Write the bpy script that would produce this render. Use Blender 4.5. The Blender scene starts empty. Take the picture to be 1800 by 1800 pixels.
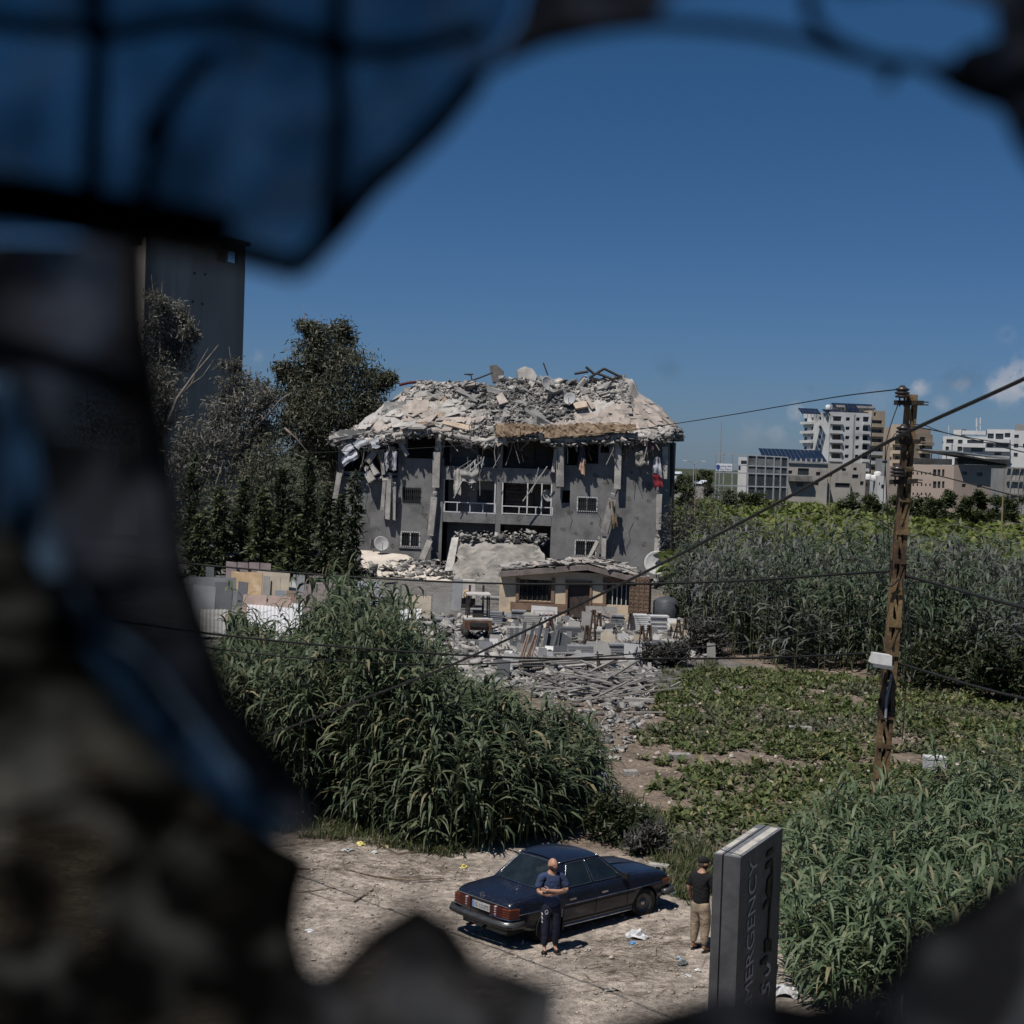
import bpy, bmesh, math, random
import numpy as np
from mathutils import Vector, Matrix
R = random.Random(11)
NR = np.random.default_rng(5)
S = bpy.context.scene
C = S.collection
rad = math.radians

# ------------------------------------------------------------------ camera
FPX, HC, PITCH, ROLL = 2700.0, 9.0, 0.033, 0.034     # focal length in photo pixels, eye height, pitch, roll
_F = Vector((0, math.cos(PITCH), -math.sin(PITCH)))
_U0 = Vector((0, math.sin(PITCH), math.cos(PITCH)))
_R0 = Vector((1, 0, 0))
_RV = _R0 * math.cos(ROLL) + _U0 * math.sin(ROLL)
_UV = -_R0 * math.sin(ROLL) + _U0 * math.cos(ROLL)
CAM = Vector((0, 0, HC))
cd = bpy.data.cameras.new('camera')
cam = bpy.data.objects.new('camera', cd); C.objects.link(cam)
m = Matrix((_RV, _UV, -_F)).transposed().to_4x4(); m.translation = CAM
cam.matrix_world = m
cd.sensor_width = 36; cd.lens = 36 * FPX / 1800
cd.clip_start = 0.05; cd.clip_end = 20000
cd.dof.use_dof = True; cd.dof.focus_distance = 62; cd.dof.aperture_fstop = 5.0
S.camera = cam

# ------------------------------------------------------------------ sky, sun, exposure
TOSUN = Vector((-0.63, -0.77, 0)).normalized() * math.cos(rad(62)) + Vector((0, 0, math.sin(rad(62))))
w = bpy.data.worlds.new('World'); S.world = w; w.use_nodes = True
nt = w.node_tree; nt.nodes.clear()
def wn(t, **k):
    n = nt.nodes.new(t)
    for a, b in k.items(): setattr(n, a, b)
    return n
sky = wn('ShaderNodeTexSky', sky_type='NISHITA', sun_disc=False, sun_elevation=rad(62),
         sun_rotation=math.atan2(TOSUN.x, TOSUN.y) % (2 * math.pi), altitude=0, air_density=1.0, dust_density=0.25, ozone_density=3.0)
bg = wn('ShaderNodeBackground'); bg.inputs[1].default_value = 0.05
out = wn('ShaderNodeOutputWorld')
hsv = wn('ShaderNodeHueSaturation'); hsv.inputs['Saturation'].default_value = 1.02; hsv.inputs['Value'].default_value = 0.9
nt.links.new(sky.outputs[0], hsv.inputs['Color'])
# clear maritime air: the Nishita dome shifted towards blue, a little paler and greyer near the horizon
tz_ = wn('ShaderNodeTexCoord'); sz_ = wn('ShaderNodeSeparateXYZ'); nt.links.new(tz_.outputs['Generated'], sz_.inputs[0])
rz_ = wn('ShaderNodeMapRange'); rz_.inputs['From Max'].default_value = .26; nt.links.new(sz_.outputs['Z'], rz_.inputs['Value'])
ti_ = wn('ShaderNodeMix', data_type='RGBA'); ti_.inputs['A'].default_value = (.51, .71, 1.19, 1); ti_.inputs['B'].default_value = (.33, .66, .95, 1); nt.links.new(rz_.outputs[0], ti_.inputs['Factor'])
mt_ = wn('ShaderNodeMix', data_type='RGBA', blend_type='MULTIPLY'); mt_.inputs['Factor'].default_value = 1; nt.links.new(hsv.outputs[0], mt_.inputs['A']); nt.links.new(ti_.outputs['Result'], mt_.inputs['B'])
skycol = mt_.outputs['Result']
# small cumulus puffs low over the horizon, drifting through the whole ring of sky
def pxray(x, y):
    return (_F + _RV * ((x - 900) / FPX) + _UV * ((900 - y) / FPX))
tc = wn('ShaderNodeTexCoord')
nz = wn('ShaderNodeTexNoise'); nz.inputs['Scale'].default_value = 55; nz.inputs['Detail'].default_value = 6; nz.inputs['Roughness'].default_value = .6
nt.links.new(tc.outputs['Generated'], nz.inputs['Vector'])
puffs = [(1614, 682, .0066, .62), (1600, 690, .005, .4), (1700, 668, .012, -.35), (1680, 664, .010, -.3), (1690, 676, .008, .22), (1770, 680, .013, .6), (1800, 668, .013, .75), (1745, 690, .008, .4),
         (1655, 712, .006, .25), (1400, 724, .007, .35), (1168, 645, .008, -.25), (1185, 650, .006, -.2), (1425, 683, .004, -.2), (1365, 760, .007, .2),
         (1320, 758, .01, .12), (1770, 588, .006, .12), (455, 625, .006, .15), (1540, 700, .012, .12), (1850, 640, .014, .5), (1950, 700, .016, .4), (-300, 700, .014, .4), (-160, 660, .01, .3)]
for (x, y, s, a) in puffs:
    d = pxray(x, y).normalized()
    dt = wn('ShaderNodeVectorMath', operation='DISTANCE'); dt.inputs[1].default_value = d
    nt.links.new(tc.outputs['Generated'], dt.inputs[0])
    mr = wn('ShaderNodeMapRange', interpolation_type='SMOOTHSTEP')
    mr.inputs['From Min'].default_value = s * 1.25; mr.inputs['From Max'].default_value = s * .2
    of_ = wn('ShaderNodeMath', operation='MULTIPLY_ADD'); of_.inputs[1].default_value = s * 3.0; of_.inputs[2].default_value = -s * 1.5; nt.links.new(nz.outputs['Fac'], of_.inputs[0])
    ad_ = wn('ShaderNodeMath', operation='ADD'); nt.links.new(dt.outputs['Value'], ad_.inputs[0]); nt.links.new(of_.outputs[0], ad_.inputs[1]); nt.links.new(ad_.outputs[0], mr.inputs['Value'])
    ns = wn('ShaderNodeMapRange'); ns.inputs['From Min'].default_value = .30; ns.inputs['From Max'].default_value = .52
    nt.links.new(nz.outputs['Fac'], ns.inputs['Value'])
    ml = wn('ShaderNodeMath', operation='MULTIPLY'); ml2 = wn('ShaderNodeMath', operation='MULTIPLY'); ml2.inputs[1].default_value = abs(a)
    nt.links.new(mr.outputs[0], ml.inputs[0]); nt.links.new(ns.outputs[0], ml.inputs[1]); nt.links.new(ml.outputs[0], ml2.inputs[0])
    mx = wn('ShaderNodeMix', data_type='RGBA')
    mx.inputs['B'].default_value = (9.0, 9.0, 9.6, 1) if a > 0 else (1.6, 2.6, 4.2, 1)
    nt.links.new(ml2.outputs[0], mx.inputs['Factor']); nt.links.new(skycol, mx.inputs['A'])
    skycol = mx.outputs['Result']
nt.links.new(skycol, bg.inputs[0]); nt.links.new(bg.outputs[0], out.inputs[0])
sl = bpy.data.lights.new('sun', 'SUN'); sl.energy = 4.8; sl.angle = rad(.53); sl.color = (1, .95, .87)
so = bpy.data.objects.new('sun', sl); C.objects.link(so); so.location = (-40, -60, 90)
so.rotation_euler = TOSUN.to_track_quat('Z', 'Y').to_euler()
S.view_settings.view_transform = 'Standard'; S.view_settings.look = 'None'
S.view_settings.exposure = 0.0; S.view_settings.gamma = 1.0; S.view_settings.use_curve_mapping = False
S.cycles.max_bounces = 6; S.cycles.diffuse_bounces = 2; S.cycles.transparent_max_bounces = 16; S.cycles.use_denoising = True

# ------------------------------------------------------------------ helpers
def G(x, y, z=0.0):                       # photo pixel -> point on the horizontal plane at height z
    d = pxray(x, y); return CAM + d * ((z - HC) / d.z)
def P(x, y, Y):                           # photo pixel -> point at distance Y
    d = pxray(x, y); return CAM + d * (Y / d.y)
def tag(o, label=None, cat=None, group=None, kind=None):
    if label: o['label'] = label
    if cat: o['category'] = cat
    if group: o['group'] = group
    if kind or (cat and 'kind' not in o): o['kind'] = kind or 'thing'
    return o
def thing(name, label, cat, loc=(0, 0, 0), rz=0.0, group=None):
    o = bpy.data.objects.new(name, None); C.objects.link(o)
    o.location = loc; o.rotation_euler = (0, 0, rz); o.empty_display_size = .3
    return tag(o, label, cat, group)
def link(name, me, parent=None, loc=None, rot=None, scale=None):
    o = bpy.data.objects.new(name, me); C.objects.link(o)
    if parent: o.parent = parent
    if loc is not None: o.location = loc
    if rot is not None: o.rotation_euler = rot
    if scale is not None: o.scale = scale if hasattr(scale, '__len__') else (scale,) * 3
    return o
def copy_tree(o, parent=None):
    c = o.copy(); C.objects.link(c)
    if parent: c.parent = parent
    for ch in list(o.children): copy_tree(ch, c)
    return c

class MB:
    def __init__(s): s.v = []; s.f = []; s.m = []; s.mi = 0
    def add(s, vs, fs):
        o = len(s.v); s.v += [tuple(q) for q in vs]
        for f in fs: s.f.append(tuple(i + o for i in f)); s.m.append(s.mi)
        return s
    def box(s, c, d, rot=None, taper=1.0):
        x, y, z = d[0] / 2, d[1] / 2, d[2] / 2; vs = []
        for k in (-1, 1):
            t = taper if k > 0 else 1
            for i, j in ((-1, -1), (1, -1), (1, 1), (-1, 1)):
                p = Vector((i * x * t, j * y * t, k * z))
                if rot is not None: p = rot @ p
                vs.append(p + Vector(c))
        return s.add(vs, [(3, 2, 1, 0), (4, 5, 6, 7), (0, 1, 5, 4), (1, 2, 6, 5), (2, 3, 7, 6), (3, 0, 4, 7)])
    def span(s, x0, x1, y0, y1, z0, z1):
        return s.box(((x0 + x1) / 2, (y0 + y1) / 2, (z0 + z1) / 2), (x1 - x0, y1 - y0, z1 - z0))
    def bar(s, a, b, wd, ht=None, up=(0, 0, 1), w2=None):
        a = Vector(a); b = Vector(b); ht = ht or wd; d = (b - a)
        if d.length < 1e-6: return s
        d.normalize(); u = Vector(up)
        if abs(d.dot(u)) > .98: u = Vector((0, 1, 0))
        r = d.cross(u).normalized(); u = r.cross(d).normalized(); vs = []
        for p, k in ((a, 1), (b, (w2 or wd) / wd)):
            for i, j in ((-1, -1), (1, -1), (1, 1), (-1, 1)): vs.append(p + r * (i * wd / 2 * k) + u * (j * ht / 2 * k))
        return s.add(vs, [(0, 1, 2, 3), (7, 6, 5, 4), (4, 5, 1, 0), (5, 6, 2, 1), (6, 7, 3, 2), (7, 4, 0, 3)])
    def tube(s, pts, r, n=6, cap=True):
        pts = [Vector(p) for p in pts]; rs = r if hasattr(r, '__len__') else [r] * len(pts)
        vs = []; fs = []; u = None
        for i, p in enumerate(pts):
            d = (pts[min(i + 1, len(pts) - 1)] - pts[max(i - 1, 0)]).normalized()
            if u is None:
                u = Vector((0, 0, 1)) if abs(d.z) < .9 else Vector((0, 1, 0))
            a = d.cross(u)
            if a.length < 1e-5: a = d.cross(Vector((1, .3, .2)))
            a.normalize(); u = a.cross(d).normalized()
            for k in range(n):
                t = 2 * math.pi * k / n; vs.append(p + (a * math.cos(t) + u * math.sin(t)) * rs[i])
        for i in range(len(pts) - 1):
            for k in range(n):
                k2 = (k + 1) % n; fs.append((i * n + k, i * n + k2, (i + 1) * n + k2, (i + 1) * n + k))
        if cap: fs += [tuple(range(n))[::-1], tuple((len(pts) - 1) * n + k for k in range(n))]
        return s.add(vs, fs)
    def lathe(s, prof, n=16, M=None, cap=True):
        M = M or Matrix(); vs = []; fs = []
        for (r, z) in prof:
            for k in range(n):
                t = 2 * math.pi * k / n; vs.append(M @ Vector((r * math.cos(t), r * math.sin(t), z)))
        for i in range(len(prof) - 1):
            for k in range(n):
                k2 = (k + 1) % n; fs.append((i * n + k, i * n + k2, (i + 1) * n + k2, (i + 1) * n + k))
        if cap: fs += [tuple(range(n))[::-1], tuple((len(prof) - 1) * n + k for k in range(n))]
        return s.add(vs, fs)
    def prism(s, poly, off):
        off = Vector(off); n = len(poly); vs = [Vector(p) for p in poly]; vs = vs + [p + off for p in vs]
        return s.add(vs, [tuple(range(n))[::-1], tuple(range(n, 2 * n))] + [(i, (i + 1) % n, (i + 1) % n + n, i + n) for i in range(n)])
    def wall(s, u0, u1, z0, z1, v0, v1, holes=(), frame=None):
        """slab between v0 and v1 with rectangular openings (u0,u1,z0,z1); built out of butted cells with reveals"""
        us = sorted({u0, u1} | {min(max(h[i], u0), u1) for h in holes for i in (0, 1)})
        zs = sorted({z0, z1} | {min(max(h[i], z0), z1) for h in holes for i in (2, 3)})
        f = frame or (lambda u, v, z: (u, v, z))
        inside = lambda u, z: any(h[0] < u < h[1] and h[2] < z < h[3] for h in holes)
        nu, nz = len(us) - 1, len(zs) - 1
        sol = [[not inside((us[i] + us[i + 1]) / 2, (zs[j] + zs[j + 1]) / 2) for j in range(nz)] for i in range(nu)]
        idx = {}
        def V(i, j, k):
            if (i, j, k) not in idx:
                idx[(i, j, k)] = len(s.v); s.v.append(tuple(f(us[i], (v0, v1)[k], zs[j])))
            return idx[(i, j, k)]
        def Q(*q): s.f.append(tuple(V(*a) for a in q)); s.m.append(s.mi)
        g = lambda i, j: 0 <= i < nu and 0 <= j < nz and sol[i][j]
        for i in range(nu):
            for j in range(nz):
                if not sol[i][j]: continue
                Q((i, j, 0), (i + 1, j, 0), (i + 1, j + 1, 0), (i, j + 1, 0)); Q((i, j, 1), (i, j + 1, 1), (i + 1, j + 1, 1), (i + 1, j, 1))
                if not g(i - 1, j): Q((i, j, 0), (i, j + 1, 0), (i, j + 1, 1), (i, j, 1))
                if not g(i + 1, j): Q((i + 1, j, 0), (i + 1, j, 1), (i + 1, j + 1, 1), (i + 1, j + 1, 0))
                if not g(i, j - 1): Q((i, j, 0), (i, j, 1), (i + 1, j, 1), (i + 1, j, 0))
                if not g(i, j + 1): Q((i, j + 1, 0), (i + 1, j + 1, 0), (i + 1, j + 1, 1), (i, j + 1, 1))
        return s
    def mesh(s, name, mats, smooth=False):
        me = bpy.data.meshes.new(name); me.from_pydata(s.v, [], s.f)
        for q in (mats if isinstance(mats, (list, tuple)) else [mats]): me.materials.append(q)
        if isinstance(mats, (list, tuple)) and len(mats) > 1: me.polygons.foreach_set('material_index', s.m)
        if smooth: me.polygons.foreach_set('use_smooth', [True] * len(me.polygons))
        me.update(); return me
    def build(s, name, mats, parent=None, smooth=False):
        return link(name, s.mesh(name, mats, smooth), parent)
    def world(s, name, mats, label, cat, group=None, smooth=False):
        """world coordinates -> top-level mesh whose origin lies at its base"""
        a = np.array(s.v); o = np.array([a[:, 0].mean(), a[:, 1].mean(), a[:, 2].min()]); s.v = [tuple(q) for q in (a - o)]
        ob = link(name, s.mesh(name, mats, smooth), None, tuple(o)); return tag(ob, label, cat, group)
    def wpart(s, name, mats, root, smooth=False):
        """world coordinates -> part of an unrotated root"""
        a = np.array(s.v) - np.array(root.location if root.parent is None else root.parent.location); s.v = [tuple(q) for q in a]
        return s.build(name, mats, root, smooth)

def npmesh(name, verts, quads, mats, mi=None, smooth=False):
    """numpy arrays -> mesh (quads (n,4) or tris (n,3))"""
    me = bpy.data.meshes.new(name); nv, nf, k = len(verts), len(quads), quads.shape[1]
    me.vertices.add(nv); me.vertices.foreach_set('co', np.ascontiguousarray(verts, dtype=np.float32).ravel())
    me.loops.add(nf * k); me.loops.foreach_set('vertex_index', np.ascontiguousarray(quads, dtype=np.int32).ravel())
    me.polygons.add(nf); me.polygons.foreach_set('loop_start', np.arange(0, nf * k, k, dtype=np.int32))
    try: me.polygons.foreach_set('loop_total', np.full(nf, k, dtype=np.int32))
    except Exception: pass
    for q in (mats if isinstance(mats, (list, tuple)) else [mats]): me.materials.append(q)
    if mi is not None: me.polygons.foreach_set('material_index', np.ascontiguousarray(mi, dtype=np.int32))
    if smooth: me.polygons.foreach_set('use_smooth', np.ones(nf, dtype=bool))
    me.update(calc_edges=True); return me

# ------------------------------------------------------------------ materials
MATS = {}
def mat(name, col, rough=.85, var=.18, scale=3.0, col2=None, bump=.25, bscale=None, metal=0.0, spec=.25, rand=0.0, coat=0.0, stain=None, streak=False, detail=8, mixlo=.38, mixhi=.62, pock=None):
    if name in MATS: return MATS[name]
    mt = bpy.data.materials.new(name); mt.use_nodes = True; t = mt.node_tree; N = t.nodes; L = t.links
    b = N['Principled BSDF']
    tc = N.new('ShaderNodeTexCoord'); vec = tc.outputs['Object']
    if rand:
        oi = N.new('ShaderNodeObjectInfo'); ad = N.new('ShaderNodeVectorMath'); ad.operation = 'MULTIPLY_ADD'
        cx = N.new('ShaderNodeCombineXYZ'); L.new(oi.outputs['Random'], cx.inputs[0]); L.new(oi.outputs['Random'], cx.inputs[2])
        ad.inputs[1].default_value = (37, 19, 53); L.new(cx.outputs[0], ad.inputs[0]); L.new(vec, ad.inputs[2]); vec = ad.outputs[0]
    if streak:
        mp = N.new('ShaderNodeMapping'); mp.inputs['Scale'].default_value = (1, 1, .12); L.new(vec, mp.inputs[0]); svec = mp.outputs[0]
    else: svec = vec
    n1 = N.new('ShaderNodeTexNoise'); n1.inputs['Scale'].default_value = scale; n1.inputs['Detail'].default_value = detail; n1.inputs['Roughness'].default_value = .62
    L.new(svec, n1.inputs['Vector'])
    mr = N.new('ShaderNodeMapRange'); mr.inputs['From Min'].default_value = mixlo; mr.inputs['From Max'].default_value = mixhi; L.new(n1.outputs['Fac'], mr.inputs['Value'])
    mx = N.new('ShaderNodeMix'); mx.data_type = 'RGBA'
    a = [c * (1 - var) for c in col]; c2 = col2 if col2 else [min(1, c * (1 + var)) for c in col]
    mx.inputs['A'].default_value = (*a, 1); mx.inputs['B'].default_value = (*c2, 1); L.new(mr.outputs[0], mx.inputs['Factor']); cout = mx.outputs['Result']
    if stain:
        n3 = N.new('ShaderNodeTexNoise'); n3.inputs['Scale'].default_value = stain[1]; n3.inputs['Detail'].default_value = 6; L.new(vec, n3.inputs['Vector'])
        m3 = N.new('ShaderNodeMapRange'); m3.inputs['From Min'].default_value = stain[2]; m3.inputs['From Max'].default_value = stain[2] + .12; L.new(n3.outputs['Fac'], m3.inputs['Value'])
        x3 = N.new('ShaderNodeMix'); x3.data_type = 'RGBA'; x3.inputs['B'].default_value = (*stain[0], 1); L.new(cout, x3.inputs['A'])
        L.new(m3.outputs[0], x3.inputs['Factor']); cout = x3.outputs['Result']
    if pock:
        vz = N.new('ShaderNodeTexVoronoi'); vz.inputs['Scale'].default_value = pock[1]; vz.inputs['Randomness'].default_value = 1; L.new(vec, vz.inputs['Vector'])
        ng = N.new('ShaderNodeTexNoise'); ng.inputs['Scale'].default_value = pock[1] * .35; L.new(vec, ng.inputs['Vector'])
        th = N.new('ShaderNodeMath'); th.operation = 'MULTIPLY'; th.inputs[1].default_value = pock[2]; L.new(ng.outputs['Fac'], th.inputs[0])
        lt = N.new('ShaderNodeMath'); lt.operation = 'LESS_THAN'; L.new(vz.outputs['Distance'], lt.inputs[0]); L.new(th.outputs[0], lt.inputs[1])
        x5 = N.new('ShaderNodeMix'); x5.data_type = 'RGBA'; x5.inputs['B'].default_value = (*pock[0], 1); L.new(cout, x5.inputs['A']); L.new(lt.outputs[0], x5.inputs['Factor']); cout = x5.outputs['Result']
    if rand:
        h = N.new('ShaderNodeHueSaturation'); m4 = N.new('ShaderNodeMapRange'); m4.inputs['To Min'].default_value = 1 - rand; m4.inputs['To Max'].default_value = 1 + rand
        L.new(oi.outputs['Random'], m4.inputs['Value']); L.new(m4.outputs[0], h.inputs['Value']); L.new(cout, h.inputs['Color']); cout = h.outputs[0]
    L.new(cout, b.inputs['Base Color'])
    b.inputs['Roughness'].default_value = rough; b.inputs['Metallic'].default_value = metal; b.inputs['Specular IOR Level'].default_value = spec
    if coat: b.inputs['Coat Weight'].default_value = coat; b.inputs['Coat Roughness'].default_value = .12
    if bump:
        n2 = N.new('ShaderNodeTexNoise'); n2.inputs['Scale'].default_value = bscale or scale * 6; n2.inputs['Detail'].default_value = 6; L.new(vec, n2.inputs['Vector'])
        bp = N.new('ShaderNodeBump'); bp.inputs['Strength'].default_value = bump; bp.inputs['Distance'].default_value = .05
        L.new(n2.outputs['Fac'], bp.inputs['Height']); L.new(bp.outputs[0], b.inputs['Normal'])
    MATS[name] = mt; return mt
def leafmat(name, c1, c2, dry=None, dryamt=.0, dust=None, dscale=.12, dlo=.5, rough=.55, trans=.3):
    """leaf colour varies leaf by leaf; optional patches of settled dust"""
    if name in MATS: return MATS[name]
    mt = bpy.data.materials.new(name); mt.use_nodes = True; t = mt.node_tree; N = t.nodes; L = t.links
    b = N['Principled BSDF']; ge = N.new('ShaderNodeNewGeometry'); rp = N.new('ShaderNodeValToRGB')
    L.new(ge.outputs['Random Per Island'], rp.inputs[0])
    e = rp.color_ramp.elements; e[0].color = (*c1, 1); e[1].color = (*c2, 1)
    if dry:
        e[1].position = 1 - dryamt - .04; q = e.new(1 - dryamt); q.color = (*dry, 1)
    cout = rp.outputs[0]
    if dust:
        tc = N.new('ShaderNodeTexCoord'); n = N.new('ShaderNodeTexNoise'); n.inputs['Scale'].default_value = dscale; n.inputs['Detail'].default_value = 5
        L.new(tc.outputs['Object'], n.inputs['Vector']); m3 = N.new('ShaderNodeMapRange'); m3.inputs['From Min'].default_value = dlo; m3.inputs['From Max'].default_value = dlo + .15
        L.new(n.outputs['Fac'], m3.inputs['Value']); x = N.new('ShaderNodeMix'); x.data_type = 'RGBA'; x.inputs['B'].default_value = (*dust, 1)
        L.new(cout, x.inputs['A']); L.new(m3.outputs[0], x.inputs['Factor']); cout = x.outputs['Result']
    L.new(cout, b.inputs['Base Color']); b.inputs['Roughness'].default_value = rough; b.inputs['Specular IOR Level'].default_value = .35
    tr = N.new('ShaderNodeBsdfTranslucent'); L.new(cout, tr.inputs[0]); ms = N.new('ShaderNodeMixShader'); ms.inputs[0].default_value = trans
    L.new(b.outputs[0], ms.inputs[1]); L.new(tr.outputs[0], ms.inputs[2]); L.new(ms.outputs[0], N['Material Output'].inputs[0])
    MATS[name] = mt; return mt
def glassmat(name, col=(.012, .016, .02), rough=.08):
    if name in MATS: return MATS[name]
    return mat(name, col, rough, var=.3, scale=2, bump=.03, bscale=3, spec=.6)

def leaves(base, az, elev, length, width, droop, seg=4, fold=0.0, prof=None, side_tilt=0.0):
    """arching strap leaves; all arguments arrays of n; returns verts, quads"""
    n = len(base); h = np.stack([np.cos(az), np.sin(az), np.zeros(n)], 1); sd = np.stack([-np.sin(az), np.cos(az), np.zeros(n)], 1)
    if not np.isscalar(side_tilt) or side_tilt: sd = sd * np.cos(side_tilt)[:, None] + np.array([0, 0, 1.]) * np.sin(side_tilt)[:, None]
    prof = prof or [.55, 1.0, .95, .7, .08] if seg == 4 else (prof or list(np.interp(np.linspace(0, 1, seg + 1), [0, .25, .6, 1], [.5, 1, .85, .08])))
    p = base.copy(); vs = np.zeros((n, seg + 1, 2, 3))
    for k in range(seg + 1):
        vs[:, k, 0] = p - sd * (width * prof[k] / 2)[:, None]; vs[:, k, 1] = p + sd * (width * prof[k] / 2)[:, None]
        ph = elev - droop * ((k + .5) / seg) ** 1.3
        p = p + (h * np.cos(ph)[:, None] + np.array([0, 0, 1.]) * np.sin(ph)[:, None]) * (length / seg)[:, None]
    i0 = (np.arange(n) * (seg + 1) * 2)[:, None] + (np.arange(seg) * 2)[None, :]
    q = np.stack([i0, i0 + 1, i0 + 3, i0 + 2], -1).reshape(-1, 4)
    return vs.reshape(-1, 3), q
def cat(*vq):
    vs = []; qs = []; mi = []; o = 0
    for k, (v, q) in enumerate(vq):
        vs.append(v); qs.append(q + o); mi.append(np.full(len(q), k)); o += len(v)
    return np.concatenate(vs), np.concatenate(qs), np.concatenate(mi)
def stems(a, b, r0, r1, n=3):
    """straight tapered stems from a to b (arrays), triangular section"""
    m = len(a); an = 2 * np.pi * np.arange(n) / n; ring = np.stack([np.cos(an), np.sin(an), np.zeros(n)], 1)
    r0 = np.broadcast_to(r0, m); r1 = np.broadcast_to(r1, m)
    v = np.stack([a[:, None] + ring[None] * r0[:, None, None], b[:, None] + ring[None] * r1[:, None, None]], 1).reshape(-1, 3)
    i = (np.arange(m) * 2 * n)[:, None] + np.arange(n)[None]; j = (np.arange(m) * 2 * n)[:, None] + ((np.arange(n) + 1) % n)[None]
    return v, np.stack([i, j, j + n, i + n], -1).reshape(-1, 4)
def vnoise(x, y, s=1.0, seed=0):
    """cheap smooth value noise on arrays"""
    x = np.asarray(x) * s + seed * 17.3; y = np.asarray(y) * s + seed * 9.1
    xi = np.floor(x).astype(int); yi = np.floor(y).astype(int); fx = x - xi; fy = y - yi
    hsh = lambda a, b: (np.sin(a * 127.1 + b * 311.7) * 43758.5453) % 1.0
    fx = fx * fx * (3 - 2 * fx); fy = fy * fy * (3 - 2 * fy)
    return (hsh(xi, yi) * (1 - fx) + hsh(xi + 1, yi) * fx) * (1 - fy) + (hsh(xi, yi + 1) * (1 - fx) + hsh(xi + 1, yi + 1) * fx) * fy
def poly_in(px, py, poly):
    px = np.asarray(px); py = np.asarray(py); ins = np.zeros(px.shape, bool); n = len(poly)
    for i in range(n):
        (x0, y0), (x1, y1) = poly[i], poly[(i + 1) % n]
        c = ((y0 > py) != (y1 > py)) & (px < (x1 - x0) * (py - y0) / (y1 - y0 + 1e-12) + x0); ins ^= c
    return ins
def lerp(x, tab):
    return float(np.interp(x, [t[0] for t in tab], [t[1] for t in tab]))
# ------------------------------------------------------------------ ground
def soilmat():
    mt = bpy.data.materials.new('soil'); mt.use_nodes = True; t = mt.node_tree; N = t.nodes; L = t.links; b = N['Principled BSDF']
    at = N.new('ShaderNodeAttribute'); at.attribute_name = 'soil'; tc = N.new('ShaderNodeTexCoord')
    c = at.outputs['Color']
    for sc, lo, hi, f in ((.9, .4, .62, .3), (6, .4, .6, .32), (38, .42, .6, .36)):
        n = N.new('ShaderNodeTexNoise'); n.inputs['Scale'].default_value = sc; n.inputs['Detail'].default_value = 7; n.inputs['Roughness'].default_value = .65; L.new(tc.outputs['Object'], n.inputs['Vector'])
        r = N.new('ShaderNodeMapRange'); r.inputs['From Min'].default_value = lo; r.inputs['From Max'].default_value = hi; r.inputs['To Min'].default_value = 1 - f; r.inputs['To Max'].default_value = 1 + f * .5
        L.new(n.outputs['Fac'], r.inputs['Value']); h = N.new('ShaderNodeVectorMath'); h.operation = 'SCALE'; L.new(c, h.inputs[0]); L.new(r.outputs[0], h.inputs['Scale']); c = h.outputs[0]
    L.new(c, b.inputs['Base Color']); b.inputs['Roughness'].default_value = .95; b.inputs['Specular IOR Level'].default_value = .1
    n = N.new('ShaderNodeTexNoise'); n.inputs['Scale'].default_value = 9; n.inputs['Detail'].default_value = 9; n.inputs['Roughness'].default_value = .7; L.new(tc.outputs['Object'], n.inputs['Vector'])
    bp = N.new('ShaderNodeBump'); bp.inputs['Strength'].default_value = .8; bp.inputs['Distance'].default_value = .06; L.new(n.outputs['Fac'], bp.inputs['Height']); L.new(bp.outputs[0], b.inputs['Normal'])
    return mt
SOIL = soilmat()
DIRT, FIELD, YARD, BANK = np.array([.40, .345, .30]), np.array([.225, .18, .145]), np.array([.185, .177, .17]), np.array([.10, .10, .055])
def gh(x, y):      # terrain height
    x = np.asarray(x, float); y = np.asarray(y, float)
    d = (vnoise(x, y, .35, 1) - .5) * .16 + (vnoise(x, y, 1.3, 2) - .5) * .07 + (vnoise(x, y, 4.2, 3) - .5) * .03
    return d
def zones(x, y):
    wob = (vnoise(x, y, .25, 4) - .5) * 5 + (vnoise(x, y, 1.1, 5) - .5) * 1.6
    sm = lambda v: np.clip(v, 0, 1)[..., None]
    col = np.broadcast_to(FIELD, x.shape + (3,)).copy()
    f_d = sm((36.5 + wob * .6 - y - np.clip(x - 3, 0, 6) * 1.6) / 2.2); col = col * (1 - f_d) + DIRT * f_d
    f_y = sm((y - 60 - wob) / 4) * sm((12.5 + wob - x) / 3); col = col * (1 - f_y) + YARD * f_y
    f_g = sm((y - 82 - wob) / 8) * sm((x - 13 - wob) / 4); col = col * (1 - f_g) + BANK * f_g
    return col
gx, gy = np.meshgrid(np.arange(-46, 56.01, .34), np.arange(5, 150.01, .38))
gz = gh(gx, gy)
n1, n0 = gx.shape
i = np.arange(n1 - 1)[:, None] * n0 + np.arange(n0 - 1)[None]
q = np.stack([i, i + 1, i + n0 + 1, i + n0], -1).reshape(-1, 4)
me = npmesh('ground', np.stack([gx, gy, gz], -1).reshape(-1, 3), q, SOIL, smooth=True)
ca = me.color_attributes.new('soil', 'FLOAT_COLOR', 'POINT')
cc = np.ones((n1 * n0, 4), np.float32); cc[:, :3] = zones(gx, gy).reshape(-1, 3); ca.data.foreach_set('color', cc.ravel())
tag(link('ground', me), kind='structure')
fm = mat('far_soil', (.045, .052, .028), .95, .35, .05, bump=0)
MB().add([(-6000, -60, -.4), (6000, -60, -.4), (6000, 9000, -.4), (-6000, 9000, -.4)], [(0, 1, 2, 3)]).build('terrain', fm)['kind'] = 'structure'

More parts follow.
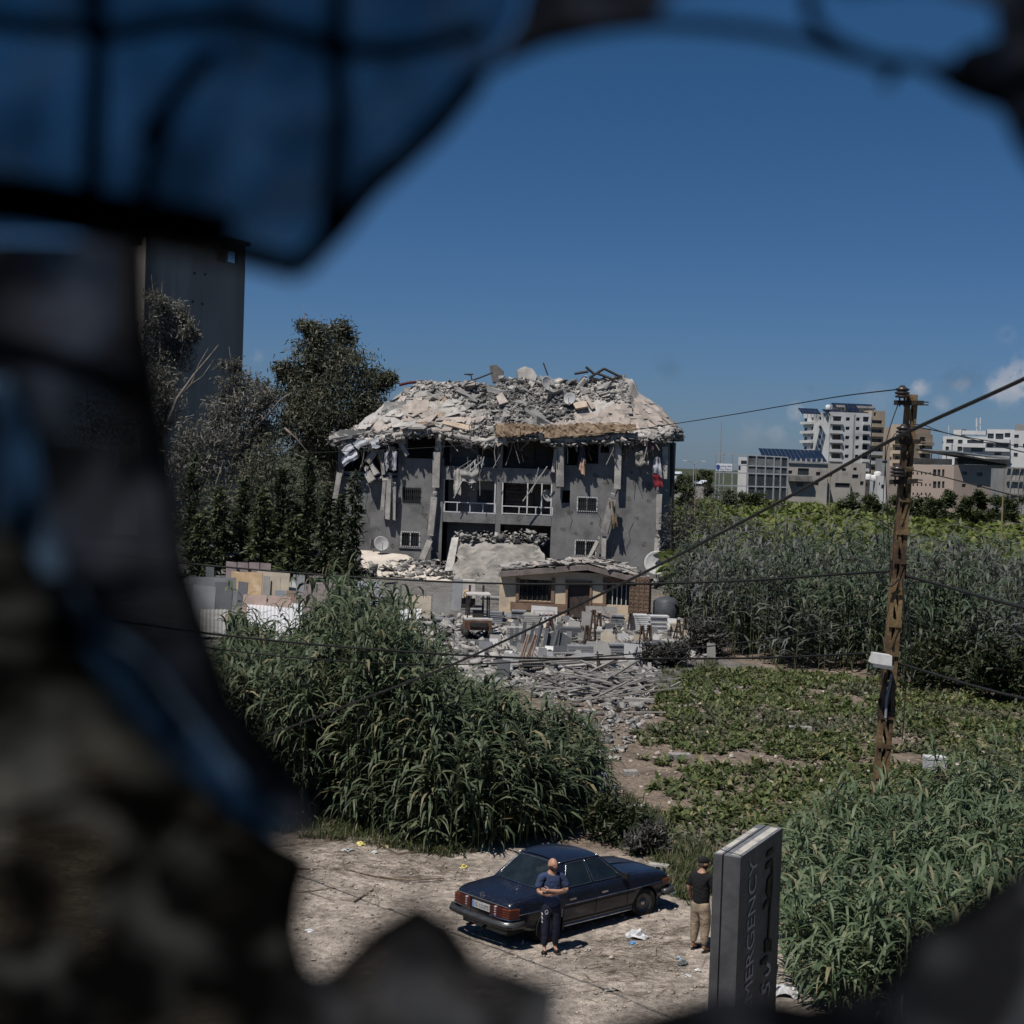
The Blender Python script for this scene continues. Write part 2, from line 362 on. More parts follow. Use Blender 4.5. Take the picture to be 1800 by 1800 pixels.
# ------------------------------------------------------------------ the room behind the broken window
plaster = mat('room_plaster', (.30, .29, .28), .9, .2, 3)
def struct(name, mb, m): o = mb.build(name, m); o['kind'] = 'structure'; return o
zf, zc = HC - 1.45, HC + 1.5
struct('floor', MB().span(-3, 3, -4, .9, zf - .2, zf), plaster)
struct('ceiling', MB().span(-3, 3, -4, .9, zc, zc + .25), plaster)
struct('wall_left', MB().span(-3.2, -3, -4, .9, zf, zc), plaster)
struct('wall_right', MB().span(3, 3.2, -4, .9, zf, zc), plaster)
struct('wall_back', MB().span(-3.2, 3.2, -4.2, -4, zf, zc), plaster)
struct('wall_front', MB().wall(-3, 3, zf, zc, .44, .62, [(-.6, .6, HC - .6, HC + .62)]), plaster)

def dirtyglass(name, tint, lo, hi, dcol, scale=16, blo=.06):
    mt = bpy.data.materials.new(name); mt.use_nodes = True; t = mt.node_tree; N = t.nodes; L = t.links; N.remove(N['Principled BSDF'])
    tc = N.new('ShaderNodeTexCoord'); n = N.new('ShaderNodeTexNoise'); n.inputs['Scale'].default_value = scale; n.inputs['Detail'].default_value = 3; L.new(tc.outputs['Object'], n.inputs['Vector'])
    r = N.new('ShaderNodeMapRange'); r.inputs['From Min'].default_value = .36; r.inputs['From Max'].default_value = .66; r.inputs['To Min'].default_value = lo; r.inputs['To Max'].default_value = hi;  L.new(n.outputs['Fac'], r.inputs['Value'])
    tr = N.new('ShaderNodeBsdfTransparent'); tr.inputs[0].default_value = (*tint, 1); df = N.new('ShaderNodeBsdfTranslucent'); n5 = N.new('ShaderNodeTexNoise'); n5.inputs['Scale'].default_value = scale * 1.25; n5.inputs['Detail'].default_value = 3; n5.inputs['Distortion'].default_value = .6; L.new(tc.outputs['Object'], n5.inputs['Vector'])
    r5 = N.new('ShaderNodeMapRange'); r5.inputs['From Min'].default_value = .47; r5.inputs['From Max'].default_value = .70; r5.inputs['To Min'].default_value = blo; r5.inputs['To Max'].default_value = 3.6; L.new(n5.outputs['Fac'], r5.inputs['Value'])
    c5 = N.new('ShaderNodeVectorMath'); c5.operation = 'SCALE'; c5.inputs[0].default_value = dcol; L.new(r5.outputs[0], c5.inputs['Scale']); L.new(c5.outputs[0], df.inputs[0])
    ms = N.new('ShaderNodeMixShader'); L.new(r.outputs[0], ms.inputs[0]); L.new(df.outputs[0], ms.inputs[1]); L.new(tr.outputs[0], ms.inputs[2]); L.new(ms.outputs[0], N['Material Output'].inputs[0])
    return mt
g_top = dirtyglass('grimy_glass_clear', (.50, .66, .72), .14, .56, (.022, .030, .034), 24)
g_left = dirtyglass('grimy_glass_dark', (.7, .76, .82), -.03, .06, (.055, .054, .054), 24, .4)
g_bot = dirtyglass('grimy_glass_dusty', (.78, .75, .62), -.08, .10, (.100, .095, .072), 27, .16)
g_chunk = dirtyglass('grimy_glass_pale', (.75, .74, .7), -.05, .08, (.14, .132, .115), 30, .6)
clear = bpy.data.materials.new('clear_glass'); clear.use_nodes = True; clear.node_tree.nodes.remove(clear.node_tree.nodes['Principled BSDF'])
_ct = clear.node_tree.nodes.new('ShaderNodeBsdfTransparent'); _ct.inputs[0].default_value = (.95, .96, .97, 1); clear.node_tree.links.new(_ct.outputs[0], clear.node_tree.nodes['Material Output'].inputs[0])
g_refl = mat('silvered_glass', (.26, .31, .33), .3, .25, 20, metal=1.0, bump=.15, bscale=40)
wirem = mat('wire_steel', (.03, .03, .032), .7, .3, 30)
WY = .5
win = thing('shattered_window', 'grimy wired window pane with a large jagged hole, dark and blurred close to the eye', 'window', (0, WY, HC - .6))
def shard(poly, m, dy=0.0, tilt=0.0, name='glass_shard'):
    mb = MB(); xs = [p[0] for p in poly]; mx_ = sum(xs) / len(xs)
    pts = [P(x, y, WY + dy + tilt * (x - mx_) / FPX) for x, y in poly]
    mb.prism(pts, (0, .004, 0)); mb.m = [0] + [1] * (len(mb.f) - 1); return mb.wpart(name, [m, clear], win)   # grime lies on the inner face
E_ = 3200
# upper left pane and what is left of the rest of the sheet around the hole
shard([(-E_, -E_), (900, -E_), (925, -60), (900, 40), (850, 118), (830, 150), (766, 226), (700, 290), (648, 336), (600, 396), (560, 438), (525, 476), (470, 462), (420, 447), (350, 428), (262, 412), (240, 418), (-E_, 360)], g_top)
shard([(-E_, 366), (238, 424), (246, 500), (256, 600), (274, 700), (296, 850), (322, 990), (345, 1060), (372, 1140), (404, 1232), (470, 1308), (522, 1370), (566, 1434), (520, 1440), (455, 1396), (400, 1336), (330, 1246), (250, 1146), (170, 1090), (112, 1000), (80, 900), (58, 760), (12, 664), (-E_, 640)], g_left, .004)
shard([(-E_, 650), (-8, 684), (-6, 930), (-E_, 966)], g_left, .006)
shard([(-E_, 985), (30, 930), (56, 970), (120, 1104), (206, 1226), (300, 1334), (380, 1408), (446, 1458), (486, 1486), (540, 1518), (524, 1570), (516, 1640), (530, 1694), (562, 1712), (470, 2000), (300, E_), (-E_, E_)], g_bot, .012)
shard([(500, 1726), (548, 1716), (604, 1690), (664, 1640), (736, 1594), (790, 1632), (826, 1680), (900, 1702), (986, 1736), (978, 1800), (1000, 1880), (900, E_), (250, E_), (380, 2000)], g_chunk, .002, .06)
shard([(1000, 1870), (1080, 1796), (1170, 1772), (1236, 1752), (1330, 1746), (1420, 1762), (1490, 1752), (1556, 1726), (1572, 1840), (1500, E_), (910, E_)], g_left, .02)
shard([(1560, 1738), (1622, 1640), (1702, 1604), (1800, 1536), (1900, 1470), (E_, 1200), (E_, E_), (1510, E_), (1580, 1840)], g_chunk, .008)
shard([(910, -E_), (1420, -E_), (1400, -40), (1190, -14), (1150, 36), (1060, 44), (960, 66), (862, 112), (912, 36), (936, -60)], g_left, -.004)
shard([(1760, -E_), (E_, -E_), (E_, 400), (1830, 280), (1780, 252), (1772, 200), (1722, 168), (1660, 130), (1690, 84), (1752, 66), (1745, 10), (1640, -20)], g_left, .006)
shard([(1430, -E_), (1750, -E_), (1630, -24), (1500, -10), (1424, -30)], g_top, .003)
# tilted slivers of the coating that catch the sky
def sliver(pts, wdt, dy):
    mb = MB(); vs = []; fs = []
    for k, (x, y) in enumerate(pts):
        a = P(x, y, WY + dy); w_ = wdt[k] / FPX * WY
        vs += [a, a + Vector((.3 * w_, w_ * 2.0, w_ * 1.02))]
    for k in range(len(pts) - 1): fs.append((2 * k, 2 * k + 2, 2 * k + 3, 2 * k + 1))
    mb.add(vs, fs); mb.add([Vector(v) - Vector((0, .001, .003)) for v in vs], [f[::-1] for f in fs]); return mb.wpart('coated_sliver', g_refl, win)
# added flakes, tinted blue and grey to imitate sky glints on broken edges
def flakemat(name, tcol, tr):
    mt = bpy.data.materials.new(name); mt.use_nodes = True; t = mt.node_tree; N = t.nodes; L = t.links; N.remove(N['Principled BSDF'])
    tc = N.new('ShaderNodeTexCoord'); n = N.new('ShaderNodeTexNoise'); n.inputs['Scale'].default_value = 45; n.inputs['Detail'].default_value = 4; L.new(tc.outputs['Object'], n.inputs['Vector'])
    cr = N.new('ShaderNodeMapRange'); cr.inputs['From Min'].default_value = .35; cr.inputs['From Max'].default_value = .65; cr.inputs['To Min'].default_value = .35; cr.inputs['To Max'].default_value = 1.3; L.new(n.outputs['Fac'], cr.inputs['Value'])
    cs = N.new('ShaderNodeVectorMath'); cs.operation = 'SCALE'; cs.inputs[0].default_value = tcol; L.new(cr.outputs[0], cs.inputs['Scale'])
    a = N.new('ShaderNodeBsdfTranslucent'); L.new(cs.outputs[0], a.inputs[0]); b = N.new('ShaderNodeBsdfTransparent'); b.inputs[0].default_value = (.8, .85, .9, 1)
    ms = N.new('ShaderNodeMixShader'); ms.inputs[0].default_value = tr; L.new(a.outputs[0], ms.inputs[1]); L.new(b.outputs[0], ms.inputs[2]); L.new(ms.outputs[0], N['Material Output'].inputs[0]); return mt
fk_b, fk_d, fk_g = flakemat('flake_sky_glint', (.20, .33, .44), .06), flakemat('flake_dust', (.26, .245, .19), .06), flakemat('flake_grey', (.085, .086, .09), .05)
def flake(cx, cy, rx, ry, rot, m, dy=-.012):
    r = random.Random(int(cx * 3 + cy)); n = 9; pts = []
    for k in range(n):
        a = 2 * math.pi * k / n; q = r.uniform(.6, 1.15); x, y = rx * q * math.cos(a), ry * q * math.sin(a); pts.append(P(cx + x * math.cos(rot) - y * math.sin(rot), cy + x * math.sin(rot) + y * math.cos(rot), WY + .02 + dy))
    mb = MB().prism(pts, (0, .003, 0)); mb.m = [0] + [1] * (len(mb.f) - 1); return mb.wpart('glint_flake', [m, clear], win)
for a in [(30, 800, 60, 170, -.1, fk_b, .0), (100, 1080, 50, 70, .2, fk_g, .0), (150, 1130, 60, 90, -.6, fk_b, .0), (236, 1240, 70, 110, -.7, fk_b, .002), (330, 1340, 64, 100, -.85, fk_b, .0), (420, 1410, 50, 80, -1.1, fk_b, .002), (500, 1446, 26, 60, -1.3, fk_g, .0), (1730, 118, 40, 30, .5, fk_b, .0), (40, 930, 40, 60, .2, fk_g, .002)]: flake(*a)
shard([(-20, 640), (40, 660), (90, 780), (110, 900), (150, 1010), (200, 1080), (270, 1130), (350, 1230), (420, 1320), (480, 1390), (540, 1430), (470, 1490), (360, 1430), (270, 1350), (170, 1240), (90, 1120), (30, 1000), (-20, 960)], fk_b, .024)  # added backing strip, its blue colour imitates sky reflected along the slit
# wires of the mesh and the torn rim of the hole
def wire(pts, r, dy=-.006, name='mesh_wire'):
    pp = [P(x, y, WY + dy) for x, y in pts]; return MB().tube(pp, r, 8).wpart(name, wirem, win)
wire([(150, -E_), (160, -80), (172, 60), (168, 200), (160, 330), (155, 420)], .0034)
wire([(592, -E_), (596, -60), (590, 90), (598, 210), (584, 330), (575, 420)], .0033)
wire([(-E_, 0), (-100, 30), (80, 46), (200, 60), (330, 34), (430, 30), (520, 62), (600, 88), (700, 90), (770, 74), (850, 52)], .0030)
wire([(-E_, 300), (-100, 352), (100, 380), (230, 404), (300, 424), (420, 446), (528, 474)], .0042)
wire([(-E_, 280), (-100, 338), (60, 356), (200, 382), (300, 398), (400, 420)], .0085, name='torn_rim')
wire([(250, 250), (330, 130), (380, 90), (300, 180), (262, 300), (256, 420)], .0026)
wire([(524, 474), (600, 394), (648, 334), (700, 288), (766, 226), (820, 160), (838, 130)], .0040, name='torn_rim')
wire([(838, 130), (900, 98), (960, 72), (1060, 50), (1150, 40), (1240, 44), (1330, 54), (1410, 70), (1480, 92), (1540, 108), (1600, 112), (1680, 130), (1735, 158), (1772, 200), (1800, 260), (1850, 330)], .0021, name='torn_rim')
wire([(1410, -300), (1418, -40), (1426, 30), (1450, 64), (1500, 92), (1545, 108)], .0024)
wire([(1540, 106), (1570, 126), (1555, 150)], .0022)
wire([(1646, 118), (1690, 150), (1740, 172), (1790, 150), (1830, 120)], .0038)
wire([(-E_, 560), (-50, 600), (120, 640), (260, 700)], .0040)
wire([(-E_, 1000), (0, 1010), (150, 1030), (330, 1010)], .0018)
wire([(-E_, 1420), (0, 1440), (130, 1400), (300, 1440), (420, 1500)], .0020)
wire([(-60, 1100), (160, 1120), (240, 1170), (330, 1290)], .003)
for pts in ([(536, 1516), (520, 1570), (512, 1640), (530, 1704)], [(600, 1700), (664, 1640), (736, 1594), (790, 1632), (830, 1690)], [(1556, 1740), (1622, 1640), (1702, 1600), (1800, 1536), (1900, 1470)],
            [(246, 430), (250, 560), (276, 720), (300, 860), (326, 1000), (372, 1140), (404, 1232), (470, 1308), (560, 1430)], [(404, 1440), (470, 1478), (536, 1516)]):
    wire(pts, .0028, .002, 'torn_rim')
# ------------------------------------------------------------------ reeds, crops and other plants
def XP(x, y): return 900 + FPX * np.asarray(x) / np.asarray(y)
def scatter(poly, n):
    xs = [p[0] for p in poly]; ys = [p[1] for p in poly]; o = []
    while sum(len(a) for a in o) < n:
        a = NR.uniform(min(xs), max(xs), n * 2); b = NR.uniform(min(ys), max(ys), n * 2); k = poly_in(a, b, poly); o.append(np.stack([a[k], b[k]], 1))
    return np.concatenate(o)[:n]
def gpoly(px): return [(G(x, y).x, G(x, y).y) for x, y in px]
def reeds(name, label, poly, n, hfun, nleaf, llen, lwid, mats, seg=4, lean=.10, rs=.014, low=.18):
    xy = scatter(poly, int(n * 1.35)); xy = xy[vnoise(xy[:, 0], xy[:, 1], 1.0, 31) + .25 * NR.random(len(xy)) > .36][:n]; n = len(xy); x, y = xy[:, 0], xy[:, 1]; z = gh(x, y)
    h = hfun(x, y) * NR.uniform(.72, 1.05, n) * (.70 + .52 * vnoise(x, y, .8, 21))
    h *= np.where(NR.random(n) < .06, 1.22, 1); short = NR.random(n) < .3; h[short] *= NR.uniform(.45, .85, short.sum())
    a = np.stack([x, y, z - .05], 1); az0 = NR.uniform(0, 2 * np.pi, n); ln = NR.uniform(0, lean, n) * h
    b = a + np.stack([np.cos(az0) * ln, np.sin(az0) * ln, h], 1)
    mid = a * .5 + b * .5; mid[:, :2] -= (b - a)[:, :2] * .18
    s1 = stems(a, mid, rs, rs * .85); s2 = stems(mid, b, rs * .85, rs * .3)
    t = NR.uniform(low, 1.0, (n, nleaf)) ** .8; t[:, 0] = 1.0
    tt = t[..., None]; base = np.where(tt < .5, a[:, None] + (mid - a)[:, None] * tt * 2, mid[:, None] + (b - mid)[:, None] * (tt * 2 - 1)).reshape(-1, 3)
    k = n * nleaf; plane = np.repeat(NR.uniform(0, np.pi, n), nleaf) + np.tile(np.arange(nleaf) % 2, n) * np.pi
    az = plane + NR.normal(0, .55, k); tf = t.ravel(); up = np.where(tf > .93, .35, 0)
    L_ = NR.uniform(*llen, k) * np.where(tf > .85, .75, 1) ; W_ = NR.uniform(*lwid, k)
    v, q_ = leaves(base, az, NR.uniform(.55, 1.25, k) + up, L_, W_, NR.uniform(1.5, 3.1, k), seg, side_tilt=NR.normal(0, .35, k))
    V, Q, mi = cat(s1, s2, (v, q_)); mi = np.where(mi < 2, 1, 0)
    o = link(name, npmesh(name, V, Q, mats, mi)); return tag(o, label, 'reeds', kind='stuff')
reed_leaf = leafmat('reed_leaf', (.028, .046, .022), (.120, .152, .088), (.20, .175, .10), .05)
reed_leaf_b = leafmat('reed_leaf_bluish', (.036, .062, .030), (.150, .195, .110), (.22, .20, .12), .05)
reed_far = leafmat('reed_leaf_far', (.026, .044, .024), (.095, .125, .078), (.14, .13, .09), .05, dust=(.13, .127, .135), dscale=.085, dlo=.44)
stalk = mat('reed_stalk', (.14, .15, .07), .8, .35, .8, bump=0)
hl = lambda tab: (lambda x, y: np.interp(XP(x, y), [t[0] for t in tab], [t[1] for t in tab]))
polyL = gpoly([(385, 1432), (470, 1452), (560, 1462), (690, 1478), (800, 1508), (880, 1492), (960, 1476), (1036, 1440), (1052, 1414), (1030, 1386), (900, 1380), (790, 1350), (690, 1300), (380, 1290)])
reeds('reed_bed', 'tall dense green reeds rising behind the parked dark blue car', polyL, 1700, hl([(380, 3.6), (440, 4.0), (500, 3.7), (560, 4.4), (610, 5.0), (660, 4.4), (700, 4.6), (740, 3.7), (790, 3.7), (850, 3.0), (930, 2.7), (980, 2.3), (1050, 2.2)]), 26, (.55, 1.35), (.04, .095), [reed_leaf, stalk], low=.04)
polyR = gpoly([(1378, 1720), (1380, 1600), (1392, 1550), (1450, 1515), (1560, 1490), (1700, 1475), (2000, 1470), (2150, 1790), (1800, 1880), (1480, 1830), (1400, 1780)])
reeds('reed_bed', 'blue green reeds on the right around the foot of the utility pole', polyR, 1000, hl([(1370, 1.5), (1420, 1.9), (1520, 1.9), (1640, 2.0), (1760, 2.4), (1900, 2.5)]), 22, (.5, 1.2), (.03, .075), [reed_leaf_b, stalk], low=.04, lean=.28)
polyF = gpoly([(1255, 1146), (1330, 1166), (1400, 1180), (1560, 1192), (1700, 1216), (1990, 1250)]) + [(48, 98), (40, 104), (12, 104), (9.5, 92)]
reeds('reed_bed', 'broad far band of dusty reeds behind the open field', polyF, 3600, hl([(1200, 4.3), (1300, 4.8), (1500, 4.9), (1900, 4.6)]), 15, (.7, 1.4), (.08, .15), [reed_far, stalk], seg=3, rs=.02, low=.05)
# leafy crop in the open field, with bare soil between
crop_leaf = leafmat('crop_leaf', (.034, .054, .016), (.125, .155, .055), (.22, .20, .09), .10, dust=(.105, .108, .078), dscale=.16, dlo=.50, rough=.5)
polyC = gpoly([(1075, 1350), (1160, 1215), (1230, 1175), (1400, 1180), (1560, 1194), (1700, 1222), (1990, 1255), (2000, 1430), (1600, 1420), (1400, 1470), (1300, 1490), (1180, 1490), (1165, 1440), (1160, 1400)])
xy = scatter(polyC, 10500); x, y = xy[:, 0], xy[:, 1]
rows = .55 + .45 * np.cos((x * .8 + y * .6) * 2 * np.pi / .9)
keep = (vnoise(x, y, .22, 7) * .7 + vnoise(x, y, .75, 8) * .45 + rows * .14 - np.clip((7 - x) / 10, 0, .3) + np.clip((y < 47) * .12, 0, 1)) > .36
keep &= NR.random(len(x)) < .58; xy = xy[keep]; x, y = xy[:, 0], xy[:, 1]; n = len(x); nl = 9; k = n * nl
base = np.repeat(np.stack([x, y, gh(x, y) + .03], 1), nl, 0) + NR.normal(0, .05, (k, 3)) * [1, 1, .6]
sz = np.repeat(NR.uniform(.6, 1.3, n), nl)
v, q_ = leaves(base, NR.uniform(0, 2 * np.pi, k), NR.uniform(.5, 1.35, k), NR.uniform(.14, .34, k) * sz, NR.uniform(.05, .11, k) * sz, NR.uniform(.6, 2.0, k), 3, prof=[.35, 1, .9, .15])
tag(link('crop', npmesh('crop', v, q_, crop_leaf)), 'low leafy green crop in loose rows across the open field', 'crop', kind='stuff')
# banana plantation beyond the reeds, under torn netting
ban = leafmat('banana_leaf', (.055, .085, .016), (.17, .205, .05), (.13, .125, .055), .12, dust=(.10, .10, .08), dscale=.05, dlo=.56)
def bananas(x, y, hh, wd, nl):
    n = len(x); k = n * nl; h = NR.uniform(.8, 1.15, n) * hh
    base = np.repeat(np.stack([x, y, h * .55], 1), nl, 0)
    v, q_ = leaves(base, NR.uniform(0, 6.28, k), NR.uniform(.75, 1.4, k), NR.uniform(.9, 1.7, k) * hh / 3, NR.uniform(.3, .55, k) * wd, NR.uniform(.8, 2.4, k), 3, prof=[.3, 1, .9, .15], side_tilt=NR.normal(0, .5, k))
    s = stems(np.stack([x, y, x * 0], 1), np.stack([x, y, h * .6], 1), .12, .09, 4); return cat((v, q_), s)
xb = []; yb = []
for (y0, y1, n) in ((102, 125, 900), (125, 190, 1300), (190, 330, 1100)):
    yy = NR.uniform(y0, y1, n); xx = yy * NR.uniform(.105, .37, n); xb.append(xx); yb.append(yy)
xb = np.concatenate(xb); yb = np.concatenate(yb)
V, Q, mi = bananas(xb, yb, 3.3, 1.25, 9)
tag(link('banana_plants', npmesh('banana_plants', V, Q, [ban, stalk], mi)), 'yellow green banana plants in the far plantation below the houses', 'banana plants', kind='stuff')

# --- trees built as trunk, limbs and thousands of leaves hung in clumps
bark = mat('pale_bark', (.15, .13, .115), .9, .4, 1.2, bump=.5)
barkd = mat('dark_bark', (.07, .058, .048), .95, .3, 1.5, bump=.5)
def clumps(cen, rad_, nsub, per, lsize, flat=1.0):
    """leaf quads gathered in sub-clumps inside an ellipsoid"""
    d = NR.normal(size=(nsub, 3)); d /= np.linalg.norm(d, axis=1)[:, None]; sub = cen + d * (NR.random((nsub, 1)) ** .45) * rad_ * np.array([1, 1, flat])
    k = nsub * per; spread = rad_ * .30
    p = np.repeat(sub, per, 0) + NR.normal(size=(k, 3)) * spread * np.array([1, 1, .8])
    return p
def hangleaves(p, ls, droopy=True):
    k = len(p); az = NR.uniform(0, 6.28, k); el = NR.uniform(-1.4, .5, k) if droopy else NR.uniform(-.3, 1.3, k)
    return leaves(p, az, el, NR.uniform(.7, 1.3, k) * ls, NR.uniform(.7, 1.3, k) * ls * .34, NR.uniform(0, .8, k), 1, prof=[1, .45], side_tilt=NR.uniform(-1.2, 1.2, k))
def crown_tree(name, label, foot, Y, blobs, lm, bm, ls=.34, dens=1.0, limbs=(), trunk_r=.3, depth=1.0, group=None):
    """foot: pixel x of the trunk; blobs: (px, py, pixel radius) of the crown's clumps at distance Y"""
    f = P(foot, 900, Y); root = thing(name, label, 'tree', (f.x, Y, 0), 0, group); o = np.array([f.x, Y, 0]); s = Y / FPX
    pts = []; cs = []
    for (bx, by, br) in blobs:
        c = P(bx, by, Y); r_ = br * s; c = np.array([c.x, c.y + R.uniform(-1, 1) * min(2.4, r_ * 1.3) * depth, c.z]); cs.append((c, r_))
        pts.append(clumps(c, r_, max(5, int(11 * dens * r_)), int(58 * dens), ls))
    p = np.concatenate(pts) - o
    v, q_ = hangleaves(p, ls); link('crown', npmesh('crown', v, q_, lm), root)
    mb = MB(); top = max(cs, key=lambda c: c[0][2])[0] - o
    ctr = [Vector((0, 0, -.2)), Vector((top[0] * .1, .1, top[2] * .3)), Vector((top[0] * .45, top[1] * .4, top[2] * .62)), Vector((top[0] * .9, top[1] * .9, top[2] * .95))]
    mb.tube(ctr, [trunk_r, trunk_r * .75, trunk_r * .5, trunk_r * .12], 7)
    mb.build('trunk', bm, root, True)
    for c, r_ in cs:
        e = Vector(c - o); t = R.uniform(.3, .62); a = ctr[1].lerp(ctr[2], t) if e.z > ctr[1].z else ctr[0].lerp(ctr[1], .6)
        mdl = a.lerp(e, .5) + Vector((R.uniform(-.4, .4), R.uniform(-.4, .4), R.uniform(.0, .6)))
        MB().tube([a, mdl, e, e + (e - mdl) * .35], [trunk_r * .3, trunk_r * .2, trunk_r * .1, .015], 5).build('limb', bm, root, True)
    for pl in limbs:
        q = [P(x, y, Y - 1.6) - Vector(o) for x, y in pl[1:]]
        MB().tube(q, [pl[0] * (1 - .8 * i / (len(q) - 1)) for i in range(len(q))], 5).build('dead_branch', MATS['pale_bark'], root, True)
    return root
euc = leafmat('eucalyptus_leaf', (.034, .040, .024), (.125, .130, .092), (.15, .13, .09), .08)
eucg = leafmat('eucalyptus_dusty', (.055, .056, .046), (.185, .180, .160), (.18, .16, .13), .08)
conl = leafmat('cypress_leaf', (.014, .021, .010), (.062, .075, .038))
conl2 = leafmat('cedar_leaf', (.024, .036, .015), (.092, .110, .050))
crown_tree('eucalyptus_tree', 'tall dark eucalyptus with the highest crown, rising left of the ruined building', 590, 138,
    [(538, 575, 18), (562, 590, 30), (598, 580, 26), (545, 622, 34), (590, 625, 44), (562, 662, 48), (615, 660, 42), (520, 672, 36), (494, 656, 22), (640, 690, 40), (585, 705, 55), (530, 712, 40), (650, 722, 34), (672, 668, 20), (686, 662, 9), (560, 752, 48), (620, 752, 48), (510, 740, 30), (600, 800, 44), (545, 800, 36), (476, 690, 22), (470, 760, 34), (575, 790, 50), (640, 780, 30)], euc, bark, ls=.40, dens=1.1, trunk_r=.45,
    limbs=[(.16, (540, 840), (556, 800), (520, 740), (500, 700)), (.13, (560, 800), (580, 760), (556, 720))])
crown_tree('eucalyptus_tree', 'grey green eucalyptus with bare pale limbs below the concrete tower', 430, 132,
    [(412, 645, 20), (430, 668, 26), (448, 690, 28), (400, 690, 30), (425, 720, 36), (380, 726, 30), (452, 735, 28), (400, 765, 42), (350, 770, 36), (445, 780, 36), (340, 810, 34), (390, 820, 44), (440, 830, 40), (465, 700, 16), (330, 850, 26)], eucg, bark, ls=.36, dens=.9, trunk_r=.35,
    limbs=[(.16, (296, 742), (312, 700), (340, 660), (372, 622), (384, 606)), (.10, (312, 700), (336, 676), (350, 640), (366, 612)), (.09, (336, 676), (356, 662), (376, 632)), (.17, (420, 790), (440, 760), (470, 730), (492, 704), (512, 690)), (.11, (440, 760), (456, 736), (486, 702)), (.10, (500, 752), (520, 770), (545, 800), (556, 820)), (.14, (405, 850), (412, 790), (420, 742)), (.12, (360, 850), (370, 800), (352, 760))])
crown_tree('eucalyptus_tree', 'pale dusty eucalyptus top standing in front of the concrete tower', 285, 146,
    [(268, 525, 16), (290, 535, 22), (312, 555, 24), (278, 565, 26), (330, 578, 18), (300, 590, 30), (340, 592, 12), (275, 615, 30), (310, 630, 26), (285, 670, 36), (300, 710, 36), (265, 740, 40), (220, 640, 50), (200, 750, 60)], eucg, bark, ls=.36, dens=1.0, trunk_r=.35)
crown_tree('eucalyptus_tree', 'low dusty eucalyptus crown behind the cypresses beside the ruin', 480, 126,
    [(480, 800, 40), (520, 840, 44), (460, 850, 44), (560, 850, 36), (500, 890, 46), (420, 880, 40), (380, 880, 40), (560, 900, 34), (350, 900, 40), (320, 930, 40), (450, 930, 46), (520, 940, 44)], euc, bark, ls=.34, dens=.8, trunk_r=.28,
    limbs=[(.12, (430, 900), (446, 850), (460, 800)), (.1, (385, 900), (376, 860), (392, 812))])
def conifer(px, ytop, ybase, wpx, Y, label, lm, spiky=.5, n=90, group='dark conifers beside the ruined building'):
    b = P(px, ybase, Y); t = P(px, ytop, Y); s = Y / FPX; h = t.z; wd = wpx * s / 2
    root = thing('cypress_tree', label, 'tree', (b.x, Y, 0), 0, group)
    MB().tube([(0, 0, -.1), (R.uniform(-.1, .1), 0, h * .5), (t.x - b.x, 0, h * .98)], [.16, .1, .02], 6).build('trunk', barkd, root, True)
    ps = []; el = []; az = []; Ls = []
    for k in range(n):
        f = (k + .5) / n; z = h * (.06 + .93 * f); rr = wd * (1 - f) ** .62 * R.uniform(.55, 1.15) * (1.25 if R.random() < spiky * .4 else .85) + .06; a = R.uniform(0, 6.28)
        m_ = max(6, int(26 * rr)); u = NR.random(m_) ** .7
        lift = .5 if spiky < .6 else -.15
        ps.append(np.stack([np.cos(a) * u * rr + NR.normal(0, .09, m_), np.sin(a) * u * rr + NR.normal(0, .09, m_), z + u * rr * lift + NR.normal(0, .12, m_)], 1))
        az.append(a + NR.normal(0, .8, m_)); el.append(NR.normal(.55 if spiky < .6 else .1, .5, m_)); Ls.append(NR.uniform(.3, .6, m_))
    p = np.concatenate(ps); az = np.concatenate(az); el = np.concatenate(el); Ls = np.concatenate(Ls)
    v, q_ = leaves(p, az, el, Ls, Ls * .32, np.full(len(p), .4), 2, prof=[.6, 1, .1], side_tilt=NR.uniform(-1, 1, len(p)))
    link('crown', npmesh('crown', v, q_, lm), root); return root
for (px, yt, yb_, wp, Y, sp, lm, lab) in [
    (336, 800, 1000, 34, 116, .2, conl, 'narrow dark cypress at the left end of the conifer row'),
    (385, 866, 1000, 62, 112, .8, conl2, 'short broad cedar with drooping sprays above the propped stone slabs'),
    (424, 850, 1000, 50, 114, .5, conl, 'shaggy dark cypress second in the row from the left'),
    (458, 868, 1004, 66, 110, .9, conl2, 'bushy green cedar in the middle of the conifer row'),
    (492, 812, 1000, 60, 114, .3, conl, 'tall plump cypress in the middle of the conifer row'),
    (538, 800, 1000, 54, 115, .3, conl, 'tall dark cypress just left of the pair nearest the ruin'),
    (572, 850, 1004, 52, 111, .4, conl, 'dark cypress touching the left end of the ruin'),
    (516, 900, 1005, 70, 108, .9, conl2, 'low spreading cedar at the foot of the cypresses'),
    (619, 836, 1004, 52, 107, .75, conl, 'ragged spiky cypress standing against the grey wall of the ruin'),
    (596, 880, 1004, 40, 108, .6, conl, 'small dark cypress at the corner of the ruin'),
    (352, 900, 1004, 60, 108, .8, conl2, 'low green cedar nearest the dark edge of the hole')]:
    conifer(px, yt + R.uniform(-14, 10), yb_, wp * R.uniform(.65, .95), Y, lab, lm, min(.95, sp + .2), 110)
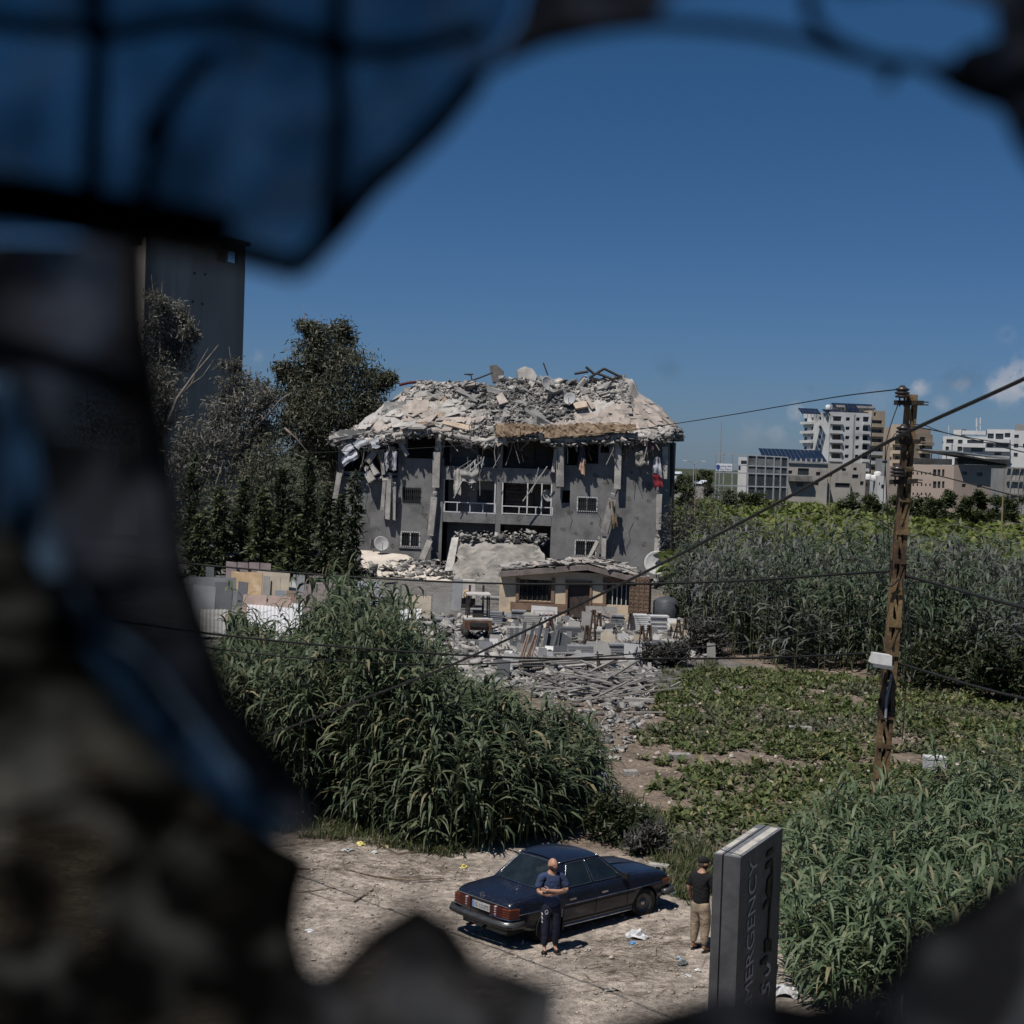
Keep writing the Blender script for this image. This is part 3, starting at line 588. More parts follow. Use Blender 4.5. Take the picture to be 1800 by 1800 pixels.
def bush(x, y, w_, h_, lm, label, group=None, name='bush', n=900, ls=.14, dr=False):
    c = G(x, y); root = thing(name, label, 'bush', (c.x, c.y, 0), 0, group); s = c.y / FPX
    W = w_ * s / 2; H_ = h_ * s; pts = []
    for k in range(16):
        cc_ = np.array([R.uniform(-W, W) * .8, R.uniform(-W, W) * .6, H_ * R.uniform(.2, .85)]); pts.append(cc_ + NR.normal(size=(n // 16, 3)) * np.array([W * .22, W * .22, H_ * .15]))
    p = np.concatenate(pts); p[:, 2] = np.abs(p[:, 2]); v, q_ = hangleaves(p, ls, dr); link('foliage', npmesh('foliage', v, q_, lm), root)
    mb = MB()
    for k in range(7):
        a = R.uniform(0, 6.28); mb.tube([(0, 0, 0), (math.cos(a) * W * .3, math.sin(a) * W * .3, H_ * .4), (math.cos(a) * W * .7, math.sin(a) * W * .5, H_ * .75)], [.03, .02, .006], 4)
    mb.build('stem', barkd, root); return root
bl = leafmat('bush_leaf', (.013, .022, .009), (.045, .06, .024), (.08, .07, .04), .06)
bld_ = leafmat('bush_dusty', (.03, .031, .028), (.09, .087, .082), (.10, .085, .065), .08)
for (x, y, w_, h_, lm, lab) in [(1085, 1478, 110, 75, bl, 'dark weedy bush behind the car bonnet'), (1140, 1500, 70, 50, bld_, 'small dry bush at the edge of the lot beyond the car'),
    (1240, 1150, 80, 55, bld_, 'dusty bush at the end of the stone yard'), (1160, 1170, 90, 36, bld_, 'low brown scrub beside the plank pile'), (1205, 1080, 90, 80, bl, 'dark leafy bush right of the tiled kiosk'),
    (1240, 1110, 70, 60, bl, 'round dark bush where the far reeds begin'), (1660, 1212, 150, 95, bl, 'large dark shrub at the foot of the far reeds right of the pole'), (1770, 1235, 120, 110, bl, 'dark shrub at the right edge beyond the field'),
    (1195, 1030, 70, 130, bld_, 'tall grey dusted shrub beside the right corner of the ruin'), (1225, 990, 90, 100, bld_, 'grey dusted thicket behind the kiosk'), (1290, 985, 120, 70, bld_, 'low grey dusted thicket above the far reeds'), (1060, 1440, 60, 40, bl, 'weeds against the low concrete wall'),
    (1240, 930, 90, 80, bld_, 'grey scrub beyond the right end of the ruin')]:
    bush(x, y, w_, h_, lm, lab, n=2200 if w_ > 80 else 1400, ls=.15 if y > 1300 else .3)
# grass tufts and weeds round the lot
grass = leafmat('grass_blade', (.03, .05, .016), (.085, .105, .04), (.15, .125, .075), .22)
pts = np.concatenate([scatter(gpoly([(1172, 1575), (1150, 1510), (1210, 1480), (1262, 1500), (1262, 1580), (1215, 1598)]), 260), scatter(gpoly([(400, 1436), (540, 1446), (700, 1470), (830, 1500), (800, 1512), (640, 1488), (540, 1478), (420, 1456)]), 230),
                      scatter(gpoly([(1060, 1470), (1100, 1400), (1180, 1440), (1180, 1520), (1100, 1500)]), 200), scatter(gpoly([(1100, 1200), (1250, 1160), (1300, 1190), (1150, 1220)]), 160)])
k = len(pts) * 14; b0 = np.repeat(np.stack([pts[:, 0], pts[:, 1], gh(pts[:, 0], pts[:, 1])], 1), 14, 0) + NR.normal(0, .07, (k, 3)) * [1, 1, 0]
v, q_ = leaves(b0, NR.uniform(0, 6.28, k), NR.uniform(.7, 1.5, k), NR.uniform(.12, .42, k), NR.uniform(.012, .03, k), NR.uniform(.3, 2, k), 3)
tag(link('grass', npmesh('grass', v, q_, grass)), 'tufts of rough grass along the edge of the dirt lot', 'grass', kind='stuff')
# fallen reed stalks, twigs and pebbles on the dirt
tw = mat('dry_twig', (.16, .12, .085), .9, .4, 3, bump=0)
P1 = np.concatenate([scatter(gpoly([(420, 1470), (800, 1520), (1240, 1620), (1250, 1760), (900, 1760), (520, 1620)]), 420), scatter(gpoly([(520, 1470), (820, 1520), (800, 1560), (560, 1540)]), 380), scatter(gpoly([(1000, 1660), (1200, 1620), (1180, 1720), (1020, 1740)]), 200)])
n = len(P1); a = np.stack([P1[:, 0], P1[:, 1], gh(P1[:, 0], P1[:, 1]) + .015], 1); az = NR.normal(.1, .6, n); ln = NR.uniform(.06, .55, n) * np.where(NR.random(n) < .12, 2.6, 1)
b = a + np.stack([np.cos(az) * ln, np.sin(az) * ln, NR.uniform(-.004, .05, n)], 1); th = NR.uniform(.003, .008, n)
V, Q, mi = cat(stems(a + np.array([0, 0, .005]), b, th, th * .6))
# stems() rings lie flat, so give sticks a vertical section too
v2, q2 = leaves(a, az, np.full(n, .02), ln, th * 2.4, np.full(n, .05), 2)
V, Q, mi = cat((V, Q), (v2 + [0, 0, .006], q2)); tag(link('twigs', npmesh('twigs', V, Q, tw)), 'dry twigs and fallen reed leaves scattered over the dirt lot', 'twigs', kind='stuff')
def pebbles(name, label, pts, smin, smax, m):
    n = len(pts); base = np.array([[-1, -1, 0], [1, -1, 0], [1, 1, 0], [-1, 1, 0], [-.6, -.6, 1], [.6, -.6, 1], [.6, .6, 1], [-.6, .6, 1]]) * .5
    s = NR.uniform(smin, smax, (n, 1, 1)) * (NR.random((n, 1, 1)) ** 1.5 * 1.3 + .4); v = base[None] * s * NR.uniform(.6, 1.3, (n, 1, 3)) + NR.normal(0, .12, (n, 8, 3)) * s
    a = NR.uniform(0, 6.28, n); c, s_ = np.cos(a)[:, None], np.sin(a)[:, None]; v = np.stack([v[..., 0] * c - v[..., 1] * s_, v[..., 0] * s_ + v[..., 1] * c, v[..., 2]], -1) + pts[:, None]
    f = np.array([(3, 2, 1, 0), (4, 5, 6, 7), (0, 1, 5, 4), (1, 2, 6, 5), (2, 3, 7, 6), (3, 0, 4, 7)]); q = (np.arange(n) * 8)[:, None, None] + f[None]
    return tag(link(name, npmesh(name, v.reshape(-1, 3), q.reshape(-1, 4), m)), label, 'stones', kind='stuff')
onland = lambda a: np.stack([a[:, 0], a[:, 1], gh(a[:, 0], a[:, 1])], 1)
peb = mat('pebble', (.33, .29, .25), .95, .3, 2, bump=0)
pebbles('pebbles', 'small stones and clods strewn over the dirt lot', onland(scatter(gpoly([(400, 1460), (800, 1510), (1250, 1600), (1260, 1790), (500, 1790)]), 2600)), .015, .05, peb)
pebbles('pebbles', 'stones and rubble bits strewn over the field soil', onland(scatter(gpoly([(1050, 1420), (1080, 1240), (1200, 1190), (1750, 1230), (1800, 1400), (1300, 1480)]), 1500)), .03, .13, peb)
# ------------------------------------------------------------------ the ruined building
conc = mat('grey_render', (.172, .170, .172), .92, .16, .8, stain=((.105, .104, .106), .5, .55), bump=.5, bscale=11, pock=((.07, .068, .066), 1.7, .12))
concd = mat('raw_concrete', (.22, .215, .21), .95, .25, 1.6, bump=.6, bscale=9, rand=.25)
concl = mat('pale_concrete', (.315, .30, .285), .95, .22, 1.4, bump=.6, bscale=9, rand=.2)
tilem = mat('roof_tile_pink', (.34, .295, .265), .9, .14, 1.2, bump=.3, rand=.16, stain=((.21, .195, .185), 1.3, .54))
brown = mat('brown_earth', (.17, .118, .078), .95, .3, 1.5, col2=(.27, .20, .14), bump=.7, bscale=7)
darki = mat('hollow_shade', (.07, .065, .065), .95, .3, 1)  # dark colour imitates the shade deep in rooms, holes and cracks
wframe = mat('white_frame', (.55, .55, .56), .6, .1, 5, bump=0)
ironm = mat('dark_iron', (.035, .033, .032), .7, .3, 9, bump=.1)
rust = mat('rusty_iron', (.052, .034, .026), .85, .4, 8, bump=.3)
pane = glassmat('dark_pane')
TH = rad(10); ct, st = math.cos(TH), math.sin(TH)
c0 = P(1165, 1012, 118); fo = Vector((c0.x, c0.y, 0)) - Vector((ct, -st, 0)) * 12.6
EU, EV = Vector((ct, -st, 0)), Vector((st, ct, 0))
def FL(x, y, v=0.0):                       # photo pixel -> building coordinates on the plane parallel to the facade
    d = pxray(x, y); n = EV; t = (fo + EV * v - CAM).dot(n) / d.dot(n); p = CAM + d * t - fo
    return Vector((p.dot(EU), v, p.z))
B = thing('ruined_building', 'bombed grey three storey house with its upper floors collapsed into a rubble heap', 'building', fo, -TH)
def hole(x0, y0, x1, y1, v=0):
    a = FL(x0, (y0 + y1) / 2, v); b = FL(x1, (y0 + y1) / 2, v); zt = FL((x0 + x1) / 2, y0, v).z; zb = FL((x0 + x1) / 2, y1, v).z
    return (a.x, b.x, zb, zt)
uL = FL(592, 880).x; uR = FL(1165, 880).x; uA = FL(776, 880).x; uC = FL(970, 880).x; uM0, uM1 = FL(872, 880).x, FL(881, 880).x
ZT = FL(880, 764).z
w1, w2 = hole(705, 935, 737, 961), hole(708, 858, 739, 882)
w3, w4 = hole(1011, 950, 1047, 977), hole(1015, 874, 1049, 899)
t1, t2, t3, t4 = hole(716, 762, 768, 806), hole(604, 776, 700, 838), hole(994, 776, 1020, 818), hole(1022, 774, 1052, 815)
t5, t6 = hole(988, 862, 1002, 884), hole(1056, 770, 1078, 796)
MB().wall(uL, uA, -.3, ZT, 0, .25, [w1, w2, t1, t2]).build('facade_wall', conc, B)
MB().wall(uC, uR, -.3, ZT, 0, .25, [w3, w4, t3, t4, t5, t6]).build('facade_wall', conc, B)
DEP = 12.0
MB().span(uR - .25, uR, .252, DEP, -.3, ZT - .02).build('side_wall', conc, B)
MB().span(uL, uL + .25, .252, DEP, -.3, ZT - 1.6).build('side_wall', conc, B)
MB().span(uL, uR, DEP + .002, DEP + .25, -.3, ZT - .02).build('back_wall', conc, B)
fz = [FL(880, 912).z, FL(880, 832).z]                # floor bands
hb = [(FL(880, 904).z, FL(880, 921).z), (FL(880, 822).z, FL(880, 846).z)]
for k, (zt, zb) in enumerate(hb):
    MB().span(uL + .26, uR - .26, .3, DEP - .01, zb + .1, zb + .35).build('floor_slab', concd, B)
    for (a, b) in ((uA + .002, uM0 - .002), (uM1 + .002, uC - .002)):
        MB().span(a, b, -.04, .16, zb, zt).build('balcony_parapet', conc, B)
MB().span(uM0, uM1, -.02, .28, -.3, ZT).build('column', conc, B)
MB().span(uA - .10, uA + .14, -.10, -.002, -.3, ZT - 2).build('column', conc, B)
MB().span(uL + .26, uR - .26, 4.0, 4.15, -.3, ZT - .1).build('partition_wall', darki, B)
# recessed balcony back walls with openings, doors and the brick lining
lining = mat('scorched_blocks', (.085, .07, .062), .95, .3, 2.2, bump=.5)
bays = [(uA + .15, uM0), (uM1, uC)]
for bi, (a, b) in enumerate(bays):
    hs = []
    for k, (zt, zb) in enumerate(((hb[1][1], hb[0][0]), (ZT, hb[1][0]), (hb[0][1], 0))):
        ww = b - a
        hs.append((a + ww * .56, a + ww * .86, zb + (.75 if bi == 0 else .05), zt - .75))
    MB().wall(a, b, -.2, ZT - .1, 1.7, 1.85, hs).build('recess_wall', conc if bi == 0 else lining, B)
    if bi == 1:                                        # rows of the stripped block lining
        z0, z1 = hb[0][0] + .1, hb[1][1] - .05; nrow = 8
        for r_ in range(nrow):
            z = z0 + (z1 - z0) * (r_ + .5) / nrow
            MB().span(a + .05, a + (b - a) * .52, 1.62 - R.uniform(0, .04), 1.698, z - .10, z + .10).build('block_course', lining, B)
    for h in hs: MB().span(h[0], h[1], 1.9, 1.93, h[2], h[3]).build('door_shade_panel', darki, B)  # dark panel closes each opening, imitating the unlit room behind
# balcony rails
def rail(a, b, z0, z1, m, mid, nb, v=.0, r_=.035, vert=None):
    p = MB().bar((a, v, z1), (b, v, z1), r_ * 2, r_ * 2); p.bar((a, v, z0), (b, v, z0), r_ * 2, r_ * 2); rl = p.build('railing', m, B)
    for k in range(nb):
        u = a + (b - a) * (k + .5 * (nb > 6)) / (nb - (0 if nb > 6 else 1))
        MB().bar((u, v, z0), (u, v, z1 if not vert else vert), mid, mid).build('baluster', m, rl)
rail(FL(781, 900).x, FL(871, 900).x, FL(830, 901).z, FL(830, 884).z, wframe, .07, 5, .02)
rail(FL(883, 900).x, FL(971, 900).x, FL(930, 904).z, FL(930, 891).z, wframe, .07, 4, .02)
rail(FL(783, 820).x, FL(870, 820).x, FL(830, 821).z, FL(830, 806).z, ironm, .03, 20, .05, .02)
rail(FL(884, 820).x, FL(968, 820).x, FL(930, 824).z, FL(930, 809).z, ironm, .03, 20, .05, .02)
for (x0, x1, y0, y1, xs_) in ((781, 872, 842, 901, (781, 871)), (883, 971, 847, 904, (884, 928, 953, 970))):
    mb = MB(); a, b = FL(x0, y0), FL(x1, y0); mb.bar((a.x, .03, a.z), (b.x, .03, a.z), .08, .08)
    fr = mb.build('balcony_frame', wframe, B)
    for xx in xs_:
        a, b = FL(xx, y0), FL(xx - .5, y1); MB().bar((a.x, .03, a.z), (a.x, .03, b.z), .09, .09).build('frame_post', wframe, fr)
# windows with grilles
def bwindow(h, bars, fm_=None, cross=False):
    u0, u1, z0, z1 = h; f = MB()
    for (a, b) in (((u0, z0), (u1, z0)), ((u0, z1), (u1, z1)), ((u0, z0), (u0, z1)), ((u1, z0), (u1, z1)), (((u0 + u1) / 2, z0), ((u0 + u1) / 2, z1))): f.bar((a[0], .04, a[1]), (b[0], .04, b[1]), .09, .09, (0, 1, 0))
    wdw = f.build('window', fm_ or wframe, B)
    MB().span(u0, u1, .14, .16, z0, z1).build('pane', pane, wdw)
    for k in range(bars):
        u = u0 + (u1 - u0) * (k + .5) / bars; MB().bar((u, -.08, z0 - .05), (u, -.08, z1 + .05), .035).build('grille_bar', ironm, wdw)
    for z in (z0 + .1, (z0 + z1) / 2, z1 - .1): MB().bar((u0 - .05, -.085, z), (u1 + .05, -.085, z), .03).build('grille_bar', ironm, wdw)
bwindow(w1, 8); bwindow(w2, 9, ironm); bwindow(w3, 10); bwindow(w4, 9)
for h in (w1, w3): MB().span(h[0] - .15, h[1] + .15, -.1, -.002, h[2] - .14, h[2] - .05).build('window_sill', concd, B)
# places where the render was blown off and cracks running from the openings
spall = mat('spalled_render', (.125, .122, .118), .98, .35, 3, bump=.9, bscale=12); soot = mat('soot_scar', (.085, .084, .086), .95, .3, 2, bump=.4)
for (x, y, r_) in [(650, 860, 5), (668, 930, 4), (716, 836, 5), (745, 906, 6), (732, 838, 3), (690, 960, 4), (640, 900, 4), (1000, 900, 6), (1020, 840, 4), (1046, 836, 5), (1064, 850, 4), (1104, 876, 6), (1120, 910, 4), (1132, 958, 5), (1096, 950, 4), (1040, 920, 3), (990, 930, 5), (1110, 830, 3), (1012, 938, 3), (1140, 880, 4), (658, 884, 3), (1084, 905, 3), (912, 912, 4), (840, 834, 4), (930, 835, 5)]:
    poly = []
    for k in range(9):
        a = 2 * math.pi * k / 9; q = FL(x + r_ * R.uniform(.5, 1.2) * math.cos(a) * 1.2, y + r_ * R.uniform(.5, 1.2) * math.sin(a), -.006); poly.append(q)
    if 800 < x < 960: poly = [p + Vector((0, -.045, 0)) for p in poly]
    MB().prism(poly, (0, .004, 0)).build('spalled_patch', spall if r_ > 3 else soot, B)
for pts in ([(738, 884), (744, 892), (742, 902), (752, 916), (750, 930)], [(1049, 900), (1056, 912), (1054, 924), (1064, 938)], [(1002, 884), (1000, 900), (1006, 914), (1002, 930)], [(704, 880), (696, 892), (698, 906), (688, 924)], [(1120, 800), (1126, 830), (1122, 852), (1130, 876)], [(640, 850), (646, 872), (642, 892), (650, 920)], [(1100, 965), (1108, 950), (1106, 934), (1114, 918)]):
    MB().tube([FL(x, y, -.004) for x, y in pts], .022, 4).build('crack', darki, B)
# --- collapsed upper floors: a draped heap over the last storey
TOPL = [(570, 770), (583, 762), (600, 746), (640, 716), (668, 694), (700, 674), (760, 671), (800, 672), (850, 672), (885, 668), (910, 664), (945, 666), (985, 672), (1030, 664), (1060, 660), (1097, 664), (1104, 690), (1130, 706), (1150, 719), (1165, 736), (1180, 753), (1195, 765)]
EAVE = [(570, 772), (583, 766), (600, 772), (640, 776), (680, 766), (720, 756), (760, 752), (800, 762), (845, 772), (870, 768), (955, 757), (958, 768), (1010, 770), (1080, 764), (1180, 762), (1195, 764)]
us = np.linspace(FL(580, 760, -.8).x, FL(1183, 760, -.8).x, 120)
def u2px(u): return 590 + (u - uL) / (uR - uL) * (1165 - 590)
pxs = [u2px(u) for u in us]
ez = np.array([FL(x, lerp(x, EAVE), -1.2).z for x in pxs]); tz = np.array([FL(x, lerp(x, TOPL), 5.0).z for x in pxs])
vs_ = np.concatenate([np.linspace(-1.05, 5, 42), np.linspace(5.4, 12.4, 16)])
def shape(v, u):
    t = np.clip((v + .8) / 5.8, 0, 1); front = np.sin(t * np.pi / 2) ** .9 * .55 + t * .45
    return np.where(v <= 5, front, 1 - ((v - 5) / 7.4) ** 1.6 * .7)
uu, vv = np.meshgrid(us, vs_); rough_ = np.exp(-((u2px(uu) - 900) / 110) ** 2)
zz = ez[None] + (tz - ez)[None] * shape(vv, uu) + (vnoise(uu, vv, .9, 3) - .5) * (.35 + .9 * rough_) * np.clip((vv + .8) / 1.5, 0, 1) + (vnoise(uu, vv, 3, 4) - .5) * .22 - rough_ * .5 * np.sin(np.clip((vv + .8) / 5.8, 0, 1) * np.pi)
def hz(u, v):
    i = int(np.clip(np.searchsorted(us, u), 1, len(us) - 1)); j = int(np.clip(np.searchsorted(vs_, v), 1, len(vs_) - 1))
    fu = np.clip((u - us[i - 1]) / (us[i] - us[i - 1]), 0, 1); fv = np.clip((v - vs_[j - 1]) / (vs_[j] - vs_[j - 1]), 0, 1)
    return (zz[j - 1, i - 1] * (1 - fu) + zz[j - 1, i] * fu) * (1 - fv) + (zz[j, i - 1] * (1 - fu) + zz[j, i] * fu) * fv
def hnorm(u, v): return Vector(((hz(u - .35, v) - hz(u + .35, v)) / .7, (hz(u, v - .35) - hz(u, v + .35)) / .7, 1)).normalized()
n1, n0 = uu.shape; i = np.arange(n1 - 1)[:, None] * n0 + np.arange(n0 - 1)[None]
top = np.stack([uu, vv, zz], -1).reshape(-1, 3); bot = np.stack([uu, vv, np.broadcast_to(ez - .35, uu.shape) + .0 * uu], -1).reshape(-1, 3)
q1 = np.stack([i, i + 1, i + n0 + 1, i + n0], -1).reshape(-1, 4); q2 = q1[:, ::-1] + n1 * n0
e0 = np.arange(n0 - 1); q3 = np.stack([e0 + n1 * n0, e0 + 1 + n1 * n0, e0 + 1, e0], -1)
c_ = np.arange(n1 - 1) * n0; q4 = np.stack([c_, c_ + n0, c_ + n0 + n1 * n0, c_ + n1 * n0], -1); q5 = np.stack([c_ + n0 - 1 + n1 * n0, c_ + 2 * n0 - 1 + n1 * n0, c_ + 2 * n0 - 1, c_ + n0 - 1], -1)
rub = mat('rubble_mass', (.34, .32, .30), .95, .35, 1.1, bump=1.0, bscale=6, stain=((.19, .18, .175), .35, .52))
RF = link('collapsed_roof', npmesh('collapsed_roof', np.concatenate([top, bot]), np.concatenate([q1, q2, q3, q4, q5]), rub), B)
def chunkmesh(name, dim, jit, m, seed):
    r = random.Random(seed); mb = MB().box((0, 0, 0), dim); mb.v = [tuple(c + r.uniform(-jit, jit) * d for c, d in zip(p, dim)) for p in mb.v]; return mb.mesh(name, m)
def orient(n, spin, tilt=0.0):
    q = n.to_track_quat('Z', 'Y').to_matrix() @ Matrix.Rotation(spin, 3, 'Z') @ Matrix.Rotation(R.uniform(-tilt, tilt), 3, 'X') @ Matrix.Rotation(R.uniform(-tilt, tilt), 3, 'Y'); return q.to_euler()
tiles = [chunkmesh('roof_tile', (1, 1, .1), .05, tilem, k) for k in range(4)]
plates = [chunkmesh('broken_plate', (1.2, .8, .12), .16, (concl, tilem, concd, concl, rub)[k % 5], k + 9) for k in range(10)]
chunks = [chunkmesh('concrete_chunk', (1, .62, .28), .18, concd, k + 20) for k in range(6)] + [chunkmesh('concrete_chunk', (1, .6, .22), .2, concl, k + 30) for k in range(3)]
def uv_at(x, y):            # pixel on the heap -> (u, v) by marching the view ray on to it
    best = None
    for v in np.linspace(-1.0, 5.5, 62):
        p = FL(x, y, v)
        if p.z <= hz(p.x, v) + .02: return p.x, v
    return None
# paved slope on the right and on the left: tiles laid course by course, some lost
for y, x0, x1 in [(708, 1095, 1150), (716, 1082, 1158), (724, 1070, 1164), (731, 1050, 1168), (738, 1000, 1170), (744, 968, 1172), (750, 962, 1150)]:
    x = x0 + R.uniform(0, 6)
    while x < x1:
        wpx = R.uniform(13, 22)
        if R.random() < .82:
            r_ = uv_at(x + wpx / 2, y)
            if r_:
                u, v = r_; nn = hnorm(u, v); s_ = wpx / 22.9
                link('roof_tile', R.choice(tiles), RF, (u, v, hz(u, v) + .07), orient(nn, R.uniform(-.06, .06), .05), (s_, R.uniform(.75, 1.15), 1))
        x += wpx + .6
for y, x0, x1 in [(700, 690, 740), (708, 680, 790), (716, 665, 800), (724, 650, 820), (732, 655, 830), (740, 640, 838), (748, 640, 790), (756, 650, 780)]:
    x = x0
    while x < x1:
        wpx = R.uniform(14, 44)
        if R.random() < .85:
            r_ = uv_at(x + wpx / 2, y)
            if r_:
                u, v = r_; s_ = wpx / 22.9 * .8
                link('broken_plate', R.choice(plates), RF, (u, v, hz(u, v) + .22), orient(hnorm(u, v), R.uniform(-.5, .5), .16), (s_, R.uniform(.7, 1.6), 1.2))
        x += wpx * .75
# big torn sheets: smooth grey flap on the left, tan flaps over the eave, brown fascia on the right
def sheet(pxs_, v, th, m, name='torn_slab', dv=None, sub=None):
    pts = [FL(x, y, v + (dv[k] if dv else 0)) for k, (x, y) in enumerate(pxs_)]
    nrm = (pts[1] - pts[0]).cross(pts[2] - pts[0]).normalized()
    if nrm.y > 0: nrm = -nrm
    return MB().prism(pts, nrm * -th).build(name, m, sub or B)
flap = mat('grey_flap', (.36, .34, .33), .9, .12, .8, bump=.2)
def drape(poly, lift, m, name='torn_slab', st_=4.0):
    xs_ = [p[0] for p in poly]; ys_ = [p[1] for p in poly]; gx_ = np.arange(min(xs_), max(xs_) + st_, st_); gy_ = np.arange(min(ys_), max(ys_) + st_, st_); idx = {}; vs = []; fs = []
    for j, y in enumerate(gy_):
        for i_, x in enumerate(gx_):
            if poly_in(np.array([x]), np.array([y]), poly)[0]:
                r_ = uv_at(x, y)
                if r_: idx[(i_, j)] = len(vs); vs.append(Vector((r_[0], r_[1], hz(*r_) + lift)))
    for j in range(len(gy_) - 1):
        for i_ in range(len(gx_) - 1):
            q = [(i_, j), (i_ + 1, j), (i_ + 1, j + 1), (i_, j + 1)]
            q = [k for k in q if k in idx]
            if len(q) >= 3: fs.append(tuple(idx[k] for k in q)[::-1])
    mb = MB().add(vs, fs); mb.add([v - Vector((0, -.08, .14)) for v in vs], [f[::-1] for f in fs]); return mb.build(name, m, B, True)
tanm = mat('tan_plaster', (.42, .345, .275), .9, .15, 1.5, bump=.3, stain=((.36, .25, .16), 1.3, .55))
drape([(622, 764), (636, 744), (664, 706), (682, 690), (684, 708), (672, 738), (660, 752), (640, 764)], .35, flap)
sheet([(704, 752), (734, 748), (732, 764), (714, 768), (702, 764)], -.9, .1, tanm)
sheet([(735, 742), (762, 740), (762, 754), (735, 757)], -.95, .12, tanm)
sheet([(764, 742), (771, 744), (768, 757), (763, 756)], -.95, .1, tanm)
sheet([(780, 738), (828, 748), (828, 757), (776, 744)], -.7, .12, tanm, dv=[.4, .4, 0, 0])
drape([(738, 716), (752, 700), (784, 704), (796, 722), (776, 742), (744, 740)], .3, mat('earth_stain', (.20, .14, .095), .95, .3, 2, col2=(.36, .30, .24), bump=.6))
drape([(776, 742), (800, 722), (832, 742), (828, 756), (800, 752)], .32, tilem)
drape([(690, 742), (716, 716), (742, 722), (740, 742), (716, 752)], .30, tilem)
drape([(968, 742), (1000, 728), (1050, 726), (1100, 700), (1150, 714), (1172, 738), (1176, 752), (1060, 744), (1000, 748)], .05, tilem)
for (x0, x1, ya, yb_, yc, yd) in [(871, 914, 743, 744, 769, 766), (914.5, 955, 744, 748, 766, 758), (957, 1000, 747, 746, 770, 768), (1000.5, 1062, 745, 743, 768, 763), (1062.5, 1118, 743, 745, 763, 757)]:
    nx_, ny_ = 14, 5; vs = []; fs = []
    for j in range(ny_ + 1):
        for i_ in range(nx_ + 1):
            a, b = i_ / nx_, j / ny_; x = x0 + (x1 - x0) * a; yt_, ybm = ya + (yb_ - ya) * a, yc + (yd - yc) * a
            y = yt_ + (ybm - yt_) * b + (R.uniform(-2.2, 2.2) if j in (0, ny_) else R.uniform(-.5, .5)); vs.append(FL(x + R.uniform(-.4, .4), y, -1.5 + .35 * (1 - b) + R.uniform(-.09, .09)))
    for j in range(ny_):
        for i_ in range(nx_): k = j * (nx_ + 1) + i_; fs.append((k, k + 1, k + nx_ + 2, k + nx_ + 1))
    MB().add(vs, fs).add([v + Vector((0, .2, -.02)) for v in vs], [f[::-1] for f in fs]).build('fascia_slab', brown, B)
sheet([(1096, 699), (1102, 690), (1114, 692), (1106, 705), (1040, 722), (1036, 716)], 1.4, .25, concd, dv=[1.8, 2, 2, 1.8, 0, 0])
sheet([(1026, 696), (1031, 693), (1046, 716), (1040, 719)], 1.0, .15, tilem, dv=[.6, .6, 0, 0])
sheet([(1006, 707), (1030, 705), (1034, 714), (1012, 718)], .9, .15, tanm, dv=[.5, .5, 0, 0])
sheet([(872, 697), (882, 689), (893, 706), (878, 711)], 1.6, .12, tilem, dv=[.5, .8, .4, 0])
# standing wreckage on the skyline
sheet([(860, 643), (872, 641), (884, 652), (884, 672), (866, 674)], 5.0, .3, mat('burnt_slab', (.13, .12, .115), .9, .3, 1.5, bump=.4))
sheet([(908, 650), (922, 644), (936, 648), (944, 660), (938, 680), (914, 682)], 4.8, .8, concl, 'tank_wreck', dv=[0, .3, .3, 0, -.4, -.4])
sheet([(1092, 660), (1098, 658), (1098, 672), (1090, 672)], 4.9, .5, concd)
sheet([(1098, 690), (1092, 674), (1099, 676), (1108, 690)], 4.2, .4, concd)
def rod(name, pts, r_, m, v, par=None):
    return MB().tube([FL(x, y, v + (d[0] if d else 0)) for x, y, *d in pts], r_, 5).build(name, m, par or B)
rod('bent_pipe', [(820, 672), (846, 663), (866, 655)], .07, ironm, 4.6); rod('bent_pipe', [(831, 676), (828, 660), (816, 658), (832, 658)], .06, ironm, 4.6)
rod('bent_pipe', [(955, 638), (963, 660)], .06, rust, 4.6)
for a, b in (((1036, 664), (1062, 648)), ((1062, 648), (1090, 662)), ((1090, 662), (1066, 671)), ((1066, 671), (1036, 664)), ((1049, 656), (1078, 667)), ((1010, 657), (1034, 653)), ((1030, 645), (1044, 657))):
    rod('twisted_frame', [a, b], .11, ironm, 4.2)
rod('red_tarpaulin', [(702, 677), (718, 673), (740, 671), (752, 671)], .12, mat('dark_red', (.07, .014, .014), .8, .3, 4), 5.2)
# loose pieces
nch = 0
for k in range(210):
    g_ = R.random(); x = R.gauss(905, 70) if g_ < .7 else (R.uniform(600, 830) if g_ < .8 else R.uniform(960, 1110)); yt = lerp(x, TOPL); y = R.uniform(yt + 2, lerp(x, EAVE) - 8 if 820 < x < 960 else yt + 45)
    if x > 985 and y > 695 + (x - 985) * .05: continue
    r_ = uv_at(x, y)
    if not r_: continue
    u, v = r_; s_ = R.uniform(.3, .85) * (1.9 if R.random() < .12 else 1)
    link('concrete_chunk', R.choice(chunks), RF, (u, v, hz(u, v) + .12 * s_), orient(Vector((R.gauss(0, .5), R.gauss(-.2, .5), 1)).normalized(), R.uniform(0, 6.3), .3), (s_, s_, s_ * R.uniform(.4, 1)))
def rubble_on(n, xr, fy, smin, smax):
    P_ = []
    for k in range(n):
        x = R.uniform(*xr); a, b = fy(x); y = R.uniform(a, b); r_ = uv_at(x, y)
        if r_: P_.append((r_[0], r_[1], hz(*r_)))
    return np.array(P_)
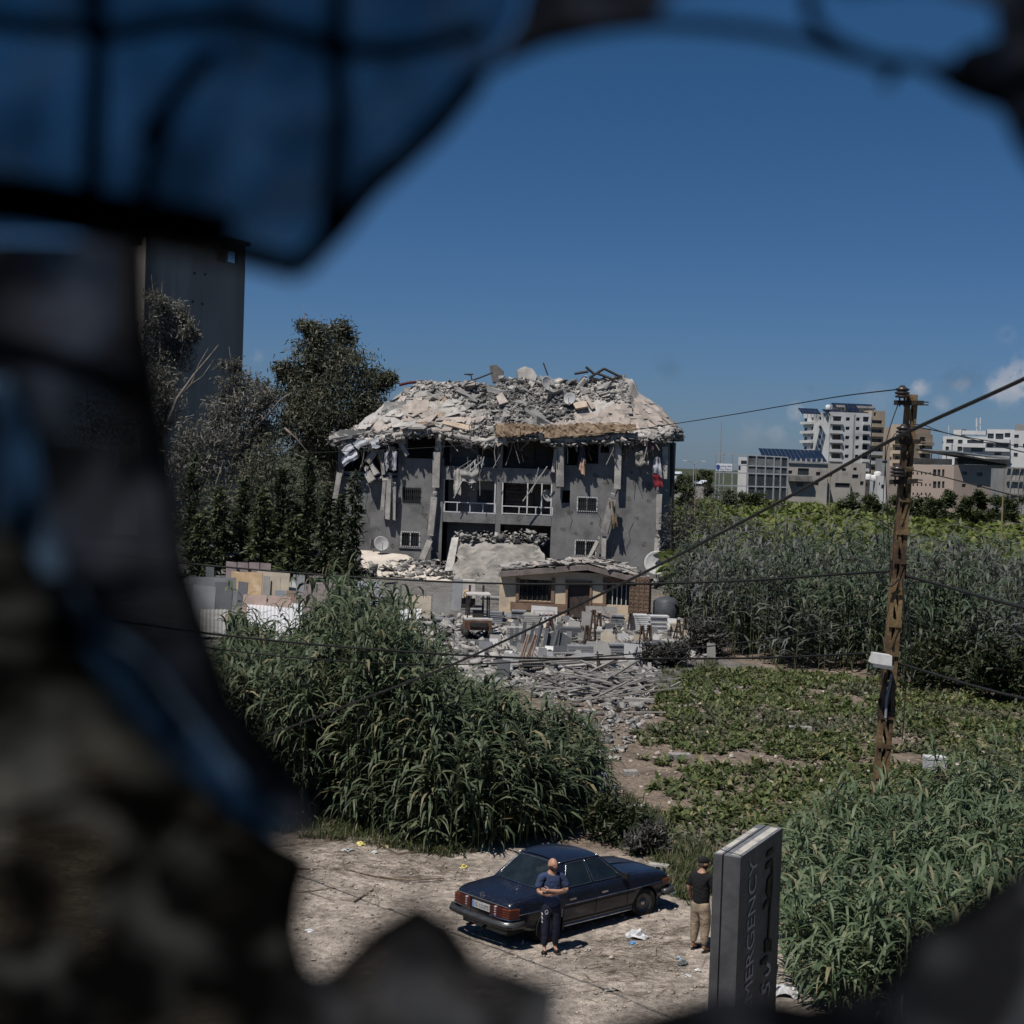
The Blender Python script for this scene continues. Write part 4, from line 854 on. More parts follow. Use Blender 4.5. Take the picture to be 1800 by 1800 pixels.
def rubblemesh(pts, smin, smax, m, name, parent):
    n = len(pts); base = np.array([[-1, -1, -1], [1, -1, -1], [1, 1, -1], [-1, 1, -1], [-1, -1, 1], [1, -1, 1], [1, 1, 1], [-1, 1, 1]]) * .5
    d = NR.uniform(.3, 1.4, (n, 1, 3)) * np.array([1.35, .8, .28]); s = smin + (smax - smin) * NR.random((n, 1, 1)) ** 2.5; v = base[None] * d * s + NR.normal(0, .1, (n, 8, 3)) * s
    a, b, c = NR.normal(0, .45, n), NR.normal(0, .45, n), NR.uniform(0, 6.28, n)
    for (i_, j_, an) in ((1, 2, a), (0, 2, b), (0, 1, c)):
        ca_, sa_ = np.cos(an)[:, None], np.sin(an)[:, None]; p, q = v[..., i_].copy(), v[..., j_].copy(); v[..., i_] = p * ca_ - q * sa_; v[..., j_] = p * sa_ + q * ca_
    v = v + np.asarray(pts)[:, None]; f = np.array([(3, 2, 1, 0), (4, 5, 6, 7), (0, 1, 5, 4), (1, 2, 6, 5), (2, 3, 7, 6), (3, 0, 4, 7)]); q = (np.arange(n) * 8)[:, None, None] + f[None]
    mi = np.repeat(NR.integers(0, len(m), n), 6); o = link(name, npmesh(name, v.reshape(-1, 3), q.reshape(-1, 4), m, mi), parent); o['kind'] = 'stuff'; return o
rmix = [mat('rubble_a', (.255, .248, .24), .95, .25, 2, bump=.4), mat('rubble_b', (.21, .205, .20), .95, .25, 2, bump=.4), mat('rubble_c', (.35, .33, .31), .95, .2, 2, bump=.4), mat('rubble_d', (.12, .115, .112), .95, .3, 2, bump=.4)]
p1 = rubble_on(3200, (590, 1110), lambda x: (lerp(x, TOPL), lerp(x, EAVE) - 4 if x < 960 else lerp(x, TOPL) + 45), 0, 0)
p2 = rubble_on(1500, (800, 1010), lambda x: (lerp(x, TOPL), 745), 0, 0)
p3 = rubble_on(500, (580, 1185), lambda x: (lerp(x, EAVE) - 10, lerp(x, EAVE)), 0, 0)
p4 = rubble_on(1900, (600, 840), lambda x: (lerp(x, TOPL), lerp(x, EAVE) - 6), 0, 0)
rubblemesh(np.concatenate([p1, p3, p4]), .08, .50, [rmix[0], rmix[2], rmix[1], rmix[2]], 'rubble', RF)
rubblemesh(np.concatenate([p2, rubble_on(1800, (840, 1010), lambda x: (lerp(x, TOPL) + 4, 738), 0, 0)]), .08, .52, [rmix[1], rmix[3], rmix[0], rmix[3], rmix[1]], 'dark_rubble', RF)
# broken concrete posts and strips hanging off the facade
def strip(x0, y0, x1, y1, wpx, v0, v1, m=None, name='hanging_post', th=.3):
    a, b = FL(x0, y0, v0), FL(x1, y1, v1); mb = MB().bar(a, b, wpx / 22.9, th, (0, 1, 0)); r = random.Random(int(x0 * 7 + y0))
    mid = (a + b) / 2; mb.bar(a + Vector((0, 0, .2)), a + (a - b).normalized() * r.uniform(.2, .5), wpx / 22.9 * .6, th * .6, (0, 1, 0))
    mb.v = [tuple(c + r.uniform(-.05, .05) for c in p) for p in mb.v]; return mb.build(name, m or concl, B)
for s_ in [(768, 795, 766, 856, 12, -.6, -.45), (764, 874, 757, 942, 12, -.4, -.5), (756, 950, 742, 985, 10, -.5, -1.2), (685, 842, 681, 912, 9, -.7, -.5), (676, 846, 672, 898, 6, -.6, -.45), (694, 855, 693, 914, 5, -.6, -.45),
           (598, 832, 586, 896, 9, -.3, -.5), (985, 786, 984, 856, 13, -.7, -.6), (1087, 772, 1086, 860, 11, -.6, -.5), (1076, 878, 1062, 938, 13, -.9, -.7), (1062, 942, 1061, 988, 8, -.5, -.7), (1170, 784, 1168, 842, 10, -.4, -.3),
           (1159, 868, 1158, 932, 9, -.4, -.4), (1156, 946, 1152, 994, 8, -.5, -.9), (1050, 952, 1033, 984, 6, -.6, -1.4), (651, 812, 662, 834, 8, -.6, -.8), (662, 790, 646, 812, 12, -.8, -.7), (700, 770, 716, 800, 7, -.5, -.6), (770, 766, 772, 800, 9, -.3, -.3), (1078, 775, 1076, 800, 9, -.35, -.3),
           (670, 790, 674, 834, 7, -.6, -.7), (690, 785, 688, 826, 8, -.6, -.6), (646, 830, 655, 846, 14, -.7, -.9), (672, 842, 690, 841, 6, -.6, -.6), (978, 790, 972, 830, 6, -.5, -.4)]:
    strip(*s_)
rod('drain_pipe', [(1181, 772), (1180, 1000)], .16, ironm, .3)
rod('fallen_pole', [(962, 820), (930, 866), (919, 881)], .05, concl, -.9); rod('fallen_pole', [(947, 822), (940, 850), (934, 866)], .035, concl, -.7)
for k in range(95):                                     # rebar and torn cable under the eave
    x = R.choice([R.uniform(600, 700), R.uniform(770, 980), R.uniform(980, 1170)]); y = lerp(x, EAVE) + 2; L_ = R.uniform(8, 55); dx = R.gauss(0, 10)
    rod('hanging_rebar', [(x, y), (x + dx * .3 + R.gauss(0, 3), y + L_ * .5), (x + dx, y + L_)], R.uniform(.015, .045), R.choice([ironm, concd, rust, concl]), -.5 - R.random() * .7)
for k in range(26):
    x = R.gauss(838, 9); y = R.uniform(800, 835); rod('hanging_rebar', [(x, y), (x + R.gauss(-6, 9), y + R.uniform(14, 44))], .03, R.choice([wframe, concd]), -.8)
for k in range(14):
    x = R.uniform(826, 862); y = R.uniform(735, 770); rod('hanging_rebar', [(x, y), (x + R.gauss(0, 8), y + R.uniform(4, 26)), (x + R.gauss(4, 10), y + R.uniform(14, 40))], .03, R.choice([rust, concd]), -.8)
for k in range(60):                                     # slivers of slab still hanging from the steel
    x = R.choice([R.uniform(596, 720), R.uniform(770, 990), R.uniform(1050, 1176)]); y = lerp(x, EAVE) + R.uniform(2, 16); q = FL(x, y, -.5 - R.random() * .7)
    link('hanging_fragment', R.choice(plates), B, q, (R.uniform(.9, 2.2), R.uniform(-.5, .5), R.uniform(-.6, .6)), (R.uniform(.2, .55), R.uniform(.2, .9), 1))
ue = np.array([(R.uniform(us[0], us[-1]), R.uniform(-1.3, -.5), 0) for _ in range(800)]); ue[:, 2] = [np.interp(a[0], us, ez) - .3 - R.random() * .35 for a in ue]
se = np.array([((us[0] + R.uniform(0, .25), us[-1] - R.uniform(-.1, .25))[k % 2], R.uniform(-1.2, 9), 0) for k in range(420)]); se[:, 2] = [hz(a[0], a[1]) - R.random() * (hz(a[0], a[1]) - np.interp(a[0], us, ez) + .4) for a in se]
rubblemesh(np.concatenate([ue, se]), .1, .5, rmix, 'eave_rubble', B)
# --- cloth and bedding that hangs out of the ruin
def cloth(pxs_, v, m, label, name='hanging_cloth', amp=.12, nx=8, ny=8):
    """quad patch (tl, tr, br, bl) with folds"""
    tl, tr, br, bl_ = [fo + EU * q.x + EV * q.y + Vector((0, 0, q.z)) for q in (FL(x, y, v) for x, y in pxs_)]; r = random.Random(int(tl.x * 97)); ph = r.uniform(0, 6)
    vs = []; fs = []
    for j in range(ny + 1):
        for i_ in range(nx + 1):
            a, b = i_ / nx, j / ny; p = tl.lerp(tr, a).lerp(bl_.lerp(br, a), b); p = p + Vector((r.uniform(-.03, .03), -amp * (math.sin(a * 11 + ph + b * 2) * .5 + .5) - amp * .4 * math.sin(b * 9 + ph), r.uniform(-.03, .03) - .06 * math.sin(a * 7 + ph))); vs.append(p)
    for j in range(ny):
        for i_ in range(nx): k = j * (nx + 1) + i_; fs.append((k, k + 1, k + nx + 2, k + nx + 1))
    n_ = len(vs); mb = MB(); mb.add(vs, fs); mb.add([p + Vector((0, .02, 0)) for p in vs], [f[::-1] for f in fs])
    return mb.world(name, m, label, 'cloth', 'cloth hanging from the ruin', True)
def fab(n_, c, c2=None): return mat('cloth_' + n_, c, .95, .15, 4, col2=c2, bump=.3)
cloth([(600, 806), (626, 790), (630, 804), (604, 820)], -1.2, fab('white', (.55, .55, .60)), 'crumpled white bedding spilling over the left corner of the ruin')
cloth([(600, 790), (616, 778), (624, 788), (608, 800)], -1.3, fab('white', (.55, .55, .60)), 'white sheet caught above the bedding at the left corner', amp=.05)
cloth([(620, 778), (640, 768), (646, 778), (630, 790)], -1.3, fab('pale', (.50, .51, .55)), 'pale sheet draped under the left end of the eave', amp=.06)
cloth([(648, 776), (664, 766), (668, 786), (652, 790)], -1.3, fab('pale', (.50, .51, .55)), 'pale square cloth beside the broken posts on the left', amp=.05)
cloth([(676, 795), (684, 795), (682, 828), (678, 828)], -1.0, fab('lilac', (.42, .42, .50)), 'long lilac cloth among the hanging posts on the left', amp=.08)
cloth([(690, 796), (698, 794), (696, 826), (691, 828)], -1.0, fab('lilac', (.42, .42, .50)), 'short lilac cloth right of the hanging posts on the left', amp=.08)
cloth([(798, 826), (811, 822), (810, 870), (797, 868)], -.7, fab('beige', (.42, .39, .36)), 'beige garment hanging on the balcony below the torn bars', amp=.10)
cloth([(808, 826), (842, 824), (838, 850), (812, 846)], -.8, fab('greyrag', (.26, .25, .24)), 'grey rag bundle tangled in the torn bars', amp=.25)
cloth([(1019, 783), (1028, 783), (1030, 815), (1014, 820)], -.7, fab('dark', (.06, .05, .07)), 'dark curtain hanging from the right hand top window', amp=.10)
cloth([(1021, 808), (1027, 806), (1028, 838), (1018, 826)], -.75, fab('pink', (.45, .30, .28), (.5, .33, .18)), 'pink and orange scarf tip below the dark curtain', amp=.05)
cloth([(1116, 794), (1138, 792), (1141, 818), (1117, 820)], -.7, fab('stripe', (.42, .40, .35), (.22, .20, .18)), 'striped mattress hanging on the right wall of the ruin', 'mattress', amp=.22)
cloth([(1150, 806), (1160, 802), (1164, 838), (1146, 830)], -.7, fab('silver', (.36, .37, .42)), 'silver grey quilt hanging at the right corner', amp=.15)
cloth([(1146, 832), (1162, 836), (1166, 856), (1150, 856)], -.68, fab('red', (.25, .03, .04), (.12, .02, .03)), 'dark red blanket end below the silver quilt', amp=.1)
cloth([(1144, 768), (1152, 766), (1150, 790), (1146, 788)], -.9, fab('magenta', (.28, .06, .18)), 'magenta cloth under the right end of the eave', amp=.08)
cloth([(1126, 770), (1142, 768), (1136, 784), (1122, 778)], -.9, fab('rose', (.36, .26, .24)), 'rose rug folded under the right eave', amp=.12)
cloth([(1070, 880), (1080, 882), (1086, 925), (1076, 930)], -.9, fab('darkrag', (.10, .09, .085), (.25, .18, .1)), 'dark ragged curtain trailing beside the leaning post', amp=.2)
# --- slabs fallen to the ground in front
gsl = mat('fallen_concrete', (.235, .222, .205), .95, .28, .7, bump=1.0, bscale=5, stain=((.13, .124, .118), .8, .52), pock=((.08, .075, .07), 1.2, .16))
def heap(name, label, corners, z, m, seed, amp=.25, nx=26, ny=18, catg='slab', thick=.3):
    tl, tr, br, bl_ = corners; vs = []; fs = []
    for j in range(ny + 1):
        for i_ in range(nx + 1):
            a, b = i_ / nx, j / ny; p = tl.lerp(tr, a).lerp(bl_.lerp(br, a), b); ed = min(a, 1 - a, b, 1 - b)
            nzv = float(vnoise(p.x, p.y + p.z, 1.1, seed)) - .5; cr = abs(float(vnoise(p.x, p.y + p.z * 1.3, .7, seed + 3)) - .5)
            p = p + Vector(((float(vnoise(p.z, p.x, 2, seed)) - .5) * .5 * (ed < .06), -nzv * amp + (.10 if cr < .03 else 0), nzv * amp)); vs.append(p)
    for j in range(ny):
        for i_ in range(nx): k = j * (nx + 1) + i_; fs.append((k, k + 1, k + nx + 2, k + nx + 1))
    mb = MB(); mb.add(vs, fs); mb.add([p + Vector((0, thick, -thick)) for p in vs], [f[::-1] for f in fs])
    return mb.world(name, m, label, catg)
W_ = lambda x, y, v: fo + EU * FL(x, y, v).x + EV * v + Vector((0, 0, FL(x, y, v).z))
heap('fallen_slab', 'great cracked concrete floor slab leaning against the ruin behind the kiosk', [W_(812, 943, -1.5), W_(944, 950, -1.5), W_(976, 1030, -9), W_(786, 1046, -10)], 0, gsl, 4, .34, 44, 30)
beige = mat('beige_slab', (.50, .45, .40), .95, .12, .6, bump=.5, bscale=4)
heap('fallen_slab', 'pale beige slab sloping down below the satellite dishes', [W_(632, 966, -1.2), W_(716, 976, -1.2), W_(796, 1024, -8), W_(640, 1026, -8)], 0, beige, 7, .12)
heap('fallen_slab', 'pale slab fragment beside the spiky cypress', [W_(584, 960, -1), W_(604, 958, -1), W_(600, 972, -2.5), W_(584, 970, -2.5)], 0, beige, 9, .05)
def groundrub(name, label, poly, n, smin, smax, hfun=None):
    a = scatter(poly, n); pz = onland(a); pz[:, 2] += .05 + (hfun(a) if hfun is not None else 0); o = rubblemesh(pz, smin, smax, rmix, name, None); tag(o, label, 'rubble')
wq = lambda x, y, v: (W_(x, y, v).x, W_(x, y, v).y)
groundrub('rubble', 'loose rubble at the foot of the ruined building', [wq(590, 1000, -.3), wq(1185, 1000, -.3), wq(1190, 1000, -6), wq(590, 1000, -8)], 1500, .12, .6, lambda a: NR.random(len(a)) ** 3 * .7)
pp = []
for k in range(420):
    x, y = R.uniform(680, 800), R.uniform(985, 1020); y = max(y, 985 + abs(x - 740) * .1); v = -1.2 - 4.8 * (y - 968) / 48; q = W_(x, y, v); pp.append((q.x, q.y, q.z + .1))
for k in range(260):
    x, y = R.uniform(800, 960), R.gauss(946, 5); q = W_(x, y, -1.6 - R.random()); pp.append((q.x, q.y, q.z))
tag(rubblemesh(np.array(pp), .12, .6, rmix, 'rubble', None), 'broken stone spilled down the pale slab and along the fallen floor slab', 'rubble')
strip(801, 950, 790, 1008, 14, -2.5, -6, concl, 'broken_edge', .5)
def dish(p, r_, face, label, m=None, name='satellite_dish'):
    f = Vector(face).normalized(); root = thing(name, label, 'satellite dish', p); q = f.to_track_quat('Z', 'Y').to_matrix().to_4x4(); M = Matrix.Translation((0, 0, r_ * 1.1)) @ q
    MB().lathe([(.02, 0), (r_ * .5, r_ * .07), (r_ * .85, r_ * .2), (r_, r_ * .28), (r_ * .99, r_ * .31), (r_ * .84, r_ * .23), (r_ * .5, r_ * .1), (.02, r_ * .03)], 18, M).build('reflector', m or mat('dish_grey', (.36, .36, .365), .6, .15, 3, bump=0), root, True)
    c = M @ Vector((0, 0, 0)); e = M @ Vector((0, 0, r_ * .9)); MB().bar(M @ Vector((0, -r_ * .9, r_ * .25)), e, .03).build('feed_arm', ironm, root); MB().box(e, (.08, .08, .08)).build('feed_horn', wframe, root)
    MB().tube([(0, .1, 0), (0, .1, r_ * .6), c], .035, 6).build('mast', ironm, root); return root
dish(W_(669, 972, -1.6), .62, (.35, -.8, .35), 'large white satellite dish on the pale slab left of the barred window')
dish(W_(652, 966, -1.4), .42, (.95, -.3, .2), 'smaller white satellite dish seen edge on beside the larger one')
dish(W_(961, 884, .4), .5, (.5, -.7, .2), 'white satellite dish on the first floor balcony')
dish(W_(961, 690, 3.2), .62, (.5, -.7, .3), 'white satellite dish lying in the rubble on the roof'); 
dish(W_(1002, 714, 1.6), .5, (-.4, -.9, .3), 'white satellite dish low on the rubble slope')
dish(W_(1154, 1016, -5), .95, (-.15, -.95, .4), 'big white satellite dish at the right corner of the kiosk roof')
# ------------------------------------------------------------------ far buildings
class Face:
    """vertical plane through two ground points given as (pixel x, distance)"""
    def __init__(s, a, b):
        s.A = P(a[0], 830, a[1]); s.B = P(b[0], 830, b[1]); s.A.z = s.B.z = 0; s.e = (s.B - s.A).normalized(); s.L = (s.B - s.A).length; s.n = Vector((s.e.y, -s.e.x, 0))
        if s.n.y > 0: s.n = -s.n
    def w(s, u, v, z): return s.A + s.e * u - s.n * v + Vector((0, 0, z))     # v runs into the building
    def px(s, x, y):
        d = pxray(x, y); t = (s.A - CAM).dot(s.n) / d.dot(s.n); p = CAM + d * t; return (p - s.A).dot(s.e), p.z
    def rect(s, x0, x1, y0, y1):
        xm, ym = (x0 + x1) / 2, (y0 + y1) / 2; return (s.px(x0, ym)[0], s.px(x1, ym)[0], s.px(xm, y1)[1], s.px(xm, y0)[1])
whitew = mat('white_wall', (.52, .52, .53), .9, .08, .25, stain=((.33, .33, .34), .12, .58), bump=0)
greyw = mat('grey_wall', (.26, .26, .265), .9, .12, .3, bump=0)
creamw = mat('cream_wall', (.42, .34, .26), .9, .08, .3, bump=0)
tanw = mat('warehouse_wall', (.37, .30, .26), .9, .07, .25, stain=((.28, .23, .20), .2, .6), bump=0)
palew = mat('pale_wall', (.34, .32, .30), .9, .12, .25, stain=((.24, .225, .21), .3, .57), bump=0)
winm = glassmat('far_pane', (.03, .034, .04), .15)
solar = mat('solar_panel', (.012, .018, .035), .18, .2, .5, bump=0, spec=.6)
steel = mat('grey_steel', (.26, .28, .31), .6, .15, 2, bump=0)
tanks = mat('tank_plastic', (.6, .6, .6), .5, .1, 2, bump=0)
def block(name, label, F, top, holes, m, depth, root=None, th=.3, back=True, zb=-.4):
    r = root or thing(name, label, 'building', F.A)
    hs = [F.rect(*h[:4]) for h in holes]; zt = F.px(*top)[1]
    MB().wall(0, F.L, zb, zt, 0, th, hs, F.w).wpart('wall', m, r)
    for h in hs: MB().prism([F.w(h[0], th * .8, h[2]), F.w(h[1], th * .8, h[2]), F.w(h[1], th * .8, h[3]), F.w(h[0], th * .8, h[3])], -F.n * .05).wpart('window', winm, r)
    if back:
        mb = MB()
        for (u0, u1, v0, v1, z0, z1) in ((0, .25, th + .01, depth, zb, zt - .01), (F.L - .25, F.L, th + .01, depth, zb, zt - .01), (.26, F.L - .26, depth - .25, depth, zb, zt - .01)):
            mb.prism([F.w(u0, v0, z0), F.w(u1, v0, z0), F.w(u1, v1, z0), F.w(u0, v1, z0)], (0, 0, z1 - z0))
        mb.wpart('outer_wall', m, r)
        MB().prism([F.w(.02, th + .02, zt - .6), F.w(F.L - .02, th + .02, zt - .6), F.w(F.L - .02, depth, zt - .6), F.w(.02, depth, zt - .6)], (0, 0, .3)).wpart('roof', greyw, r)
    return r
def foot(r, faces, top, m, depth):
    F, F_ = faces; zt = F.px(*top)[1] - .5; n = Vector((0, 1, 0)); a, b, c = F.A + n * 1.3, F.B + n * 1.3, F_.B + n * 1.3; e = Vector((.4, 0, 0))
    MB().prism([a + e, b, c - e, c - e + n * depth, a + e + n * depth], (0, 0, zt)).wpart('body', m, r)
def ledge(F, r, x0, x1, y0, y1, out_, m, name='balcony'):
    h = F.rect(x0, x1, y0, y1); MB().prism([F.w(h[0], -out_, h[2]), F.w(h[1], -out_, h[2]), F.w(h[1], -.003, h[2]), F.w(h[0], -.003, h[2])], (0, 0, h[3] - h[2])).wpart(name, m, r)
def panels(F, r, x0, x1, ya, yb, v0, v1, nx, ny, name='solar_panel', m=None):
    """tilted panel field: front edge at pixel row yb and depth v0, back edge at row ya and depth v1"""
    u0, z0 = F.px(x0, yb); u1, _ = F.px(x1, yb); _, z1 = F.px(x0, ya)
    for i_ in range(nx):
        for j in range(ny):
            a, b = (i_ + .04) / nx, (i_ + .96) / nx; c, d = (j + .04) / ny, (j + .96) / ny
            q = [F.w(u0 + (u1 - u0) * s_, v0 + (v1 - v0) * t_, z0 + (z1 - z0) * t_) for s_, t_ in ((a, c), (b, c), (b, d), (a, d))]
            MB().prism(q, (0, .0, -.06)).wpart(name, m or solar, r)
    u = MB()
    for s_ in (.05, .5, .95):
        for t_ in (.1, .9): p = F.w(u0 + (u1 - u0) * s_, v0 + (v1 - v0) * t_, z0 + (z1 - z0) * t_ - .07); u.bar(p, (p.x, p.y, min(z0, z1) - 1.2), .12)
    u.wpart('panel_support', steel, r)
def roof_tank(p, r_, h_, label, vert=True, m=None, catg='water tank'):
    mb = MB().lathe([(r_ * .9, 0), (r_, .1), (r_, h_ * .85), (r_ * .6, h_), (.1, h_ * 1.03)], 12); o = mb.build('water_tank', m or tanks, None, True); o.location = p; return tag(o, label, catg, 'water tanks on the far roofs')
# white apartment block with the solar roof
FL1, FF, FR = Face((1409, 540), (1457, 522)), Face((1457, 522), (1528, 524)), Face((1528.3, 525), (1552, 527))
rowsy = [736.5 + 16.35 * k for k in range(8)]
h1 = [(1484 + 3.0 - k * .55, 1493 + 1.2 - k * .55, y - 3, y + 3) for k, y in enumerate(rowsy)] + [(1504 - k * .55 + 1, 1511.5 - k * .55, y - 2.7, y + 3.3) for k, y in enumerate(rowsy)]
hb_ = [(1461.5 - k * .5, 1479.5 - k * .5, y - 5, y + 3.5) for k, y in enumerate(rowsy)]
hb2 = [(1517 - k * .5, 1527.5 - k * .45, y - 4, y + 5) for k, y in enumerate(rowsy)]
apt = block('apartment_block', 'tall white apartment block with a roof full of solar panels', FF, (1490, 725), h1 + hb_ + hb2, whitew, 16, th=1.2)
for k, y in enumerate(rowsy):
    ledge(FF, apt, 1459.5 - k * .5, 1480.5 - k * .5, y + 3.8, y + 9.2, .9, whitew); ledge(FF, apt, 1517 - k * .5, 1527.5 - k * .45, y + 5.4, y + 10.2, .8, whitew)
ledge(FF, apt, 1498.5, 1501.5, 728, 850, .03, greyw, 'drain_chase')
ledge(FF, apt, 1456.9, 1458.2, 728, 850, .05, greyw, 'drain_chase')
hl_ = []
for k, y in enumerate(rowsy):
    hl_ += [(1411.5 - k * .3, 1419 - k * .3, y - 2.5 + 1, y + 4.5), (1426 - k * .3, 1430 - k * .3, y - 3, y + 3), (1439 - k * .3, 1443.5 - k * .3, y - 4, y + 2)]
block('', '', FL1, (1440, 726), hl_, whitew, 8, root=apt, th=.8, back=False)
for k, y in enumerate(rowsy): ledge(FL1, apt, 1410.5 - k * .3, 1431 - k * .3, y + 4.8, y + 9.4, 1.0, whitew)
hr = [(1533 - k * .4, 1551 - k * .4, y - 1.5 + 3.5, y + 4.5 + 3.5) for k, y in enumerate(rowsy)] + [(1536, 1540, 725, 731)]
block('', '', FR, (1540, 722), hr, creamw, 12, root=apt, th=1.0)
for k, y in enumerate(rowsy): ledge(FR, apt, 1531.5 - k * .4, 1551.5 - k * .4, y + 8.2, y + 14.5, .9, creamw if k not in (3, 4) else whitew)
panels(FF, apt, 1410, 1445, 716, 727, .5, 5, 7, 2); panels(FF, apt, 1453, 1484, 718, 727, .5, 5, 6, 2); panels(FF, apt, 1477, 1550, 706, 716, 5, 10, 13, 3); panels(FF, apt, 1493, 1514, 710, 722, 2, 5, 4, 2); panels(FF, apt, 1486, 1530, 722, 727, .5, 2.5, 9, 1)
h = FF.rect(1482, 1548, 712, 726); MB().prism([FF.w(h[0], 6, h[2]), FF.w(h[1], 6, h[2]), FF.w(h[1], 12, h[2]), FF.w(h[0], 12, h[2])], (0, 0, h[3] - h[2])).wpart('stair_house', palew, apt)
# steel frame annex with glass panels and a banner
FS = Face((1258, 335), (1386, 330)); st_ = thing('steel_frame_annex', 'grey steel frame with dark glass panels and a clinic banner', 'building', FS.A)
xs5 = [1259, 1273, 1288, 1314.5, 1330, 1346, 1361, 1373, 1385]; ys5 = lambda x: [797 + (x - 1259) * .055, 816 + (x - 1259) * .045, 830 + (x - 1259) * .035, 853 + (x - 1259) * .03, 880]
for x in xs5:
    a = FS.px(x, ys5(x)[0]); MB().bar(FS.w(a[0], 0, a[1]), FS.w(FS.px(x - 1.2, 850)[0], 0, -.3), .28).wpart('steel_post', steel, st_)
for k in range(4):
    a, b = FS.px(1259, ys5(1259)[k]), FS.px(1385, ys5(1385)[k]); MB().bar(FS.w(a[0], -.02, a[1]), FS.w(b[0], -.02, b[1]), .24).wpart('steel_beam', steel, st_)
for c_ in range(3, 8):
    for k in range(4):
        xa, xb_ = xs5[c_], xs5[c_ + 1]; a, b = FS.px(xa + .8, ys5(xa)[k] + 1), FS.px(xb_ - .8, ys5(xb_)[k + 1] - .6)
        MB().prism([FS.w(a[0], .1, b[1]), FS.w(b[0], .1, b[1]), FS.w(b[0], .1, a[1]), FS.w(a[0], .1, a[1])], -FS.n * .05).wpart('glass_panel', winm if k > 1 or c_ > 6 else mat('dull_glass', (.10, .105, .11), .25, .4, .6, bump=0), st_)
hh_ = FS.rect(1289, 1313, 803, 829); MB().prism([FS.w(hh_[0], 6, -.3), FS.w(hh_[1], 6, -.3), FS.w(hh_[1], 12, -.3), FS.w(hh_[0], 12, -.3)], (0, 0, hh_[3] + .3)).wpart('inner_block', whitew, st_)
for (x0, x1, y0, y1) in ((1294, 1304, 809, 814), (1289.5, 1293, 818, 825)):
    h = FS.rect(x0, x1, y0, y1); MB().prism([FS.w(h[0], 5.95, h[2]), FS.w(h[1], 5.95, h[2]), FS.w(h[1], 5.95, h[3]), FS.w(h[0], 5.95, h[3])], -FS.n * -.04).wpart('window', winm, st_)
h = FS.rect(1260, 1287.5, 815, 828); ban_ = MB().prism([FS.w(h[0], -.25, h[2]), FS.w(h[1], -.25, h[2]), FS.w(h[1], -.25, h[3]), FS.w(h[0], -.25, h[3])], -FS.n * .05).wpart('banner', mat('banner_white', (.62, .63, .66), .7, .04, 2, bump=0), st_)
blue = mat('banner_blue', (.02, .05, .22), .7, .1, 2, bump=0); hu, hz_ = h[1] - h[0], h[3] - h[2]
MB().prism([FS.w(h[0] + hu * .10 + .38 * math.cos(t) * (1 + .25 * math.sin(t)), -.31, h[2] + hz_ * .48 + .62 * math.sin(t)) for t in np.linspace(0, 6.0, 14)], -FS.n * .03).wpart('emblem', blue, ban_)
def text_mesh(s_, size):
    cu = bpy.data.curves.new('lettering', 'FONT'); cu.body = s_; cu.size = size; cu.extrude = 0; o = bpy.data.objects.new('lettering', cu); C.objects.link(o)
    dg = bpy.context.evaluated_depsgraph_get(); me = bpy.data.meshes.new_from_object(o.evaluated_get(dg)); bpy.data.objects.remove(o); bpy.data.curves.remove(cu); return me
def text_on(s_, size, org, ex, ey, m, name, parent, lift=0.0, off=(0, 0, 0), fit=None):
    """flat lettering laid on the plane org + x*ex + y*ey (world or parent coordinates)"""
    me = text_mesh(s_, size); co = np.zeros(len(me.vertices) * 3); me.vertices.foreach_get('co', co); co = co.reshape(-1, 3)
    if fit: co[:, 0] *= fit / max(1e-6, co[:, 0].max())
    ex, ey = Vector(ex), Vector(ey); n = ex.cross(ey).normalized(); o = Vector(org) - Vector(off) + n * lift
    me.vertices.foreach_set('co', (np.array(o)[None] + co[:, :1] * np.array(ex)[None] + co[:, 1:2] * np.array(ey)[None]).ravel()); me.materials.clear(); me.materials.append(m); me.update(); return link(name, me, parent)
def split_loose(ob, name):
    """one object for each letter of a lettering mesh"""
    bm = bmesh.new(); bm.from_mesh(ob.data); bm.verts.ensure_lookup_table(); seen = set(); par = ob.parent; m = ob.data.materials[0]; out_ = []
    for v0 in bm.verts:
        if v0.index in seen: continue
        st2 = [v0]; comp = []; seen.add(v0.index)
        while st2:
            v = st2.pop(); comp.append(v)
            for e in v.link_edges:
                q = e.other_vert(v)
                if q.index not in seen: seen.add(q.index); st2.append(q)
        idx = {v.index: k for k, v in enumerate(comp)}; fs = {f for v in comp for f in v.link_faces}
        mb = MB(); mb.v = [tuple(v.co) for v in comp]; mb.f = [tuple(idx[v.index] for v in f.verts) for f in fs]; mb.m = [0] * len(mb.f); out_.append(mb.build(name, m, par))
    bm.free(); bpy.data.objects.remove(ob); return out_
for s_, f_ in (('Lenology Medic', .56), ('Care of Beirut', .16)):
    text_on(s_, hz_ * .38, FS.w(h[0] + hu * .22, -.33, h[2] + hz_ * f_), FS.e, (0, 0, 1), blue, 'lettering', ban_, off=FS.A, fit=hu * .74)['kind'] = 'stuff'
